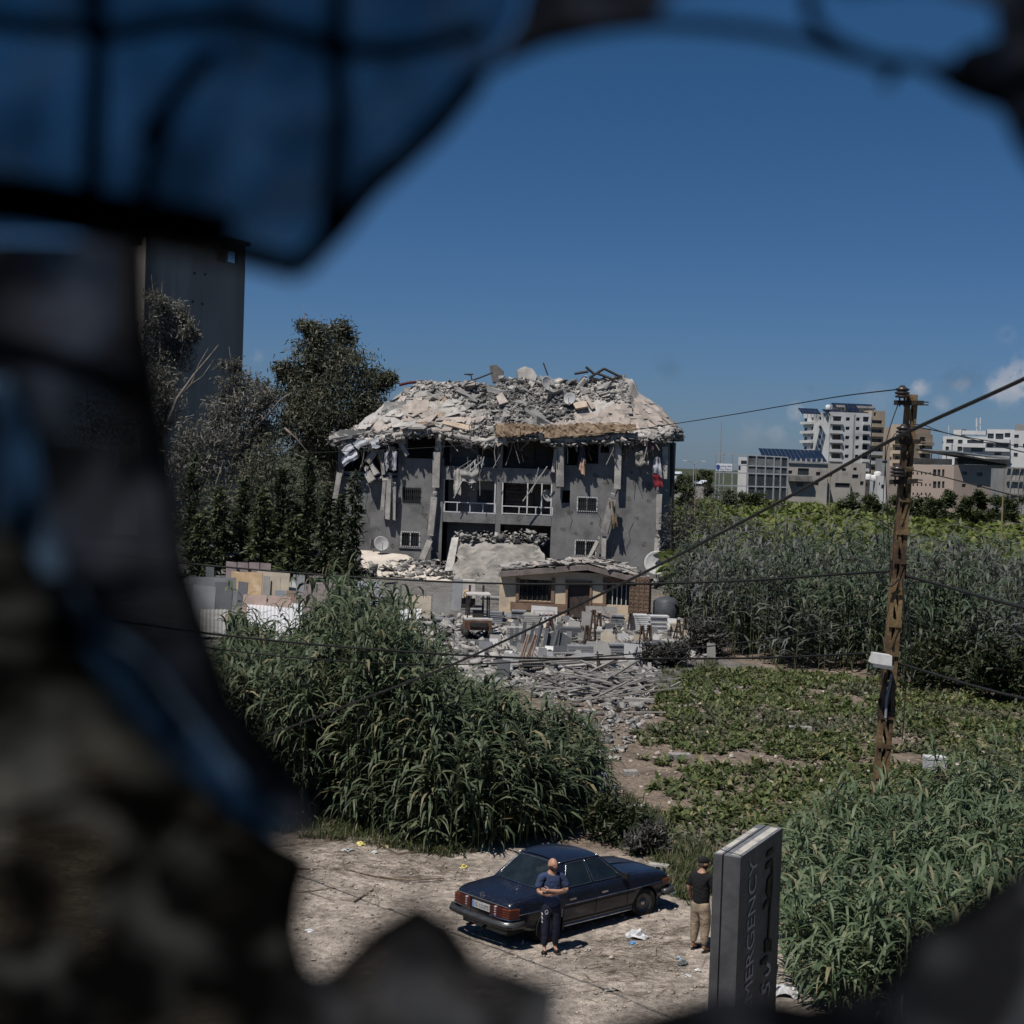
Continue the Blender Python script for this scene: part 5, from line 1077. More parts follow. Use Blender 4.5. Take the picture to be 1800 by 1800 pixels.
# low concrete house whose roof carries the long solar field
F3 = Face((1385.5, 342), (1455, 342))
lowh = block('low_house', 'low grey concrete house under a long sloping field of solar panels', F3, (1420, 815), [(1385.8, 1392.5, 827, 833), (1402.5, 1422, 823, 835), (1434.5, 1442, 829.5, 836), (1400, 1412, 845, 855), (1432, 1439, 848, 853)], palew, 14)
ledge(F3, lowh, 1385.6, 1426, 836, 846, 1.4, mat('old_awning', (.16, .155, .15), .9, .3, 1), 'awning'); ledge(F3, lowh, 1385.6, 1456, 812, 815, .35, greyw, 'cornice')
for k in range(7): ledge(F3, lowh, 1388 + k * 9.2, 1391 + k * 9.2, 806, 811.8, -.1, palew, 'parapet_post')
panels(F3, lowh, 1343, 1455, 787, 808, .2, 9, 15, 5)
F4 = Face((1455.6, 350), (1496, 350)); block('low_house', 'low shabby house with an awning left of the apartment block foot', F4, (1475, 815), [(1480, 1487, 823, 828), (1456.5, 1463, 831, 838), (1468, 1494, 849, 857)], palew, 9)
F5 = Face((1496.5, 357), (1522, 357)); block('low_house', 'tall narrow pale house front below the apartment block', F5, (1505, 814), [(1498, 1509, 834, 841), (1500, 1506, 822, 827), (1512, 1518, 846, 853)], palew, 8)
F6 = Face((1519, 371), (1543, 371)); block('low_house', 'dark low building with a row of small arches', F6, (1530, 843), [(1522 + k * 5, 1525 + k * 5, 849, 856) for k in range(4)], mat('soot_wall', (.07, .07, .072), .9, .3, .6), 8)
F7 = Face((1543.5, 363), (1566, 363)); block('low_house', 'small white house with roof tanks left of the pole', F7, (1555, 837), [(1549, 1554, 852, 859), (1545, 1547, 848, 853)], whitew, 8)
F8 = Face((1550, 480), (1562, 480)); block('apartment_block', 'plain grey block seen between the two apartment towers', F8, (1556, 806), [(1551, 1560, 810, 814)], greyw, 9)
for (F, x, y, lab, s_) in ((F7, 1548, 837, 'white water tank on the small white house', .9), (F6, 1531, 843, 'pale water tank above the arched building', 1.0), (F7, 1541.5, 842, 'round white tank beside the small white house', .8), (FF, 1461, 717, 'white water tank on the apartment roof', .9)):
    u, z = F.px(x, y); roof_tank(F.w(u, 3, z - .6), s_, s_ * 1.9, lab)
# beige tower behind the pole
F9, F10 = Face((1563, 494), (1600, 490)), Face((1600.3, 490), (1637, 495))
ry = [770 + 16.4 * k for k in range(6)]
bt = block('apartment_block', 'beige apartment tower half hidden by the utility pole', F9, (1580, 746), [(1573, 1584, y - 1, y + 5) for y in ry] + [(1564.5, 1567, y, y + 6) for y in ry], creamw, 14, th=.8, back=False)
foot(bt, [F9, F10], (1590, 748), creamw, 10)
for y in ry: ledge(F9, bt, 1569, 1599, y + 5.5, y + 11.5, 1.0, creamw)
block('', '', F10, (1620, 763), [(1617, 1627, 768 + k * 14.2, 776 + k * 14.2) for k in range(6)], creamw, 14, root=bt, th=.8, back=False)
for k in range(6): ledge(F10, bt, 1615, 1637, 777 + k * 14.2, 783 + k * 14.2, 1.2, creamw)
# white blocks at the right
F11 = Face((1655, 470), (1733, 462)); wb = block('apartment_block', 'white low apartment block with roof antennas right of the pole', F11, (1690, 767), [(1663.5, 1676, 772, 779), (1684, 1692, 773, 780), (1700, 1729, 773.5, 779.5), (1662, 1668, 785, 792), (1683, 1692, 785, 793), (1707, 1728, 787, 794), (1656, 1658, 775, 780)], whitew, 14)
ledge(F11, wb, 1693, 1735, 780, 786.5, 1.2, whitew); ledge(F11, wb, 1691, 1733, 757, 764, -3, whitew, 'penthouse_parapet'); ledge(F11, wb, 1676, 1690, 755, 765, -4, whitew, 'stair_house'); ledge(F11, wb, 1675, 1691, 754, 755.4, -3.6, greyw, 'stair_roof')
F12 = Face((1732, 452), (1815, 446)); w2_ = block('apartment_block', 'white apartment block with stacked balconies at the right edge of the picture', F12, (1770, 755), [(1736, 1747, 762, 771), (1750, 1764, 762, 772), (1766, 1776, 761, 769), (1783, 1791, 764, 770), (1735, 1746, 779, 787), (1750, 1773, 779, 786), (1782, 1790, 780, 787), (1748, 1760, 795, 800), (1782, 1789, 796, 803), (1798, 1806, 780, 787)], whitew, 14)
for y in (772, 787.6, 801): ledge(F12, w2_, 1733, 1776, y, y + 6, 1.2, whitew if y < 800 else palew)
ledge(F12, w2_, 1784, 1812, 746, 757, -4, greyw, 'stair_house')
for (x, y0, y1, r_, lab) in ((1717, 735, 762, .28, 'white cellular antenna on the white block'), (1723.5, 734, 752, .22, 'grey cellular antenna beside the taller white one'), (1668, 748, 764, .16, 'thin antenna pair at the left end of the white block')):
    a, b = P(x, y0, 466), P(x - .5, y1 + 4, 466); MB().tube([b, a.lerp(b, .45)], .12, 6).tube([a.lerp(b, .5), a], r_, 6).world('antenna', wframe, lab, 'antenna')
# beige warehouse with roof lights and a steel canopy
F13, F14 = Face((1598, 290), (1677, 285)), Face((1677.3, 285), (1770, 288))
sq = [(1604 + k * 7.4, 1606.4 + k * 7.4, y, y + 4.4) for y in (830, 850, 866) for k in range(5)] + [(1640 + k * 8, 1646 + k * 8 - k, y, y + 12) for y in (825, 846) for k in range(3)]
wh = block('warehouse', 'long beige warehouse with small square windows behind the far trees', F13, (1640, 817), sq, tanw, 20, back=False)
foot(wh, [F13, F14], (1690, 818), tanw, 18)
block('', '', F14, (1720, 817), [(1691, 1700, 829, 834.5), (1717, 1727, 830.5, 837), (1691, 1698, 850.5, 856.5), (1717, 1726, 852, 857)], tanw, 20, root=wh, back=False)
rl = mat('roof_sheet', (.62, .62, .62), .6, .06, 1, bump=0)
for (x0, x1) in ((1604, 1628), (1636, 1666)):
    a, b = F13.px(x0, 816), F13.px(x1, 816); c_, d_ = F13.px(x0 + 10, 807), F13.px(x1 + 9, 807)
    MB().prism([F13.w(a[0], .4, a[1]), F13.w(b[0], .4, b[1]), F13.w(d_[0], 5, d_[1]), F13.w(c_[0], 5, c_[1])], (0, 0, .12)).wpart('roof_light', rl, wh)
darkr = mat('dark_shed_roof', (.05, .05, .052), .8, .3, .4)
a, b = F14.px(1678, 807), F14.px(1772, 816)
MB().prism([F14.w(0, -1.5, a[1] + .6), F14.w(F14.L, -1.5, b[1] - .2), F14.w(F14.L, 14, b[1] + .8), F14.w(0, 14, a[1] + 1.6)], (0, 0, .35)).wpart('shed_roof', darkr, wh)
ledge(F14, wh, 1677.5, 1770, 806.5, 817, .05, darkr, 'roof_band'); ledge(F13, wh, 1604, 1677, 806, 816, -5.5, darkr, 'clerestory'); ledge(F13, wh, 1674, 1678, 806, 817, .1, rl, 'end_cap')
cp = mat('canopy_steel', (.22, .25, .29), .5, .15, 1, bump=0)
a = [P(1622, 789, 305), P(1676, 792, 300), P(1775, 805, 300), P(1700, 798, 320)]; MB().prism(a, (0, 0, -.25)).wpart('canopy', cp, wh)
for x in (1636, 1650, 1664, 1690, 1712): q = P(x, 795, 302); MB().bar(q, (q.x, q.y, q.z - 3.2), .12).wpart('canopy_post', cp, wh)
F15 = Face((1768, 262), (1830, 262)); sh = thing('unfinished_building', 'raw concrete skeleton of columns and slabs at the right edge', 'building', F15.A)
for x in (1770, 1779, 1785, 1793, 1801, 1810): a = F15.px(x, 822); MB().bar(F15.w(a[0], .3, -.3), F15.w(a[0] + .5, .3, a[1]), .5).wpart('column', concl, sh)
for y in (822, 845, 868): ledge(F15, sh, 1768, 1830, y, y + 2.6, .4, concd, 'floor_slab')
MB().prism([F15.w(0, 4, 0), F15.w(F15.L, 4, 0), F15.w(F15.L, 8, 0), F15.w(0, 8, 0)], (0, 0, F15.px(1780, 824)[1])).wpart('core', greyw, sh)
for (x, y0, y1, Y, lab, m) in ((1268, 740, 850, 340, 'tall thin grey radio mast beside the steel annex', steel), (1224, 822, 890, 150, 'slim pale wooden pole left of the banana field', None), (1460, 825, 900, 150, 'slim pale wooden pole in the middle of the banana field', None), (1765, 822, 925, 110, 'slim leaning wooden pole at the right of the banana field', None)):
    m = m or mat('pale_pole', (.22, .18, .10), .9, .2, 2); a, b = P(x, y0, Y), P(x - (y1 - y0) * .03, y1, Y); b.z = 0; r_ = .14 if Y > 300 else .065
    MB().tube([b, a.lerp(b, .4), a], [r_ * 1.2, r_, r_ * .5], 6).world('pole', m, lab, 'pole')
q = P(1220, 815, 330); lp = thing('street_lamp', 'double armed street lamp far beyond the ruin', 'lamp', (q.x, q.y, 0)); MB().tube([(0, 0, -.3), (0, 0, q.z)], .12, 6).build('post', steel, lp)
for s_ in (-1, 1): MB().tube([(0, 0, q.z - .2), (s_ * .8, 0, q.z + .5), (s_ * 1.7, 0, q.z + .6)], .08, 5).build('arm', steel, lp); MB().box((s_ * 2.0, 0, q.z + .6), (.9, .35, .18)).build('lamp_head', wframe, lp)
# greenhouses, low roofs and trees on the far plain
for (x0, x1, y0, y1, Y, lab) in ((1188, 1204, 838, 846, 420, 'pale blue greenhouse roof beside the ruin'), (1206, 1250, 844, 850, 400, 'long white greenhouse roof left of the steel annex'), (1186, 1200, 829, 833, 700, 'tiny white roof on the horizon')):
    F = Face((x0, Y), (x1, Y)); h = F.rect(x0, x1, y0, y1); r = thing('greenhouse', lab, 'greenhouse', F.A)
    MB().prism([F.w(h[0], 0, -.4), F.w(h[1], 0, -.4), F.w(h[1], 0, h[2]), F.w(h[0], 0, h[2])], -F.n * 12).wpart('wall', palew, r); MB().prism([F.w(h[0], -.3, h[2]), F.w(h[0], 6, h[3]), F.w(h[0], 12.3, h[2])], F.e * (h[1] - h[0])).wpart('roof', mat('greenhouse_film', (.5, .55, .62), .5, .1, .2, bump=0), r)
fl = leafmat('far_leaf', (.025, .038, .015), (.085, .105, .042))
k = 0
for (x, yt, wpx, Y, lab) in [(1210, 830, 36, 360, 'dark round tree beside the long greenhouse'), (1238, 822, 24, 420, 'small dark tree on the horizon'), (1200, 846, 40, 250, 'low bushy tree nearest the ruin on the plain'), (1580, 866, 40, 240, 'bushy tree at the foot of the pole line of houses'), (1612, 868, 40, 235, 'dark tree below the warehouse left end'), (1640, 872, 40, 225, 'rounded tree below the warehouse tall windows'), (1662, 858, 34, 232, 'taller leafy tree in front of the warehouse corner'), (1690, 868, 40, 225, 'bushy tree right of the warehouse corner'), (1718, 860, 36, 225, 'leafy tree in front of the warehouse long wall'),
                            (1746, 866, 38, 225, 'dark tree near the right end of the warehouse'), (1782, 868, 44, 220, 'broad tree at the right edge below the concrete skeleton'), (1540, 868, 44, 260, 'low tree in front of the arched building'), (1330, 868, 40, 280, 'scrubby tree in front of the steel annex'), (1290, 868, 36, 270, 'olive bush at the foot of the steel annex'), (1500, 872, 50, 270, 'low green hedge tree below the narrow house'), (1246, 836, 14, 330, 'dark shrub left of the banner')]:
    s_ = Y / FPX; c = P(x, yt, Y); base = c.z * 0; h_ = c.z + wpx * s_ * .1; k += 1
    root = thing('tree', lab, 'tree', (c.x, Y, 0), 0, 'trees on the far plain'); pts = []
    for b_ in range(9): cc_ = np.array([R.uniform(-.4, .4) * wpx * s_, R.uniform(-.5, .5), max(.8, h_ * R.uniform(.35, .85))]); pts.append(clumps(cc_, wpx * s_ * .24, 6, 34, .4))
    p = np.concatenate(pts); v, q_ = hangleaves(p, .16 * (Y / 100) ** .5 * 2.2, False); link('crown', npmesh('crown', v, q_, fl), root); MB().tube([(0, 0, -.4), (.1, 0, h_ * .6)], [.2, .1], 6).build('trunk', barkd, root)
# torn netting over the bananas
net = mat('old_net', (.17, .17, .165), .9, .2, 1, bump=0)
a_ = []
for k in range(150):
    Y = R.uniform(108, 190); x = R.uniform(1200, 1800); c = P(x, 860, Y); a_.append((c.x, Y))
for j, (lo, hi) in enumerate(((0, 75), (75, 150))):
    mb = MB()
    for (x, Y) in a_[lo:hi]:
        z = R.uniform(3.2, 4.2); pts = [Vector((x, Y, z)), Vector((x + R.uniform(.4, 1.6), Y, z - R.uniform(.2, .9))), Vector((x + R.uniform(1.4, 3), Y + .4, z - R.uniform(.3, 1.3)))]
        mb.tube(pts, .028, 3)
        if R.random() < .4: mb.tube([pts[0], pts[0] + Vector((R.uniform(-.3, .3), 0, -R.uniform(.8, 2)))], .02, 3)
    tag(mb.build('netting', net), ('torn pale netting strands over the nearer banana plants', 'torn netting scraps over the farther banana plants')[j], 'netting', kind='stuff')
# concrete tower behind the eucalyptus
tw_c = mat('tower_concrete', (.27, .24, .22), .95, .2, .25, streak=True, bump=.2)
FT = Face((246, 166), (421, 183)); tr_ = thing('concrete_tower', 'dark weathered concrete tower rising behind the trees at the left', 'tower', FT.A)
hs = [FT.rect(x, x + 4, y, y + 4.5) for x, y in ((340, 478), (358.5, 480), (337, 528), (354, 532), (352.5, 583), (335, 580))]; ztt = FT.px(400, 463)[1]
MB().wall(0, FT.L, -.4, ztt, 0, .5, hs, FT.w).wpart('shaft', tw_c, tr_)
for h in hs: MB().prism([FT.w(h[0], .45, h[2]), FT.w(h[1], .45, h[2]), FT.w(h[1], .45, h[3]), FT.w(h[0], .45, h[3])], -FT.n * .05).wpart('vent_shade_panel', darki, tr_)  # dark panels imitate the shade inside the vent holes
MB().prism([FT.w(0, .51, -.4), FT.w(FT.L, .51, -.4), FT.w(FT.L, 3.4, -.4), FT.w(0, 3.4, -.4)], (0, 0, ztt + .38)).wpart('shaft_body', tw_c, tr_)
zr = FT.px(400, 425)[1]; hs = [FT.rect(379, 397, 441, 462), FT.rect(401, 419, 441, 462)]
MB().wall(0, FT.L, ztt + .005, zr, .02, .5, hs, FT.w).wpart('top_storey', tw_c, tr_); MB().wall(0, FT.L, ztt + .39, zr, 2.9, 3.4, hs, FT.w).wpart('top_storey', tw_c, tr_)
MB().prism([FT.w(-.4, -.4, zr + .01), FT.w(FT.L + .4, -.4, zr + .01), FT.w(FT.L + .2, 3.6, zr + .01), FT.w(-.2, 3.6, zr + .01)], (0, 0, .5)).wpart('roof', tw_c, tr_)
# ------------------------------------------------------------------ kiosk of the stone yard
KY = 89.0
kc = P(1000, 1082, KY); kiosk = thing('kiosk', 'small cream office with brown window surrounds and a broken roof in the stone yard', 'building', (kc.x, KY, 0))
FK = Face((885, KY), (1113, KY - 1.0))
cream = mat('kiosk_cream', (.56, .45, .32), .9, .1, 1, bump=.15, stain=((.40, .33, .26), .7, .6)); brwn = mat('kiosk_brown', (.20, .13, .095), .85, .15, 2); kroof = mat('kiosk_fascia', (.17, .145, .135), .9, .2, 1.5)
kh = [FK.rect(913, 969, 1019, 1056), FK.rect(998, 1036, 1025, 1090), FK.rect(1066, 1110, 1024, 1064)]
MB().wall(0, FK.L, -.1, FK.px(960, 1004)[1], 0, .2, kh, FK.w).wpart('wall', cream, kiosk)
kz = FK.px(960, 1004)[1]
for (u0, u1, v0, v1) in ((0, .2, .21, 4.5), (FK.L - .2, FK.L, .21, 4.5), (.21, FK.L - .21, 4.3, 4.5)): MB().prism([FK.w(u0, v0, -.1), FK.w(u1, v0, -.1), FK.w(u1, v1, -.1), FK.w(u0, v1, -.1)], (0, 0, kz)).wpart('wall', cream, kiosk)
def kbox(x0, x1, y0, y1, out_, m, name, th=None, par=None):
    h = FK.rect(x0, x1, y0, y1); th = th or out_ - .003
    return MB().prism([FK.w(h[0], -out_, h[2]), FK.w(h[1], -out_, h[2]), FK.w(h[1], -out_ + th, h[2]), FK.w(h[0], -out_ + th, h[2])], (0, 0, h[3] - h[2])).wpart(name, m, par or kiosk)
for (x0, x1, y0, y1) in ((907, 912.6, 1016, 1058), (969.4, 975, 1016, 1058), (907, 975, 1056.3, 1059), (994, 997.6, 1022, 1084), (1036.4, 1040, 1022, 1084), (994, 1040, 1020, 1024.6), (1060, 1065.6, 1019, 1066), (1060, 1112, 1016, 1023.4)): kbox(x0, x1, y0, y1, .08, brwn, 'surround')
kbox(897, 993, 1059.5, 1073, .06, brwn, 'plinth'); kbox(1041, 1059, 1060, 1074, .06, brwn, 'plinth')
for k in range(6): kbox(918 + k * 8.6, 919.6 + k * 8.6, 1019, 1056, -.02, ironm, 'window_bar', .05)
kbox(913, 969, 1019, 1056, -.15, pane, 'pane', .04); kbox(998, 1036, 1026, 1086, -.12, mat('kiosk_door', (.06, .045, .04), .7, .3, 2), 'door', .05); kbox(1066, 1110, 1024, 1064, -.15, pane, 'pane', .04)
for k in range(4): kbox(1076 + k * 8, 1077.4 + k * 8, 1024, 1064, -.02, wframe, 'window_bar', .05)
def kroofpc(xa, ya, xb, yb_, name='roof'):
    a, b = FK.px(xa, ya), FK.px(xb, yb_); o = .55
    MB().prism([FK.w(a[0], -o, a[1]), FK.w(b[0], -o, b[1]), FK.w(b[0], 4.9, b[1]), FK.w(a[0], 4.9, a[1])], (0, 0, .3)).wpart(name, kroof, kiosk)
kroofpc(880, 1013, 1034, 1001); kroofpc(1034.5, 1001, 1118, 1023)
pts = []
for k in range(170):
    x = R.uniform(884, 1116); y = (1011 - (x - 880) * .078 if x < 1034 else 999 + (x - 1034) * .26); a = FK.px(x, y); q = FK.w(a[0], R.uniform(-.4, 4), a[1] + R.uniform(.32, .42)); s_ = R.uniform(.3, .95)
    o = link('roof_debris', R.choice(plates), kiosk, q - FK.A * 0 - Vector(kiosk.location), orient(Vector((R.gauss(0, .12) + (.0 if x < 1034 else .1), R.gauss(0, .12), 1)).normalized(), R.uniform(0, 6), .1), (s_, s_ * .7, .6))
tilep = mat('brown_relief_tile', (.15, .10, .072), .8, .2, 3, bump=.6)
tp = thing('tiled_pillar', 'tall brown panel of relief tiles at the right end of the kiosk', 'pillar', P(1130, 1082, KY - 1.6) * 1)
tp.location.z = 0; FP_ = Face((1113.5, KY - 1.4), (1149, KY - 1.8)); h = FP_.rect(1113.5, 1149, 1014, 1081)
MB().prism([FP_.w(0, .08, -.1), FP_.w(FP_.L, .08, -.1), FP_.w(FP_.L, .5, -.1), FP_.w(0, .5, -.1)], (0, 0, h[3])).wpart('core', brwn, tp)
for i_ in range(4):
    for j in range(6):
        u0, u1 = FP_.L * i_ / 4 + .012, FP_.L * (i_ + 1) / 4 - .012; z0, z1 = h[3] * j / 6 + .012, h[3] * (j + 1) / 6 - .012
        t_ = MB().prism([FP_.w(u0, .03, z0), FP_.w(u1, .03, z0), FP_.w(u1, .078, z0), FP_.w(u0, .078, z0)], (0, 0, z1 - z0))
        um, zm = (u0 + u1) / 2, (z0 + z1) / 2; t_.tube([FP_.w(um + .09 * math.cos(a), .02, zm - .03 + .11 * math.sin(a)) for a in np.linspace(0, math.pi, 7)], .022, 5); t_.wpart('relief_tile', tilep, tp)
# ------------------------------------------------------------------ stone yard
SM = {n_: mat('stone_' + n_, c, .7, .12, 1.4, bump=.15, rand=.1, stain=s_) for n_, c, s_ in (('grey', (.21, .215, .23), None), ('dark', (.105, .11, .12), None), ('tan', (.44, .31, .19), ((.53, .41, .28), 1.2, .52)), ('cream', (.42, .365, .295), None), ('pink', (.36, .27, .235), None),
      ('white', (.50, .50, .505), None), ('mauve', (.26, .21, .21), None), ('pale', (.30, .293, .28), None), ('brown', (.22, .155, .125), None), ('blue', (.27, .29, .32), None))}
def slab(x0, x1, yt, yb_, m, label, lean=.16, yaw=None, th=.07, group=None, name='stone_slab', cut=0):
    c = G((x0 + x1) / 2, yb_); s_ = c.y / FPX; wd = (x1 - x0) * s_; h_ = (yb_ - yt) * s_; yaw = R.uniform(-.25, .25) if yaw is None else yaw
    poly = [(-wd / 2, 0), (wd / 2, 0), (wd / 2 * R.uniform(.94, 1), h_ * R.uniform(.95, 1)), (-wd / 2 * R.uniform(.94, 1), h_)]
    if cut: poly = poly[:2] + [(wd / 2, h_ * (1 - cut)), (wd / 2 * .4, h_ * .93), (-wd * .1, h_), (-wd / 2, h_ * (1 - cut * .5))]
    M = Matrix.Rotation(yaw, 4, 'Z') @ Matrix.Rotation(-lean, 4, 'X'); mb = MB().prism([M @ Vector((a, 0, b)) for a, b in poly], (M @ Vector((0, th, 0, 0)).to_3d()))
    o = mb.build(name, SM[m] if isinstance(m, str) else m); o.location = (c.x, c.y, float(gh(c.x, c.y)) - .02); return tag(o, label, 'stone slab', group)
for a in [(334, 376, 1028, 1092, 'grey', 'rounded grey slab nearest the dark edge of the hole'), (371, 406, 1023, 1084, 'dark', 'dark polished slab leaning beside the rounded grey one'), (330, 416, 1013, 1064, 'grey', 'wide grey slab standing behind the dark polished one'), (415, 433, 1022, 1066, 'dark', 'narrow dark slab between grey and tan ones'),
          (427, 459, 1007, 1060, 'tan', 'veined tan marble slab, the brightest on the left'), (404, 430, 1003, 1040, 'tan', 'tan slab partly hidden behind the veined one'), (460, 472, 1014, 1058, 'pale', 'thin pale strip slab beside the tan marble'), (446, 508, 1005, 1052, 'cream', 'broad cream slab at the back of the left racks'), (473, 491, 1014, 1058, 'cream', 'narrow cream slab leaning on the broad cream one'),
          (504, 521, 1020, 1052, 'white', 'broken white slab with a jagged top'), (424, 467, 1046, 1086, 'pink', 'pinkish slab in the front row, left one of two'), (467, 510, 1047, 1088, 'pink', 'pinkish slab in the front row, right one of two'), (483, 501, 1036, 1066, 'blue', 'small bluish slab behind the pinkish ones'), (500, 520, 1037, 1064, 'brown', 'small brown slab beside the bluish one'),
          (361, 376, 996, 1030, 'dark', 'small dark slab at the back near the trees'), (540, 576, 1021, 1060, 'mauve', 'reddish slab half hidden behind the reed tops'), (530, 562, 1038, 1072, 'mauve', 'mauve slab in front of the reddish one'), (625, 670, 1021, 1078, 'blue', 'blue grey board standing right of the tallest reeds'), (608, 628, 1040, 1084, 'cream', 'small cream slab behind the reed tops'),
          (708, 757, 1045, 1092, 'cream', 'large cream slab leaning right of the reed tops'), (760, 792, 1042, 1086, 'pale', 'pale grey slab next to the large cream one'), (792, 810, 1018, 1074, 'grey', 'upright grey board left of the round mouthed machine'), (674, 700, 1030, 1070, 'pale', 'leaning pale slab behind the large cream one'), (512, 534, 1010, 1046, 'grey', 'tilted grey sheet beside the broken white slab'),
          (932, 979, 1064, 1100, 'white', 'white ornamented tile panel below the kiosk window'), (1029, 1087, 1064, 1098, 'pale', 'pale ornamented panel right of the kiosk door'), (880, 918, 1138, 1180, 'grey', 'large grey slab lying back at the front of the yard'), (871, 895, 1156, 1194, 'dark', 'dark grey block slab at the front left of the yard'),
          (1042, 1073, 1122, 1168, 'pale', 'pointed pale slab standing in the middle of the yard'), (1096, 1129, 1128, 1172, 'white', 'bright white slab standing at the front right of the yard'), (1127, 1147, 1130, 1166, 'grey', 'grey slab right of the bright white one'), (1055, 1081, 1106, 1136, 'cream', 'cream slab behind the pointed pale one'), (990, 1046, 1140, 1172, 'grey', 'wide grey slab tilted at the front of the yard'),
          (956, 1004, 1108, 1142, 'dark', 'dark brown crate slab near the middle of the yard'), (1243, 1258, 1128, 1160, 'pale', 'small white slab at the far right of the yard'), (1210, 1232, 1106, 1130, 'pale', 'pale slab under the right hand trestles'), (1022, 1040, 1074, 1108, 'pale', 'thin pale slab against the kiosk door'), (1049, 1058, 1072, 1098, 'white', 'white tile sample leaning on the ornamented panel'), (1060, 1070, 1071, 1098, 'cream', 'cream tile sample leaning on the ornamented panel')]:
    slab(*a[:6], cut=.35 if 'pointed' in a[5] or 'jagged' in a[5] or 'brown crate' in a[5] else 0, lean=.75 if 'lying back' in a[5] or 'tilted at' in a[5] else .16)
for k in range(4): slab(396 + k * 20, 415 + k * 20, 985 + k, 1030, 'mauve', 'mauve stone panel in the back row of four below the cypresses', .05, 0.02, group='row of four mauve panels')
for (x0, x1, yt, yb_) in ((934, 977, 1067, 1098), (1032, 1084, 1067, 1096)):        # inlay frames on the two ornamented panels
    c = G((x0 + x1) / 2, yb_ + 2); s_ = c.y / FPX; mb = MB(); wd, h_ = (x1 - x0) * s_, (yb_ - yt) * s_
    for k in range(9):
        u = -wd * .38 + wd * .76 * k / 8; mb.box((u, -.05, h_ * (.5 + .16 * (-1) ** k)), (.12, .03, .12), Matrix.Rotation(.78, 3, 'Y'))
    for (a, b) in (((-.42, .2), (.42, .2)), ((-.42, .85), (.42, .85)), ((-.42, .2), (-.42, .85)), ((.42, .2), (.42, .85))): mb.bar((a[0] * wd, -.05, a[1] * h_), (b[0] * wd, -.05, b[1] * h_), .05, .03)
    mb.v = [tuple(Matrix.Rotation(-.16, 3, 'X') @ Vector(p) + Vector((c.x, c.y - .1, 0))) for p in mb.v]; mb.world('inlay_frame', SM['pink'], 'brown inlay tracery on the %s ornamented panel' % ('white' if x0 < 1000 else 'pale'), 'inlay')
# random slabs, stacks and samples filling the yard
for k in range(290):
    x = R.uniform(640, 1255); y = R.uniform(1084, 1185)
    if 990 < x < 1045 and y < 1096 or (x < 862 and y < 1130) or (x > 1150 and y > 1150) or (x < 840 and y > 1150): continue
    hh_ = R.uniform(6, 24); wd = R.uniform(6, 26); mt_ = R.choice(['grey', 'pale', 'dark', 'white', 'cream', 'grey', 'dark', 'pale'])
    ln_k = R.choice([.1, .2, .5, 1.1]); wx, wy = ('left', 'centre left', 'centre right', 'right')[min(3, int((x - 640) / 154))], ('back', 'middle', 'front')[min(2, int((y - 1084) / 34))]
    slab(x, x + wd, y - hh_, y, mt_, '%s %s stone offcut %s at the %s %s of the stone yard' % ('small' if wd < 16 else 'wide', mt_, 'lying tilted' if ln_k > .4 else 'standing', wx, wy), ln_k, None, R.uniform(.05, .16), 'assorted offcut slabs of the stone yard')
groundrub('rubble', 'dusty stone offcuts and chips covering the floor of the stone yard', gpoly([(620, 1084), (1250, 1088), (1262, 1150), (1150, 1180), (900, 1210), (700, 1170)]), 3400, .08, .55)
groundrub('rubble', 'stone chips and splinters around the plank heap', gpoly([(900, 1180), (1150, 1170), (1160, 1240), (1090, 1330), (1040, 1340), (960, 1250)]), 1100, .06, .35)
def stack(x, y, wpx, n, m, label, dep=.7, group=None):
    c = G(x, y); s_ = c.y / FPX; wd = wpx * s_; root = thing('tile_stack', label, 'stack', (c.x, c.y, 0), R.uniform(-.2, .2), group)
    for k in range(n): MB().box((R.uniform(-.05, .05), R.uniform(-.04, .04), .06 + k * .105), (wd * R.uniform(.93, 1), dep, .085)).build('stone_sheet', SM[m], root)
    return root
for a in [(935, 1107, 30, 8, 'pale', 'neat stack of pale sheets below the white ornamented panel'), (911, 1092, 26, 6, 'grey', 'grey stack of sheets left of the kiosk window'), (873, 1098, 26, 7, 'grey', 'stack of grey sheets right of the forklift'), (1120, 1110, 34, 9, 'white', 'left half of the long white stack on trestles'), (1155, 1112, 34, 9, 'white', 'right half of the long white stack on trestles'), (1060, 1122, 40, 4, 'pale', 'low pale stack in the middle of the yard'), (1000, 1120, 44, 5, 'dark', 'low dark stack in the middle of the yard'), (1215, 1122, 40, 4, 'pale', 'stack of sheets under the right hand trestles'), (1228, 1104, 34, 3, 'grey', 'low grey stack at the right end of the yard'),
          (845, 1080, 40, 3, 'grey', 'flat grey stack behind the forklift'), (1130, 1140, 40, 3, 'grey', 'flat grey stack behind the white slab'), (1020, 1150, 50, 4, 'grey', 'flat grey stack below the pointed slab'), (960, 1094, 30, 3, 'pale', 'small pale stack beside the ornamented panel'), (865, 1060, 40, 4, 'pale', 'flat pale stack in front of the fallen slab'), (980, 1136, 30, 6, 'pale', 'pale stack left of the pointed slab'), (1085, 1150, 30, 5, 'grey', 'grey stack left of the bright white slab'), (1180, 1140, 36, 4, 'pale', 'pale stack right of the bright white slab'), (905, 1120, 30, 5, 'pale', 'pale stack behind the row of dark posts'), (1085, 1100, 24, 6, 'grey', 'grey stack left of the long white stack'), (1190, 1112, 26, 5, 'cream', 'cream stack right of the long white stack'), (780, 1100, 36, 4, 'grey', 'grey stack left of the forklift'), (740, 1110, 40, 5, 'pale', 'pale stack between reed tops and forklift')]: stack(*a)
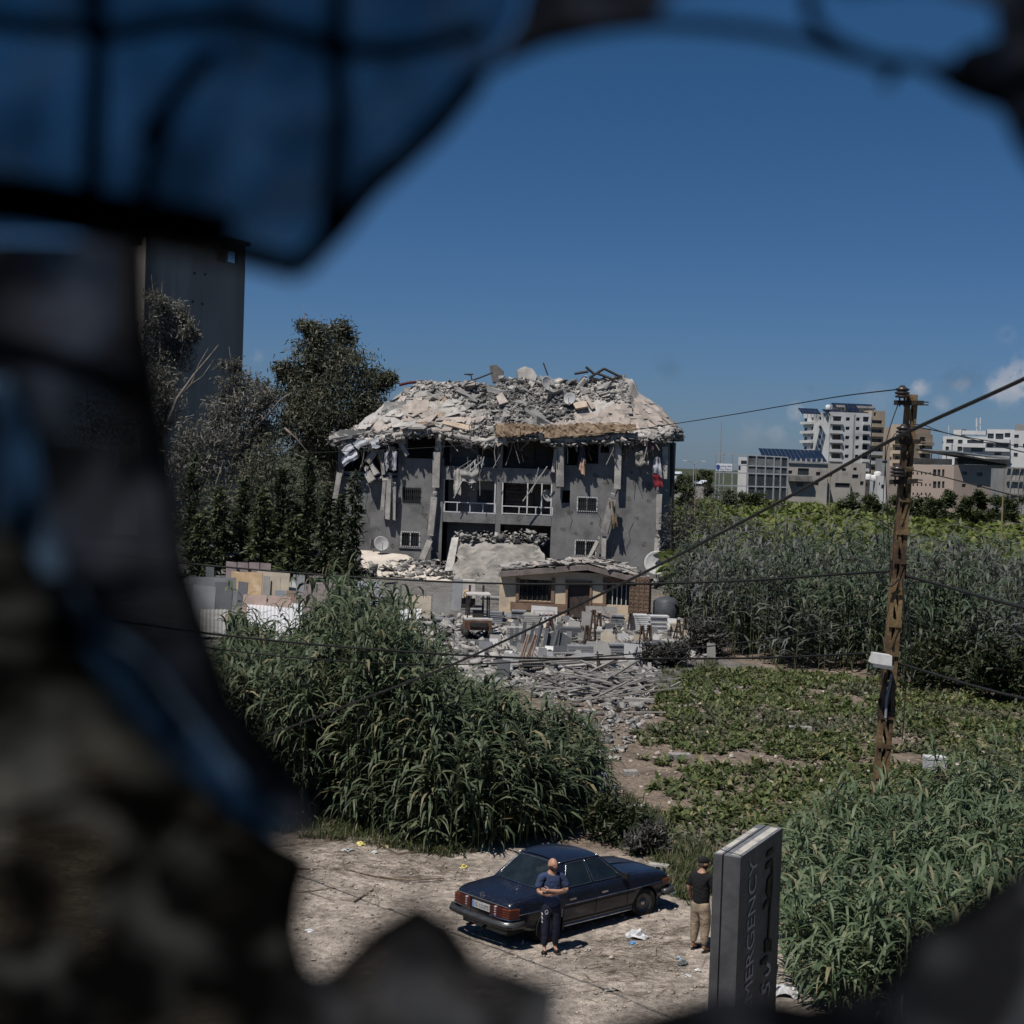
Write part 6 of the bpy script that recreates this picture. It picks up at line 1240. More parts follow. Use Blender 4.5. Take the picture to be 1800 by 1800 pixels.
def trestle(x, y0, y1, label, wpx=10):
    b = G(x, y1); s_ = b.y / FPX; h_ = (y1 - y0) * s_; wd = wpx * s_; root = thing('trestle', label, 'trestle', (b.x, b.y, 0), R.uniform(-.3, .3), 'rusty trestles of the stone yard')
    for s in (-1, 1): MB().bar((s * wd / 2, 0, 0), (s * wd * .18, .25, h_), .08).build('post', rust, root)
    MB().bar((-wd * .3, .2, h_ * .7), (wd * .3, .2, h_ * .7), .06).build('rung', rust, root); MB().bar((0, .25, h_ * .97), (0, .9, 0), .06).build('prop', rust, root)
for k, (x, a, b, l) in enumerate([(1040, 1072, 1132, 'tall rusty trestle left of the cream slab'), (1031, 1100, 1134, 'short rusty trestle beside the tall one'), (1128, 1100, 1132, 'rusty trestle just above the bright white slab'), (1140, 1099, 1134, 'rusty trestle right of the bright white slab'), (1194, 1090, 1130, 'rusty trestle at the left of the right hand group'), (1204, 1086, 1126, 'tall rusty trestle in the right hand group'), (1234, 1104, 1146, 'rusty trestle nearest the far reeds'), (1248, 1100, 1136, 'last rusty trestle at the right end'), (968, 1086, 1112, 'rusty trestle below the kiosk pillar'), (1108, 1078, 1112, 'rusty trestle at the white stack left end'), (1140, 1078, 1110, 'rusty trestle at the middle of the white stack'), (1052, 1078, 1110, 'rusty trestle in front of the ornamented panel')]): trestle(x, a, b, l)
for k, x in enumerate((899, 907, 915, 922, 930, 942, 956, 972, 978)):
    c = G(x, 1142); o = MB().bar((0, 0, 0), (R.uniform(-.1, .25), .15, R.uniform(.9, 1.35)), .17, .1).build('stone_post', SM['dark']); o.location = (c.x, c.y, 0); tag(o, 'dark stone post standing in the row at the front of the yard', 'post', 'row of dark stone posts')
for k in range(6):
    c = G(908 + k * 4, 1180); o = MB().bar((0, 0, 0), (.45 + R.uniform(-.1, .1), .5, 1.55), .07, .05).build('stone_strip', SM['brown']); o.location = (c.x, c.y, 0); tag(o, 'thin brown strip leaning in the bundle at the front of the yard', 'strip', 'bundle of thin brown strips')
wsh = mat('white_sheet', (.52, .52, .54), .6, .08, 1, bump=.1)
def corr(x0, x1, y0, y1, label):
    a, b, c, d = G(x0, y1), G(x1, y1), G(x1, y0), G(x0, y0); vs = []; fs = []; n_ = int((b - a).length / .045)
    for i_ in range(n_ + 1):
        t = i_ / n_; z = .12 + .022 * math.sin(i_ * 1.57); vs += [a.lerp(b, t) + Vector((0, 0, z)), d.lerp(c, t) + Vector((0, 0, z + .62))]
    for i_ in range(n_): fs.append((2 * i_, 2 * i_ + 2, 2 * i_ + 3, 2 * i_ + 1))
    mb = MB().add(vs, fs); mb.add([v - Vector((0, 0, .02)) for v in vs], [f[::-1] for f in fs])
    for p in (a, b, c, d): mb.bar((p.x, p.y, 0), (p.x, p.y, .10 if p in (a, b) else .7), .08)
    mb.world('corrugated_sheet', wsh, label, 'roof sheet')
corr(434, 530, 1084, 1112, 'long white corrugated sheet lying left of the tallest reeds'); corr(484, 518, 1110, 1130, 'short white corrugated sheet below the long one'); corr(640, 740, 1094, 1116, 'white corrugated sheet showing between the reed tops'); wsh = SM['pale']
corr(352, 400, 1096, 1124, 'pale sheet lying below the rounded grey slab')
wsh = MATS['white_sheet']
# plank heap
plank = mat('grey_plank', (.25, .24, .23), .9, .2, 3, streak=False, bump=.3, rand=.22)
for k in range(90):
    x, y = R.gauss(1050, 50), R.gauss(1208, 14); c = G(x, y); L_ = R.uniform(1.2, 3.6); a = R.gauss(.0, .35) + (.25 if x < 1030 else -.2)
    o = MB().box((0, 0, 0), (L_, R.uniform(.06, .18), .05)).build('plank', plank); o.location = (c.x, c.y, R.uniform(.08, .75) * max(.15, 1 - abs(x - 1045) / 110)); o.rotation_euler = (R.gauss(0, .15), R.gauss(0, .28), a); tag(o, '%s weathered plank at the %s %s of the heap before the stone yard' % ('short' if L_ < 1.9 else ('medium' if L_ < 2.8 else 'long'), 'back' if y < 1200 else ('middle' if y < 1214 else 'front'), 'left' if x < 1025 else ('centre' if x < 1075 else 'right')), 'plank', 'heap of weathered planks')
for k in range(7):
    c = G(1000 + R.uniform(-12, 12), 1180 + k); o = MB().box((0, 0, 0), (4.6, .16, .05)).build('plank', plank); o.location = (c.x, c.y, .2 + k * .09); o.rotation_euler = (0, -.05, .12 + R.uniform(-.03, .03)); tag(o, 'long straight plank in the stack behind the plank heap', 'plank', 'stack of long planks')
for x, y, w_, lab in ((1124, 1234, 54, 'long pale plank lying alone at the right of the heap'), (1406, 1284, 40, 'pale stone plank lying in the middle of the field'), (1194, 1330, 38, 'pale broken board on the bare soil of the field'), (1108, 1360, 24, 'small pale board near the concrete wall'), (1116, 1422, 26, 'thin pale board at the near edge of the field')):
    c = G(x, y); s_ = c.y / FPX; o = MB().box((0, 0, .08), (w_ * s_, .35, .14)).build('board', plank); o.location = (c.x, c.y, float(gh(c.x, c.y))); o.rotation_euler = (0, R.uniform(-.05, .05), R.uniform(-.15, .15)); tag(o, lab, 'board')
c = G(1050, 1200); stump = thing('tree_stump', 'dark broken stump standing up in the plank heap', 'stump', (c.x, c.y, 0))
MB().tube([(0, 0, 0), (.05, 0, .6), (-.05, 0, 1.3)], [.16, .1, .03], 6).build('trunk', barkd, stump)
for s_ in ((-.9, -.4), (.8, -.5), (.4, .3)): MB().tube([(0, 0, .5), (s_[0] * .5, 0, .7), (s_[0], s_[1], .1)], [.06, .05, .02], 5).build('branch', barkd, stump)
# forklift, round mouthed machine, water tank
c = G(838, 1122); fk = thing('forklift', 'old forklift with white dusty seat guard among the stone stacks', 'forklift', (c.x, c.y, 0), .1); fkb = mat('fork_brown', (.14, .075, .05), .7, .3, 3); dust = mat('dusty_white', (.44, .42, .40), .9, .15, 3)
MB().box((0, 0, .75), (1.35, 1.7, .5)).build('counterweight', fkb, fk); MB().box((0, -.1, 1.04), (1.4, 1.5, .08)).build('deck', dust, fk); MB().box((0, -.9, .78), (.9, .06, .22)).build('grille', ironm, fk)
for sx in (-1, 1):
    for sy in (-.6, .75): MB().lathe([(.1, -.12), (.3, -.12), (.33, -.06), (.33, .06), (.3, .12), (.1, .12)], 14, Matrix.Translation((sx * .62, sy, .33)) @ Matrix.Rotation(math.pi / 2, 4, 'Y')).build('wheel', ironm, fk)
    for sy in (-.5, .7): MB().bar((sx * .55, sy, 1.05), (sx * .52, sy * .9, 2.2), .07).build('guard_post', ironm, fk)
    MB().bar((sx * .35, 1.1, .2), (sx * .35, 1.1, 2.6), .1, .14).build('mast', ironm, fk)
MB().box((0, .05, 2.25), (1.2, 1.5, .07)).build('roof_guard', dust, fk); MB().box((0, -.1, 1.25), (.5, .5, .35)).build('seat', ironm, fk)
c = G(822, 1066); mc = thing('stone_machine', 'white machine hood with a round tan opening left of the kiosk', 'machine', (c.x, c.y, 0))
MB().box((0, 0, 1.1), (1.0, .9, 1.1), taper=.85).build('hood', dust, mc); MB().box((0, .1, .3), (.9, .8, .6)).build('base', ironm, mc)
MB().lathe([(.12, 0), (.24, 0), (.26, .06), (.2, .1), (.1, .06)], 16, Matrix.Translation((-.05, -.46, .82)) @ Matrix.Rotation(math.pi / 2, 4, 'X')).build('round_opening', SM['tan'], mc)
c = G(1170, 1096); roof_tank((c.x, c.y, 0), .75, 1.5, 'dark plastic water tank at the right end of the stone yard', m=mat('dark_tank', (.06, .065, .075), .5, .2, 2))['group'] = 'water tanks of the yard'
# low concrete wall at the end of the reeds, hollow blocks, box in the field
def put(mb, name, m, x, y, label, catg, rz=0, group=None, dz=0):
    c = G(x, y); o = mb.build(name, m); o.location = (c.x, c.y, float(gh(c.x, c.y)) + dz); o.rotation_euler = (0, 0, rz); return tag(o, label, catg, group)
put(MB().box((0, 0, .5), (.85, .35, 1.15)), 'concrete_wall', SM['blue'], 1034, 1424, 'short grey concrete wall end at the right edge of the tall reeds', 'wall', .1)
def hblock():
    return MB().wall(-.2, .2, -.1, .1, -.1, .1, [(-.17, -.075, -.06, .06), (-.05, .05, -.06, .06), (.075, .17, -.06, .06)])
mb = hblock(); mb.v = [(a * 1.1, b, z + .1) for a, b, z in mb.v]; put(mb, 'hollow_block', concl, 1158, 1533, 'pale hollow concrete block lying in front of the car bonnet', 'block', -.3)
mb = hblock(); mb.v = [(a * 1.5, b, z + .12) for a, b, z in mb.v]; put(mb, 'hollow_block', concd, 1065, 1394, 'grey hollow concrete block on bare soil beside the low wall', 'block', .2)
bx = put(MB().box((0, 0, .26), (.58, .4, .34), taper=1.04).box((0, 0, .46), (.62, .44, .07)), 'foam_box', wsh, 1642, 1362, 'white lidded foam box among the reeds right of the pole', 'box', .1)
# litter
lit = [(1118, 1648, .42, .16, (.5, .5, .52), 'crumpled clear plastic bag beside the car shadow'), (1112, 1660, .12, .05, (.15, .32, .55), 'blue and white wrapper next to the plastic bag'), (1193, 1683, .08, .04, (.3, .5, .7), 'small light blue scrap on the dirt'), (1200, 1695, .2, .09, (.10, .11, .12), 'dark crumpled rag on the dirt near the sign'), (1214, 1544, .13, .09, (.65, .6, .15), 'yellow and white crumpled wrapper in the grass'), (1185, 1577, .14, .06, (.16, .42, .6), 'turquoise scrap in the green grass'), (634, 1488, .3, .05, (.6, .52, .2), 'yellow striped bag at the edge of the reeds'), (612, 1500, .26, .05, (.5, .5, .52), 'white scrap left of the yellow bag'), (680, 1490, .25, .05, (.6, .55, .35), 'pale yellow scrap right of the yellow bag'), (658, 1502, .2, .05, (.45, .46, .48), 'grey scrap below the yellow bag'), (815, 1530, .14, .08, (.7, .62, .2), 'yellow bag caught at the foot of the reeds by the car'),
       (1380, 1752, .5, .2, (.55, .55, .56), 'white rubbish bag at the foot of the sign'), (1076, 1745, .3, .05, (.3, .27, .24), 'curled bark strip at the bottom of the dirt lot'), (1034, 1671, .12, .06, (.55, .5, .45), 'pale stone chip in front of the standing man'), (1228, 1708, .12, .04, (.6, .6, .6), 'white paper scrap by the sign'), (1208, 1720, .1, .04, (.55, .55, .55), 'second white paper scrap by the sign'), (545, 1640, .2, .03, (.6, .6, .62), 'white paper strip at the left of the dirt lot')]
for x, y, w_, h_, col, lab in lit:
    mb = MB(); n_ = 6; r = random.Random(int(x * y)); vs = [(r.gauss(0, .02) + w_ * (i_ / n_ - .5), r.gauss(0, .02) + w_ * .6 * (j / n_ - .5), max(0, h_ * (1 - ((i_ / n_ - .5) ** 2 + (j / n_ - .5) ** 2) * 2.6) * r.uniform(.5, 1.3))) for j in range(n_ + 1) for i_ in range(n_ + 1)]
    mb.add(vs, [(j * 7 + i_, j * 7 + i_ + 1, j * 7 + i_ + 8, j * 7 + i_ + 7) for j in range(6) for i_ in range(6)]); put(mb, 'litter', mat('litter_%d_%d' % (x, y), col, .6, .25, 12, bump=0), x, y, lab, 'litter', R.uniform(0, 3), dz=.01)
for pts, lab in (([(655, 1470), (670, 1490), (700, 1505), (760, 1498)], 'curved dry reed stalk at the foot of the reeds'), ([(606, 1533), (660, 1545), (720, 1552), (780, 1548)], 'long dry reed stalk lying on the dirt'), ([(622, 1590), (640, 1578), (656, 1568)], 'short bent stick left of the car'), ([(520, 1575), (590, 1566)], 'straight stick at the left of the lot'), ([(505, 1530), (600, 1534)], 'thin stick beyond the straight one')):
    MB().tube([G(x, y) + Vector((0, 0, .06)) for x, y in pts], .018, 5).world('reed_stalk', MATS['dry_twig'], lab, 'stalk')
# ------------------------------------------------------------------ utility pole and cables
PY = 40.0
pb, pt = P(1541, 1470, PY), P(1602, 702, PY); pb.z = -.1
pole = thing('utility_pole', 'leaning brown steel lattice pole with insulators, standing in the right hand reeds', 'utility pole', (pb.x, PY, 0))
ax = (pt - pb); LP = ax.length; ax.normalize(); sx = Vector((0, 1, 0)).cross(ax).normalized(); sx = sx if sx.x > 0 else -sx; sy = Vector((0, 1, 0))
woodm = mat('pole_steel', (.155, .105, .055), .8, .35, 1.6, bump=.45, stain=((.06, .036, .024), 1.3, .48)); pdark = mat('pole_dark', (.035, .028, .022), .8, .3, 3)
def pp_(h, a, b): return pb + ax * h + sx * a + sy * b
wdt = lambda h: .36 - .08 * h / LP
for s_ in (-1, 1):
    MB().add([pp_(h, s_ * (wdt(h) / 2 - k * .10), j * (.16 - .03 * h / LP)) for h in (0, LP) for k, j in ((0, -1), (1, -1), (1, 1), (0, 1))], [(3, 2, 1, 0), (4, 5, 6, 7), (0, 1, 5, 4), (1, 2, 6, 5), (2, 3, 7, 6), (3, 0, 4, 7)]).wpart('channel', woodm, pole)
n_ = 13
for k in range(n_):
    h0, h1 = .4 + (LP - .6) * k / n_, .4 + (LP - .6) * (k + 1) / n_; w0, w1 = wdt(h0) / 2 - .05, wdt(h1) / 2 - .05
    for j in (-1, 1):
        a, b = (-w0, w1) if k % 2 else (w0, -w1); MB().bar(pp_(h0, a, j * .175), pp_(h1, b, j * .165), .07, .012, (0, 1, 0)).wpart('lacing_bar', woodm if j < 0 else pdark, pole)  # rear bars coloured darker to imitate shade inside the lattice
    MB().bar(pp_(h0, -wdt(h0) / 2 - .01, -.19), pp_(h0, wdt(h0) / 2 + .01, -.19), .11 if k % 3 else .2, .02, (0, 1, 0)).wpart('batten', woodm, pole)
MB().bar(pp_(LP - .05, 0, 0), pp_(LP + .12, 0, 0), .26, .26).wpart('pole_cap', woodm, pole)
def hp(y): return (pt - pb).length * (1470 - y) / (1470 - 702)
insm = mat('brown_porcelain', (.04, .032, .03), .35, .3, 5, spec=.5, bump=0)
INS = {}
for (x, y, yb_) in ((1586, 690, 708), (1588, 758, 777), (1578, 829, 848)):
    c = P(x, y, PY - .28); b = P(x - .5, yb_, PY - .28); ins = MB()
    M = Matrix.Translation(c)
    ins.lathe([(.05, -.14), (.17, -.13), (.19, -.09), (.10, -.06), (.18, -.04), (.20, 0), (.11, .03), (.17, .05), (.19, .09), (.09, .13), (.06, .18), (.03, .19)], 14, M).wpart('insulator', insm, pole, True)
    for dx in (-.06, .06): MB().bar(b + Vector((dx, 0, -.1)), c + Vector((dx, 0, -.12)), .035).wpart('insulator_pin', pdark, pole)
    h = hp(yb_); MB().bar(b + Vector((-.18, .05, 0)), pp_(h, wdt(h) / 2 + .12, -.2), .13, .12).wpart('crossarm', pdark, pole)
    for dz in (-.04, .03): MB().bar(pp_(h + dz, wdt(h) / 2 + .1, -.2), pp_(h + dz, wdt(h) / 2 + .26, -.2), .03).wpart('bolt', pdark, pole)
    INS[y] = c
for y in (1010, 1195, 1262): h = hp(y); MB().bar(pp_(h, -wdt(h) / 2 - .06, -.02), pp_(h, wdt(h) / 2 + .05, -.02), .06, .46, (0, 0, 1)).wpart('strap', pdark, pole)
MB().tube([P(1557, 1262, PY - .25), P(1558, 1230, PY - .27), P(1564, 1205, PY - .27), P(1567, 1185, PY - .24)], .035, 6).wpart('conduit', steel, pole)
lampb = thing('floodlight', 'white box shaped floodlight fixed to the utility pole', 'lamp', P(1548, 1166, PY - .55))
fm4 = Matrix.Rotation(.12, 3, 'Y')
MB().box((0, 0, .12), (.52, .42, .26), fm4, taper=.88).build('housing', mat('lamp_white', (.55, .55, .55), .5, .1, 4, bump=0), lampb); MB().box((.02, 0, -.06), (.5, .4, .10), fm4, taper=1.08).build('lens_frame', mat('lamp_grey', (.24, .25, .26), .5, .1, 4, bump=0), lampb); MB().bar((.1, .1, -.08), (.3, .45, -.02), .06).build('bracket', pdark, lampb)
cab = mat('black_cable', (.018, .018, .018), .6, .3, 9, bump=0)
def cable(pts, r_, label, group=None, n=8):
    """pts: (px, py, distance); smooth through the points"""
    q = [P(x, y, Y) for x, y, Y in pts]; o = []
    for i_ in range(len(q) - 1):
        p0, p1, p2, p3 = q[max(i_ - 1, 0)], q[i_], q[i_ + 1], q[min(i_ + 2, len(q) - 1)]
        for k in range(n):
            t = k / n; o.append(.5 * ((2 * p1) + (p2 - p0) * t + (2 * p0 - 5 * p1 + 4 * p2 - p3) * t * t + (3 * p1 - p0 - 3 * p2 + p3) * t ** 3))
    o.append(q[-1]); return MB().tube(o, r_ * 1.3, 6).world('cable', cab, label, 'cable', group, True)
cable([(2100, 520, 11), (1800, 666, 13), (1570, 772, 15), (1400, 866, 17), (1200, 972, 19), (1000, 1072, 21.5), (800, 1166, 24.5), (640, 1228, 27), (480, 1288, 30), (300, 1340, 34)], .0140, 'thick black cable crossing the whole view diagonally in front of the pole')
cable([(1583, 684, PY - .3), (1482, 696, 46), (1380, 713, 53), (1280, 730, 60), (1178, 746, 68), (1075, 760, 76), (870, 779, 88), (600, 794, 94), (300, 797, 98), (100, 792, 100)], .014, 'thin cable from the top insulator running left across the ruin')
cable([(1562, 1004, PY), (1480, 1009, 42), (1300, 1021, 46), (1060, 1027, 50), (820, 1024, 54), (560, 1010, 57), (325, 990, 60), (100, 965, 63)], .030, 'twisted thick cable sagging left from the middle of the pole')
cable([(1556, 1088, PY), (1440, 1110, 40), (1300, 1130, 39), (1080, 1152, 38), (800, 1168, 36.5), (540, 1158, 35), (300, 1130, 34)], .014, 'thin cable running left just above the lamp height')
cable([(1556, 1146, PY), (1450, 1152, 39), (1300, 1157, 38), (1000, 1158, 36), (820, 1152, 35), (600, 1137, 34), (378, 1115, 33), (200, 1090, 32)], .020, 'cable running left from the floodlight bracket')
cable([(1592, 1012, PY), (1660, 1030, 38), (1730, 1050, 36), (1800, 1068, 34), (1950, 1105, 31)], .032, 'thick twisted cable leaving the pole to the right')
cable([(1580, 1166, PY), (1640, 1184, 37), (1720, 1208, 33), (1800, 1228, 30), (1950, 1262, 26)], .024, 'cable leaving the pole to the right at lamp height')
cable([(1592, 748, PY - .3), (1640, 756, 38), (1700, 770, 36), (1800, 795, 33), (1950, 825, 30)], .010, 'thin cable from the second insulator to the right')
cable([(1594, 745, PY - .3), (1625, 748, 38.5), (1668, 762, 37), (1800, 786, 33.5), (1950, 812, 30)], .008, 'thinner cable beside the one from the second insulator')
cable([(1582, 822, PY - .3), (1640, 834, 38), (1700, 849, 36), (1800, 876, 33), (1950, 915, 30)], .011, 'thin cable from the lowest insulator to the right')
cable([(1640, 1100, 39), (1720, 1134, 36), (1800, 1164, 34), (1900, 1200, 32)], .008, 'faint thin wire low on the right of the pole')
cable([(1578, 712, PY - .2), (1562, 760, PY - .3), (1556, 800, PY - .35), (1560, 900, PY - .3), (1566, 1000, PY - .2)], .010, 'jumper wire hanging left of the pole top')
cable([(1586, 752, PY - .3), (1568, 770, PY - .35), (1558, 800, PY - .35), (1552, 900, PY - .3), (1556, 985, PY - .2)], .008, 'second jumper wire hanging left of the pole')
cable([(1586, 1015, PY - .3), (1590, 1100, PY - .35), (1592, 1200, PY - .3), (1586, 1300, PY - .3)], .012, 'slack wire hanging down the right of the pole')
cable([(1592, 1020, PY - .3), (1600, 1120, PY - .35), (1604, 1196, PY - .3)], .012, 'short slack wire beside the longer one')
cable([(1540, 1008, PY - .3), (1552, 1024, PY - .3), (1566, 1030, PY - .3), (1580, 1018, PY - .3)], .02, 'looped cable end at the middle of the pole')
cable([(1542, 1016, PY - .3), (1526, 1050, PY - .3), (1518, 1085, PY - .3), (1524, 1130, PY - .3), (1530, 1150, PY - .4)], .014, 'black cable curving down to the floodlight')
# ------------------------------------------------------------------ EMERGENCY sign
D0 = 21.0
A0 = P(1302, 1507, D0); zt_ = A0.z; B0 = G(1376, 1455, zt_); L0 = G(1258, 1497, zt_)
sd = Vector((B0.x - A0.x, B0.y - A0.y, 0)); SW = sd.length; sd.normalize(); snv = Vector((sd.y, -sd.x, 0)); snv = snv if snv.x > 0 else -snv   # front normal
STH = (1302 - 1258) / FPX * D0 / max(.3, abs(snv.x)) * 1.02
sg = thing('emergency_sign', 'dark grey double sided totem sign reading EMERGENCY in Latin and Arabic letters', 'sign', (A0.x, A0.y, 0))
spm = mat('sign_charcoal', (.055, .055, .06), .55, .25, 2, bump=.08, spec=.35, stain=((.085, .083, .082), 2.2, .56)); spt = mat('sign_top_pale', (.42, .40, .36), .8, .15, 4, bump=.2, stain=((.24, .23, .23), 5, .55)); slt = mat('sign_letter_grey', (.27, .275, .285), .45, .1, 6, bump=0); slb = mat('sign_letter_black', (.008, .008, .008), .5, .1, 6, bump=0)
def sp(s, t, z): return Vector((A0.x, A0.y, 0)) + sd * s - snv * t + Vector((0, 0, z))
def sbox(s0, s1, t0, t1, z0, z1, m, name): return MB().prism([sp(s0, t0, z0), sp(s1, t0, z0), sp(s1, t1, z0), sp(s0, t1, z0)], (0, 0, z1 - z0)).wpart(name, m, sg)
sbox(0, SW, 0, STH * .62, 0, zt_ - .012, spm, 'front_case'); sbox(.015, SW - .015, STH * .621, STH * .679, 0, zt_ - .06, slb, 'shadow_gap'); sbox(0, SW, STH * .68, STH, 0, zt_ - .012, spm, 'rear_case')
trim = mat('sign_trim', (.15, .155, .165), .5, .15, 5, bump=.05)
for (t0, t1) in ((0, STH * .62), (STH * .68, STH)): sbox(0, SW, t0, t1, zt_ - .011, zt_, trim, 'top_trim')
sbox(.06, SW - .1, STH * .10, STH * .40, zt_ + .001, zt_ + .006, spt, 'top_panel'); sbox(.05, SW * .86, STH * .74, STH * .95, zt_ + .001, zt_ + .006, spt, 'top_panel')
def SG(x, y):                                           # pixel on the front face -> (along, height)
    d = pxray(x, y); o = Vector((A0.x, A0.y, 0)); t = (o - CAM).dot(snv) / d.dot(snv); p = CAM + d * t - o; return p.dot(sd), p.z
def zpx(X, Y): return 1180 + X / 5.0, 1420 + Y / 5.0   # zoomed crop -> photo pixel
s0, za = SG(*zpx(690, 470)); s1, zb = SG(*zpx(660, 1640)); cap = abs(SG(*zpx(755, 470))[0] - s0)
ez_ = Vector((0, 0, 1)); base_s = SG(*zpx(745, 560))[0]
ln_ = (za - SG(*zpx(640, 1660))[1]) * 9 / 7.7
org = sp(base_s, -.012, za - ln_)
split_loose(text_on('EMERGENCY', cap * 1.43, org, ez_, -sd, slt, 'lettering', sg, off=(A0.x, A0.y, 0), fit=ln_), 'letter')
def brush(pts, wd, m, name='arabic_stroke'):
    q = [SG(*zpx(*p)) for p in pts]; L_ = []; Rr = []
    for i_, (s, z) in enumerate(q):
        a, b = q[max(i_ - 1, 0)], q[min(i_ + 1, len(q) - 1)]; dx, dz = b[0] - a[0], b[1] - a[1]; l = math.hypot(dx, dz) or 1; w_ = (wd[i_] if hasattr(wd, '__len__') else wd) / 2
        L_.append(sp(s - dz / l * w_, -.012, z + dx / l * w_)); Rr.append(sp(s + dz / l * w_, -.012, z - dx / l * w_))
    n = len(q); vs = L_ + Rr; vs = vs + [v - snv * -.01 for v in vs]
    fs = [(i_, i_ + 1, n + i_ + 1, n + i_) for i_ in range(n - 1)] + [(2 * n + i_ + n, 2 * n + n + i_ + 1, 2 * n + i_ + 1, 2 * n + i_) for i_ in range(n - 1)]
    MB().add(vs, fs).wpart(name, m, sg)
brush([(890, 362), (860, 390), (832, 415)], [.07, .08, .07], slb)
brush([(885, 462), (850, 490), (825, 525)], .08, slb)
brush([(878, 465), (882, 560), (878, 680), (868, 800), (858, 900), (852, 1000), (846, 1100), (842, 1170)], .075, slb)
brush([(870, 590), (848, 650), (842, 720), (858, 790)], [.06, .16, .18, .06], slb)
brush([(850, 818), (826, 840), (804, 878)], .07, slb)
brush([(842, 1165), (866, 1172), (866, 1240), (858, 1262)], [.06, .08, .06, .03], slb); brush([(845, 1170), (818, 1195), (818, 1235), (850, 1215), (858, 1180)], [.1, .14, .14, .1, .06], slb)
brush([(838, 1308), (806, 1340), (778, 1370)], .07, slb)
brush([(826, 1372), (850, 1385), (856, 1420), (838, 1460), (812, 1470)], [.05, .07, .07, .06, .03], slt)
brush([(800, 1545), (782, 1580), (790, 1618), (818, 1600), (822, 1560), (845, 1540), (852, 1580), (838, 1650)], [.04, .06, .07, .06, .06, .06, .06, .03], slt)
# ------------------------------------------------------------------ the parked saloon
paint = mat('navy_paint', (.004, .007, .020), .36, .25, 1.2, col2=(.006, .010, .026), bump=.03, bscale=40, spec=.4, coat=.4, stain=((.026, .026, .028), 34, .53))
chrome = mat('dull_chrome', (.42, .43, .45), .25, .15, 12, metal=1.0, bump=0); rubber = mat('tyre_rubber', (.028, .027, .026), .9, .3, 20, bump=.2); rimm = mat('rim_grey', (.12, .12, .125), .5, .2, 9, metal=.6, bump=0)
redl = mat('tail_red', (.060, .009, .007), .25, .2, 9, bump=0, spec=.6); orgl = mat('tail_orange', (.15, .040, .010), .25, .2, 9, bump=0, spec=.6); whl = mat('tail_white', (.45, .44, .42), .3, .1, 9, bump=0); blk = mat('black_plastic', (.014, .014, .015), .6, .3, 9, bump=0)
cglass = mat('car_glass', (.012, .017, .019), .05, .3, 3, bump=.02, bscale=4, spec=.7, stain=((.03, .036, .036), 2.0, .62)); dirtp = mat('dusty_sill', (.022, .021, .023), .75, .3, 5, bump=.05)  # glass colour tinted teal in place of reflections
rwp, fwp = G(946, 1661), G(1136, 1612); hd = (fwp - rwp); hd.z = 0; hd.normalize(); lf = Vector((-hd.y, hd.x, 0)); WBASE, TR = 2.795, .74
mid = (rwp + fwp) / 2 + lf * TR; RAX, FAX = -1.285, 1.51
co_ = mid - hd * ((RAX + FAX) / 2); co_ = co_ + hd * .08 + lf * .03; car = thing('parked_car', 'dark navy blue old saloon car parked on the dirt lot', 'car', (co_.x, co_.y, .0), math.atan2(hd.y, hd.x))
car.scale = (.945, .945, .985)
tabW = [(-2.32, .80), (-2.2, .845), (-1.9, .868), (-1.2, .885), (0, .89), (1.2, .882), (1.8, .862), (2.15, .835), (2.3, .79)]
tabT = [(-2.32, .84), (-2.27, .885), (-2.15, .915), (-1.8, .938), (-1.3, .955), (0, .955), (.95, .955), (1.5, .925), (2.0, .875), (2.22, .835), (2.3, .79)]
tabB = [(-2.32, .46), (-2.1, .36), (-1.7, .27), (-1., .21), (1, .21), (1.9, .26), (2.3, .40)]
xs = np.linspace(-2.32, 2.30, 100); rings = []
def sect(x):
    W, T, Bt = lerp(x, tabW), lerp(x, tabT), lerp(x, tabB); p = [(0, Bt), (.55 * W, Bt), (.86 * W, Bt), (.945 * W, Bt + .03)]
    for k in range(9): t = k / 8; p.append((W * (.965 + .035 * math.sin(t * math.pi * .55)), Bt + .08 + (.62 - Bt - .08) * t))
    p += [(W * .998, .675), (W * .985, .74), (W * .965, min(.82, T - .06)), (W * .945, T - .035), (W * .915, T - .012), (W * .86, T), (W * .55, T + .014), (W * .25, T + .02), (0, T + .022)]; return p
nn = len(sect(0)); vs = []; fs = []
for x in xs:
    p = sect(x); vs += [(x, -a, b) for a, b in p] + [(x, a, b) for a, b in p[1:-1][::-1]]
rn = 2 * nn - 2
for i_ in range(len(xs) - 1):
    for k in range(rn):
        k2 = (k + 1) % rn; fs.append((i_ * rn + k, (i_ + 1) * rn + k, (i_ + 1) * rn + k2, i_ * rn + k2))
fs += [tuple(range(rn)), tuple((len(xs) - 1) * rn + k for k in range(rn))[::-1]]
AR = .375; cut = []; vs = [Vector(v) for v in vs]
def inarch(p, r=AR): return any(math.hypot(p.x - a, p.z - .30) < r for a in (RAX, FAX)) and abs(p.y) > .62
keep = []
for f in fs:
    c = sum((vs[k] for k in f), Vector()) / len(f)
    if len(f) < 10 and inarch(c): cut += list(f)
    else: keep.append(f)
used = {k for f in keep for k in f}
for k in set(cut) & used:                                # snap the ragged cut to a clean arch
    p = vs[k]
    if abs(p.y) < .7: continue
    for a in (RAX, FAX):
        dx, dz = p.x - a, p.z - .30; d = math.hypot(dx, dz)
        if d < AR * 1.35 and dz > -.08: p.x = a + dx / d * AR; p.z = .30 + dz / d * AR
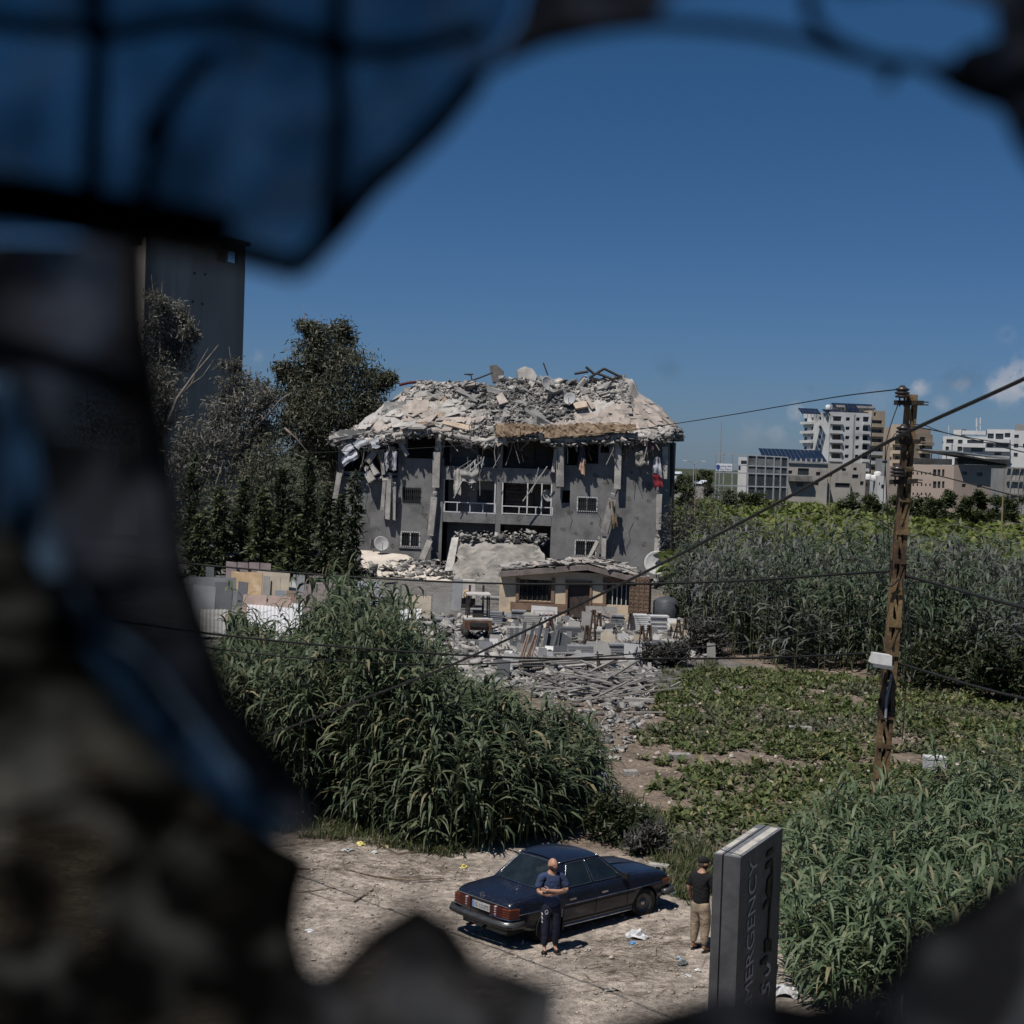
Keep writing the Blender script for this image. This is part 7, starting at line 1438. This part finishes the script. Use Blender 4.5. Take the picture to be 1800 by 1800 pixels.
mb = MB(); mb.v = [tuple(v) for v in vs]; mb.f = keep; mb.m = [0] * len(keep); body = mb.build('body', paint, car, True)
def cpart(mb, name, m, par=None, smooth=False): return mb.build(name, m, par or car, smooth)
for s in (-1, 1):
    for a in (RAX, FAX):
        cpart(MB().tube([(a + (AR - .004) * math.cos(t), s * (lerp(a, tabW) - .006), .30 + (AR - .004) * math.sin(t)) for t in np.linspace(-.25, math.pi + .25, 22)], .014, 6), 'arch_lip', blk, body)
        cpart(MB().lathe([(AR - .01, -.13), (AR - .01, .13)], 20, Matrix.Translation((a, s * .70, .31)) @ Matrix.Rotation(math.pi / 2, 4, 'X'), cap=False), 'wheel_well', blk, body)
        wz = .315; wh_ = link('wheel', None, car); wh_.location = (a, s * TR, wz); wh_.rotation_euler = (0, 0, -.22 if a == FAX else 0)
        MT = Matrix.Rotation(math.pi / 2 * -s, 4, 'X')
        cpart(MB().lathe([(.19, -.095), (.28, -.098), (.308, -.08), (.316, -.03), (.316, .03), (.308, .08), (.28, .098), (.19, .095)], 26, MT, cap=False), 'tyre', rubber, wh_, True)
        cpart(MB().lathe([(.02, .055), (.07, .06), (.08, .05), (.15, .045), (.175, .07), (.192, .085), (.198, .09), (.198, -.09), (.02, -.09)], 22, MT), 'rim', rimm, wh_, True)
        cpart(MB().lathe([(.01, .075), (.045, .072), (.06, .055)], 14, MT), 'hub_cap', chrome, wh_, True)
cpart(MB().span(-2.24, 2.15, -.66, .66, .25, .40), 'underbody', blk)
# greenhouse: roof, pillars, glass
def gridpatch(fn, nu, nv):
    vs = [fn(i_ / nu, j / nv) for j in range(nv + 1) for i_ in range(nu + 1)]; return vs, [(j * (nu + 1) + i_, j * (nu + 1) + i_ + 1, (j + 1) * (nu + 1) + i_ + 1, (j + 1) * (nu + 1) + i_) for j in range(nv) for i_ in range(nu)]
RX0, RX1 = -.80, .30
def roofp(a, b):
    x = RX0 + (RX1 - RX0) * a; hw = .545 + .035 * math.sin(math.pi * min(1, max(0, a))); y = (b * 2 - 1); e = abs(y)
    z = 1.395 + .045 * math.sin(math.pi * (a * .82 + .12)) + .038 * (1 - e ** 2.4); return (x, hw * y, z)
cpart(MB().add(*gridpatch(roofp, 14, 12)), 'roof', paint, smooth=True)
bw = lambda x: lerp(x, tabW) * .905
def sidep(s):
    def f(a, b):
        xb = -1.33 + (.93 + 1.33) * a; yb_ = bw(xb); r = roofp(a, 1 if s > 0 else 0); t = b; bul = .018 * math.sin(math.pi * t); return (xb + (r[0] - xb) * t, s * (yb_ + bul) + (r[1] - s * yb_) * t, .945 + (r[2] - .945) * t)
    return f
for s in (-1, 1): cpart(MB().add(*gridpatch(sidep(s), 24, 6)), 'side_pillars', paint, smooth=True)
def rearp(a, b): l, r = sidep(-1)(0, b), sidep(1)(0, b); y = a * 2 - 1; bul = .05 * (1 - y * y) * (1 - b * .4); return (l[0] - bul, l[1] + (r[1] - l[1]) * a, l[2] + .025 * (1 - y * y) * b)
def frontp(a, b): l, r = sidep(-1)(1, b), sidep(1)(1, b); y = a * 2 - 1; bul = .06 * (1 - y * y) * (1 - b * .4); return (l[0] + bul, l[1] + (r[1] - l[1]) * a, l[2] + .025 * (1 - y * y) * b)
for nm, fn, sgn in (('rear', rearp, -1), ('front', frontp, 1)):
    cpart(MB().add(*gridpatch(fn, 14, 6)), 'screen_surround', paint, smooth=True)
    ins_ = lambda a, b, fn=fn, sgn=sgn: tuple(Vector(fn(.06 + .88 * a, .07 + .86 * b)) + Vector((sgn * .008, 0, .008)))
    gl = cpart(MB().add(*gridpatch(ins_, 14, 6)), 'rear_window' if nm == 'rear' else 'windscreen', cglass, smooth=True)
    lp_ = [Vector(fn(.055 + .89 * a, .065 + .87 * b)) + Vector((sgn * .012, 0, .012)) for a, b in [(t, 0) for t in np.linspace(.04, .96, 12)] + [(1, t) for t in np.linspace(.06, .94, 6)] + [(t, 1) for t in np.linspace(.96, .04, 12)] + [(0, t) for t in np.linspace(.94, .06, 6)]]
    cpart(MB().tube(lp_ + lp_[:2], .011, 6, False), 'chrome_surround', chrome, gl, True)
for s in (-1, 1):
    f = sidep(s)
    for nm, (a0, a1, a2, a3) in (('rear_door_window', (.205, .555, .555, .175)), ('front_door_window', (.585, .955, .955, .585))):
        def wp(a, b, f=f, q=(a0, a1, a2, a3), s=s): x0 = q[0] + (q[3] - q[0]) * b; x1 = q[1] + (q[2] - q[1]) * b; p = f(x0 + (x1 - x0) * a, .07 + .83 * b); return (p[0], p[1] + s * .008, p[2])
        g_ = cpart(MB().add(*gridpatch(wp, 8, 6)), nm, cglass, smooth=True)
        lp_ = [Vector(wp(a, b)) + Vector((0, s * .006, 0)) for a, b in [(t, 0) for t in np.linspace(0, 1, 8)] + [(1, t) for t in np.linspace(.1, .9, 6)] + [(t, 1) for t in np.linspace(1, 0, 8)] + [(0, t) for t in np.linspace(.9, .1, 6)]]
        cpart(MB().tube(lp_ + lp_[:1], .009, 5, False), 'chrome_surround', chrome, g_, True)
    cpart(MB().tube([Vector(f(t, .97)) + Vector((0, s * .02, .012)) for t in np.linspace(.0, .99, 18)], .010, 5), 'drip_rail', chrome, smooth=True)
    # side trim, sill, handles, mirror, door gaps
    W_at = lambda x: lerp(x, tabW)
    for (x0, x1) in ((-2.2, -1.30 - .02), (-.9, -.02), (.0, .93), (.95, 2.16)):
        cpart(MB().tube([(x, s * (W_at(x) * .998 + .006), .678) for x in np.linspace(x0, x1, 8)], .011, 5), 'side_trim', chrome)
    cpart(MB().add(*gridpatch(lambda a, b: (-.92 + 2.06 * a, s * (W_at(-.92 + 2.06 * a) * (.970 + .027 * b) + .005), .33 + .30 * b), 12, 3)), 'dusty_door_skirt', dirtp, smooth=True)
    cpart(MB().tube([(x, s * (W_at(x) * .965), .265) for x in np.linspace(-.88, 1.10, 10)], .02, 6), 'sill_strip', chrome)
    for x in (-.72, .20): cpart(MB().span(x - .09, x + .09, *(sorted((s * (.893), s * (.935)))), .755, .79), 'door_handle', chrome)
    for x in (-.93, .0, .94): cpart(MB().tube([(x, s * (W_at(x) + .002), .34), (x, s * (W_at(x) + .003), .62), (x, s * (W_at(x) * .975), .80), (x, s * (W_at(x) * .93), .945)], .006, 4), 'door_gap', blk)
    if s < 0: cpart(MB().box((.80, s * .93, .99), (.08, .16, .10)).bar((.80, s * .84, .96), (.80, s * .90, .98), .03), 'door_mirror', blk)
cpart(MB().tube([(-1.36, y, .968) for y in np.linspace(-.74, .74, 8)] + [(-2.2, .74, .925)], .005, 4), 'boot_gap', blk); cpart(MB().tube([(-1.36, -.74, .962), (-2.2, -.74, .922)], .005, 4), 'boot_gap', blk)
cpart(MB().tube([(.98, y, .985 - .02 * abs(y)) for y in np.linspace(-.72, .72, 8)], .006, 4), 'bonnet_gap', blk)
for s in (-1, 1): cpart(MB().tube([(1.0, s * .72, .965), (2.15, s * .66, .868)], .005, 4), 'bonnet_gap', blk)
cpart(MB().tube([(1.0 + 1.15 * t, 0, .99 - .12 * t ** 1.4) for t in np.linspace(0, 1, 8)], .012, 5), 'bonnet_ridge', paint)
# rear: lamps with ribs, plate, badge, bumper
cpart(MB().tube([(-2.335, y, .825) for y in np.linspace(-.76, .76, 10)], .012, 5), 'boot_trim', chrome)
for s in (-1, 1):
    tl = link('tail_light', None, car)
    cpart(MB().span(-2.37, -2.25, *sorted((s * .30, s * .40)), .61, .79), 'red_lens', redl, tl); cpart(MB().span(-2.372, -2.25, *sorted((s * .402, s * .46)), .61, .79), 'white_lens', whl, tl)
    cpart(MB().span(-2.37, -2.25, *sorted((s * .462, s * .64)), .61, .79), 'red_lens', redl, tl); cpart(MB().add([(-2.37, s * .642, .61), (-2.34, s * .81, .61), (-2.12, s * .868, .61), (-2.12, s * .642, .61), (-2.37, s * .642, .79), (-2.34, s * .81, .79), (-2.12, s * .868, .79), (-2.12, s * .642, .79)], [(3, 2, 1, 0), (4, 5, 6, 7), (0, 1, 5, 4), (1, 2, 6, 5), (2, 3, 7, 6), (3, 0, 4, 7)]), 'orange_lens', orgl, tl)
    for k in range(4): z = .63 + k * .045; cpart(MB().tube([(-2.376, s * .30, z), (-2.378, s * .64, z), (-2.348, s * .815, z), (-2.14, s * .872, z)], .009, 5), 'lens_rib', redl, tl)
    cpart(MB().tube([(-2.38, s * .28, .60), (-2.38, s * .64, .60), (-2.345, s * .83, .60), (-2.12, s * .878, .60)], .012, 5), 'lamp_trim', chrome, tl)
cpart(MB().span(-2.345, -2.30, -.29, .29, .60, .80), 'plate_recess', blk); plt = cpart(MB().span(-2.362, -2.346, -.26, .26, .635, .765), 'number_plate', mat('plate_white', (.36, .36, .36), .5, .2, 9, bump=0))
cpart(MB().span(-2.366, -2.3625, .20, .26, .636, .764), 'plate_blue_field', mat('plate_blue', (.1, .2, .42), .5, .1, 9, bump=0), plt)
text_on('G 122775', .1, (-2.366, .17, .665), (0, -1, 0), (0, 0, 1), blk, 'plate_lettering', plt, fit=.4)['kind'] = 'stuff'
bd = cpart(MB().tube([(-2.33, .055 * math.cos(t), .905 + .055 * math.sin(t)) for t in np.linspace(0, 2 * math.pi, 21)], .007, 5, False), 'round_star_badge', chrome)
for t in (90, 210, 330): cpart(MB().bar((-2.33, 0, .905), (-2.33, .055 * math.cos(rad(t)), .905 + .055 * math.sin(rad(t))), .014, .008, w2=.006), 'badge_spoke', chrome, bd)
for end, zz_ in ((-1, .50), (1, .47)):
    X = 2.42 if end > 0 else 2.46; pth = [(end * (X - .42), -.915, zz_), (end * (X - .16), -.90, zz_), (end * (X - .05), -.80, zz_), (end * X, -.5, zz_), (end * X, 0, zz_), (end * X, .5, zz_), (end * (X - .05), .80, zz_), (end * (X - .16), .90, zz_), (end * (X - .42), .915, zz_)]
    bm_ = cpart(MB().tube(pth, .072, 8), 'bumper', mat('bumper_dull', (.06, .061, .064), .35, .2, 8, metal=.4, bump=.03), smooth=True)
    cpart(MB().tube([(a * 1.005, b, c + .05) for a, b, c in pth], .020, 6), 'bumper_chrome', chrome, bm_, True); cpart(MB().tube([(a * 1.02, b * 1.01, c - .005) for a, b, c in pth[1:-1]], .03, 6), 'bumper_rubber', blk, bm_, True)
cpart(MB().tube([(-2.05, .35, .26), (-2.4, .35, .27)], .03, 8), 'exhaust', rust); cpart(MB().tube([(-2.3, -.1, .34), (-2.4, -.1, .30)], .03, 6), 'tow_eye', blk)
for s in (-1, 1): cpart(MB().span(2.24, 2.32, *sorted((s * .45, s * .78)), .56, .74), 'headlight', whl); cpart(MB().span(2.05, 2.27, *sorted((s * .80, s * .845)), .60, .72), 'indicator', orgl)
cpart(MB().span(2.26, 2.33, -.3, .3, .52, .80), 'radiator_grille', chrome)
# ------------------------------------------------------------------ people
def skinmesh(name, V, E, mats, parent, sub=2, loc=None, smooth=True):
    """V: name -> (position, radius or (rx, ry)); E: pairs; grows one continuous surface along the skeleton"""
    keys = list(V); me = bpy.data.meshes.new(name); me.from_pydata([V[k][0] for k in keys], [(keys.index(a), keys.index(b)) for a, b in E], []); o = link(name, me)
    md = o.modifiers.new('skin', 'SKIN'); md.use_smooth_shade = True; sv = me.skin_vertices[0].data
    for i_, k in enumerate(keys):
        r = V[k][1]; sv[i_].radius = r if hasattr(r, '__len__') else (r, r); sv[i_].use_root = i_ == 0
    s2 = o.modifiers.new('sub', 'SUBSURF'); s2.levels = sub; s2.render_levels = sub
    dg = bpy.context.evaluated_depsgraph_get(); m2 = bpy.data.meshes.new_from_object(o.evaluated_get(dg)); bpy.data.objects.remove(o); m2.materials.clear()
    for q in (mats if isinstance(mats, (list, tuple)) else [mats]): m2.materials.append(q)
    m2.polygons.foreach_set('use_smooth', [True] * len(m2.polygons)); m2.name = name; ob = link(name, m2, parent); return ob
skin = mat('skin', (.36, .20, .135), .55, .12, 12, bump=.1, spec=.4); beard = mat('dark_stubble', (.06, .042, .034), .8, .2, 40, bump=.2); eye = mat('eye_dark', (.03, .02, .018), .4, .2, 30, bump=0); lipm = mat('lip', (.28, .12, .095), .6, .1, 20, bump=0)
def head_verts(yaw, pitch, pos, hair=None, beard_on=True):
    """sculpted head: brow, nose, cheeks, chin; material index per face 0 skin 1 beard 2 eye 3 lips"""
    n, m_ = 28, 20; vs = []; fs = []; mi = []
    for j in range(m_ + 1):
        ph = -math.pi / 2 + math.pi * j / m_
        for i_ in range(n):
            th = 2 * math.pi * i_ / n; x, y, z = math.cos(ph) * math.sin(th), -math.cos(ph) * math.cos(th), math.sin(ph)
            fr = max(0, -y); px, py, pz = x * .083, y * .102, z * .124
            if z < -.1: px *= 1 - .32 * (-z - .1); py *= 1 - .10 * (-z)
            if y > 0: pz *= 1.0; py *= 1.02
            nose = math.exp(-(x / .17) ** 2) * math.exp(-((z + .12) / .20) ** 2) * fr; py -= .024 * nose
            py -= .008 * math.exp(-((z - .22) / .10) ** 2) * fr; py += .010 * math.exp(-((abs(x) - .36) / .16) ** 2 - ((z - .06) / .10) ** 2) * fr
            py -= .012 * math.exp(-(x / .3) ** 2 - ((z + .72) / .16) ** 2) * fr; py -= .005 * math.exp(-(x / .28) ** 2 - ((z + .42) / .07) ** 2) * fr
            ear = math.exp(-((y - .05) / .16) ** 2) * math.exp(-((z + .0) / .22) ** 2); px += math.copysign(.016 * ear, x) if abs(x) > .7 else 0
            vs.append(Vector((px, py, pz)))
    for j in range(m_):
        for i_ in range(n):
            a, b, c, d = j * n + i_, j * n + (i_ + 1) % n, (j + 1) * n + (i_ + 1) % n, (j + 1) * n + i_; fs.append((a, b, c, d))
            ph = -math.pi / 2 + math.pi * (j + .5) / m_; th = 2 * math.pi * (i_ + .5) / n; x, y, z = math.cos(ph) * math.sin(th), -math.cos(ph) * math.cos(th), math.sin(ph); t = 0
            if beard_on and y < .15 and z < -.28 and not (abs(x) < .30 and -.52 < z < -.36): t = 1
            if beard_on and y < -.1 and abs(x) > .6 and -.3 < z < .05: t = 1
            if y < -.5 and abs(x) < .30 and -.53 < z < -.40: t = 3
            if y < -.5 and .22 < abs(x) < .5 and .02 < z < .14: t = 2
            if hair and (z > .45 or (y > -.05 and z > -.25)): t = 1
            mi.append(t)
    Rm = Matrix.Rotation(yaw, 3, 'Z') @ Matrix.Rotation(pitch, 3, 'X'); return [Rm @ v + Vector(pos) for v in vs], fs, mi
def hand(V, E, wrist, root, dirv, palmn, s=1.0, curl=.5, tag_=''):
    """palm and five fingers as chains rooted in the wrist vertex"""
    d = Vector(dirv).normalized(); n = Vector(palmn).normalized(); sd_ = d.cross(n).normalized(); w_ = Vector(wrist); V[tag_ + 'palm'] = (w_ + d * .05 * s, (.034 * s, .018 * s)); E.append((root, tag_ + 'palm')); V[tag_ + 'kn'] = (w_ + d * .085 * s, (.036 * s, .016 * s)); E.append((tag_ + 'palm', tag_ + 'kn'))
    for k, (o, L_) in enumerate(((-.028, .065), (-.010, .075), (.009, .07), (.027, .055))):
        a = w_ + d * .095 * s + sd_ * o * s; b = a + d * L_ * .5 * s + n * L_ * .25 * curl * s; c = b + d * L_ * .35 * s + n * L_ * .5 * curl * s
        V[tag_ + 'f%d' % k] = (a, .009 * s); V[tag_ + 'g%d' % k] = (b, .0085 * s); V[tag_ + 'h%d' % k] = (c, .007 * s); E += [(tag_ + 'kn', tag_ + 'f%d' % k), (tag_ + 'f%d' % k, tag_ + 'g%d' % k), (tag_ + 'g%d' % k, tag_ + 'h%d' % k)]
    a = w_ + d * .03 * s - sd_ * .038 * s; b = a + d * .035 * s - sd_ * .02 * s + n * .01; c = b + d * .03 * s - sd_ * .004 * s + n * .012; V[tag_ + 't0'] = (a, .011 * s); V[tag_ + 't1'] = (b, .0095 * s); V[tag_ + 't2'] = (c, .008 * s); E += [(tag_ + 'palm', tag_ + 't0'), (tag_ + 't0', tag_ + 't1'), (tag_ + 't1', tag_ + 't2')]
def addmesh(ob, vs, fs, mi):
    """join extra shells into a body mesh so that the body stays one object"""
    bm = bmesh.new(); bm.from_mesh(ob.data); vv_ = [bm.verts.new(v) for v in vs]
    for f, t in zip(fs, mi):
        try: q = bm.faces.new([vv_[k] for k in f]); q.material_index = t; q.smooth = True
        except ValueError: pass
    bm.to_mesh(ob.data); bm.free(); ob.data.update()
# man with crossed arms beside the car
f1 = G(966, 1674); man = thing('person', 'bald man in a navy t-shirt and dark track pants with crossed arms beside the car', 'person', (f1.x, f1.y, float(gh(f1.x, f1.y))), .22)
HZ = 1.0
V = {'pel': ((0, 0, .95), (.13, .1)), 'chest': ((0, .01, 1.28), (.15, .11)), 'up': ((0, .02, 1.43), (.11, .08)), 'nk': ((0, .012, 1.51), .055), 'hd': ((0, -.01, 1.60), .062),
     'sl': ((.17, .01, 1.42), .06), 'el': ((.275, -.06, 1.17), .046), 'ml': ((.10, -.215, 1.19), .042), 'wl': ((-.10, -.215, 1.215), .03), 'sr': ((-.17, .01, 1.42), .06), 'er': ((-.275, -.06, 1.15), .046), 'mr': ((-.10, -.19, 1.13), .042), 'wr': ((.09, -.185, 1.16), .03),
     'hl': ((.085, 0, .90), .085), 'kl': ((.10, -.02, .50), .055), 'al': ((.105, .02, .09), .036), 'tl': ((.115, -.12, .045), (.04, .022)), 'hr': ((-.085, 0, .90), .085), 'kr': ((-.10, -.02, .50), .055), 'ar': ((-.11, -.02, .09), .036), 'tr': ((-.135, -.16, .045), (.04, .022))}
E2 = [('pel', 'chest'), ('chest', 'up'), ('up', 'nk'), ('nk', 'hd'), ('up', 'sl'), ('sl', 'el'), ('el', 'ml'), ('ml', 'wl'), ('up', 'sr'), ('sr', 'er'), ('er', 'mr'), ('mr', 'wr'), ('pel', 'hl'), ('hl', 'kl'), ('kl', 'al'), ('al', 'tl'), ('pel', 'hr'), ('hr', 'kr'), ('kr', 'ar'), ('ar', 'tr')]
hand(V, E2, V['wl'][0], 'wl', (-1, .15, .12), (0, 1, 0), .95, .5, 'L'); hand(V, E2, V['wr'][0], 'wr', (.85, -.1, .5), (0, 1, .1), .95, .3, 'R')
bdy = skinmesh('body', V, E2, [skin, beard, eye, lipm], man, 2)
hv, hf, hm = head_verts(.42, -.06, (0, -.02, 1.63)); addmesh(bdy, hv, hf, hm)
navy = mat('navy_tshirt', (.030, .045, .095), .95, .18, 5, bump=.5, bscale=18); trk = mat('navy_track_pants', (.010, .012, .026), .75, .25, 6, bump=.4, bscale=14); sand = mat('black_sandal', (.018, .017, .016), .7, .3, 12)
Vs = {'w0': ((0, .0, .80), (.20, .155)), 'w1': ((0, 0, 1.05), (.185, .145)), 'c': ((0, .01, 1.28), (.195, .14)), 'u': ((0, .015, 1.43), (.13, .09)), 'n': ((0, .012, 1.485), (.075, .065)), 'sl': ((.195, .01, 1.42), .085), 'ul': ((.25, -.02, 1.27), .078), 'vl': ((.268, -.045, 1.205), .078), 'sr': ((-.195, .01, 1.42), .085), 'ur': ((-.25, -.02, 1.26), .078), 'vr': ((-.268, -.045, 1.195), .078)}
skinmesh('t_shirt', Vs, [('w0', 'w1'), ('w1', 'c'), ('c', 'u'), ('u', 'n'), ('u', 'sl'), ('sl', 'ul'), ('ul', 'vl'), ('u', 'sr'), ('sr', 'ur'), ('ur', 'vr')], navy, man, 2)
def trousers(hl, kl, al, hr, kr, ar, m, par, r=(.115, .085, .075, .062), top=(.16, .12), z=1.02):
    Vt = {'p': ((0, 0, z), top), 'q': ((0, 0, z - .14), (top[0] * 1.04, top[1])), 'hl': (hl, r[0]), 'kl': (kl, r[1]), 'cl': (tuple(Vector(kl).lerp(Vector(al), .5)), r[2]), 'al': (al, r[3]), 'hr': (hr, r[0]), 'kr': (kr, r[1]), 'cr': (tuple(Vector(kr).lerp(Vector(ar), .5)), r[2]), 'ar': (ar, r[3])}
    return skinmesh('trousers', Vt, [('p', 'q'), ('q', 'hl'), ('hl', 'kl'), ('kl', 'cl'), ('cl', 'al'), ('q', 'hr'), ('hr', 'kr'), ('kr', 'cr'), ('cr', 'ar')], m, par, 2)
trousers((.09, 0, .80), (.10, -.02, .50), (.105, .02, .13), (-.09, 0, .80), (-.10, -.02, .50), (-.11, -.02, .13), trk, man)
prn = mat('print_white', (.5, .5, .52), .8, .1, 9, bump=0)
def stencil(pts, par, name, th=.012):
    mb = MB()
    for a, b in pts: mb.bar(a, b, th, .004, (0, -1, 0))
    return mb.build(name, prn, par)
stencil([((-.118 + .03 * math.cos(t), -.135, .80 + .03 * math.sin(t)), (-.118 + .03 * math.cos(t + .6), -.135, .80 + .03 * math.sin(t + .6))) for t in np.arange(0, 6.2, .6)] + [((-.145, -.135, .757), (-.09, -.135, .757))], man, 'thigh_print', .007)
stencil([((-.195, -.075, .77), (-.180, -.088, .74)), ((-.180, -.088, .74), (-.195, -.078, .71)), ((-.190, -.078, .70), (-.178, -.086, .66)), ((-.178, -.086, .655), (-.188, -.074, .62)), ((-.186, -.072, .615), (-.172, -.076, .58))], man, 'leg_print', .018)
stencil([((.195, -.07, .82), (.190, -.075, .78)), ((.195, -.068, .765), (.190, -.072, .73)), ((.192, -.066, .715), (.188, -.07, .68))], man, 'leg_print', .012)
def sandal(p, yaw, par, straps=2):
    M = Matrix.Translation(p) @ Matrix.Rotation(yaw, 4, 'Z'); mb = MB(); o = [(.045 * sx_ * wq_, y) for sx_, y, wq_ in ((1, -.19, .55), (1, -.13, 1.05), (1, -.02, .95), (1, .06, .8), (1, .09, .4), (-1, .09, .4), (-1, .06, .8), (-1, -.02, .95), (-1, -.13, 1.05), (-1, -.19, .55))]
    mb.prism([M @ Vector((x, y, .0)) for x, y in o], (0, 0, .028))
    for k in range(straps): mb.tube([M @ Vector((.05 * math.cos(t), -.10 + k * .05, .028 + .052 * math.sin(t))) for t in np.linspace(0, math.pi, 9)], .012, 5)
    return mb.build('sandal', sand, par)
sandal((.11, -.03, 0), .15, man); sandal((-.125, -.07, 0), -.15, man)
# man in a black t-shirt and cap, back half turned, beside the sign
f2 = G(1229, 1668); man2 = thing('person', 'man in black cap and black t-shirt with khaki trousers seen from behind beside the sign', 'person', (f2.x, f2.y, float(gh(f2.x, f2.y))), math.pi - .75)
V = {'pel': ((0, 0, .95), (.13, .1)), 'chest': ((0, 0, 1.28), (.15, .11)), 'up': ((0, .02, 1.43), (.11, .08)), 'nk': ((0, .0, 1.51), .058), 'hd': ((0, -.02, 1.60), .064), 'sl': ((.18, .01, 1.42), .062), 'el': ((.27, .03, 1.16), .046), 'wl': ((.28, -.08, .93), .03), 'sr': ((-.18, .01, 1.42), .062), 'er': ((-.29, -.05, 1.18), .046), 'wr': ((-.22, -.27, 1.12), .03),
     'hl': ((.085, 0, .90), .085), 'kl': ((.12, -.02, .50), .055), 'al': ((.13, .02, .09), .036), 'tl': ((.15, -.13, .045), (.04, .022)), 'hr': ((-.085, 0, .90), .085), 'kr': ((-.11, -.02, .50), .055), 'ar': ((-.12, .03, .09), .036), 'tr': ((-.14, -.12, .045), (.04, .022))}
E2 = [('pel', 'chest'), ('chest', 'up'), ('up', 'nk'), ('nk', 'hd'), ('up', 'sl'), ('sl', 'el'), ('el', 'wl'), ('up', 'sr'), ('sr', 'er'), ('er', 'wr'), ('pel', 'hl'), ('hl', 'kl'), ('kl', 'al'), ('al', 'tl'), ('pel', 'hr'), ('hr', 'kr'), ('kr', 'ar'), ('ar', 'tr')]
hand(V, E2, V['wl'][0], 'wl', (0, -.35, -.9), (-1, 0, 0), .95, .6, 'L'); hand(V, E2, V['wr'][0], 'wr', (.5, -.8, .2), (0, 0, 1), .95, .5, 'R')
b2 = skinmesh('body', V, E2, [skin, beard, eye, lipm], man2, 2); hv, hf, hm = head_verts(-.75, 0.0, (0, -.03, 1.63), True); addmesh(b2, hv, hf, hm)
blkt = mat('black_tshirt', (.012, .012, .014), .95, .2, 6, bump=.5, bscale=16); khk = mat('khaki_trousers', (.26, .20, .14), .75, .2, 5, col2=(.33, .26, .19), bump=.6, bscale=10, spec=.4)
Vs = {'w0': ((0, .0, .82), (.195, .155)), 'w1': ((0, 0, 1.05), (.18, .14)), 'c': ((0, .01, 1.28), (.20, .14)), 'u': ((0, .015, 1.43), (.14, .09)), 'n': ((0, .0, 1.485), (.075, .065)), 'sl': ((.185, .01, 1.42), .085), 'ul': ((.24, .02, 1.26), .076), 'vl': ((.255, .022, 1.20), .076), 'sr': ((-.185, .01, 1.42), .085), 'ur': ((-.25, -.02, 1.27), .076), 'vr': ((-.27, -.035, 1.22), .076)}
skinmesh('t_shirt', Vs, [('w0', 'w1'), ('w1', 'c'), ('c', 'u'), ('u', 'n'), ('u', 'sl'), ('sl', 'ul'), ('ul', 'vl'), ('u', 'sr'), ('sr', 'ur'), ('ur', 'vr')], blkt, man2, 2)
trousers((.09, 0, .80), (.12, -.02, .50), (.13, .02, .14), (-.09, 0, .80), (-.11, -.02, .50), (-.12, .03, .14), khk, man2, (.13, .105, .085, .06), (.17, .13))
sandal((.14, -.03, 0), .1, man2, 1); sandal((-.13, -.02, 0), -.1, man2, 1)
Mh = Matrix.Translation((0, -.03, 1.68)) @ Matrix.Rotation(-.75, 4, 'Z'); capm = mat('black_cap', (.012, .012, .013), .9, .2, 12, bump=.3)
mb = MB().lathe([(.092, 0), (.096, .02), (.092, .055), (.07, .085), (.03, .10), (.005, .104)], 20, Mh @ Matrix.Diagonal((.92, 1.12, 1, 1)))
mb.prism([Mh @ Vector((.075 * math.sin(t), -.10 - .075 * math.cos(t) * 1.1, .012 + .0 * t)) for t in np.linspace(-1.5, 1.5, 11)], (0, 0, .012)); mb.build('cap', capm, man2, True)
ph_ = MB().box((.30, -.14, .80), (.02, .05, .13)).build('phone', blk); ph_.location = man2.location; ph_.rotation_euler = man2.rotation_euler; tag(ph_, 'small dark phone in the lowered hand of the man in the cap', 'phone')
ph_.data.transform(Matrix.Translation((-.0, 0, 0)))
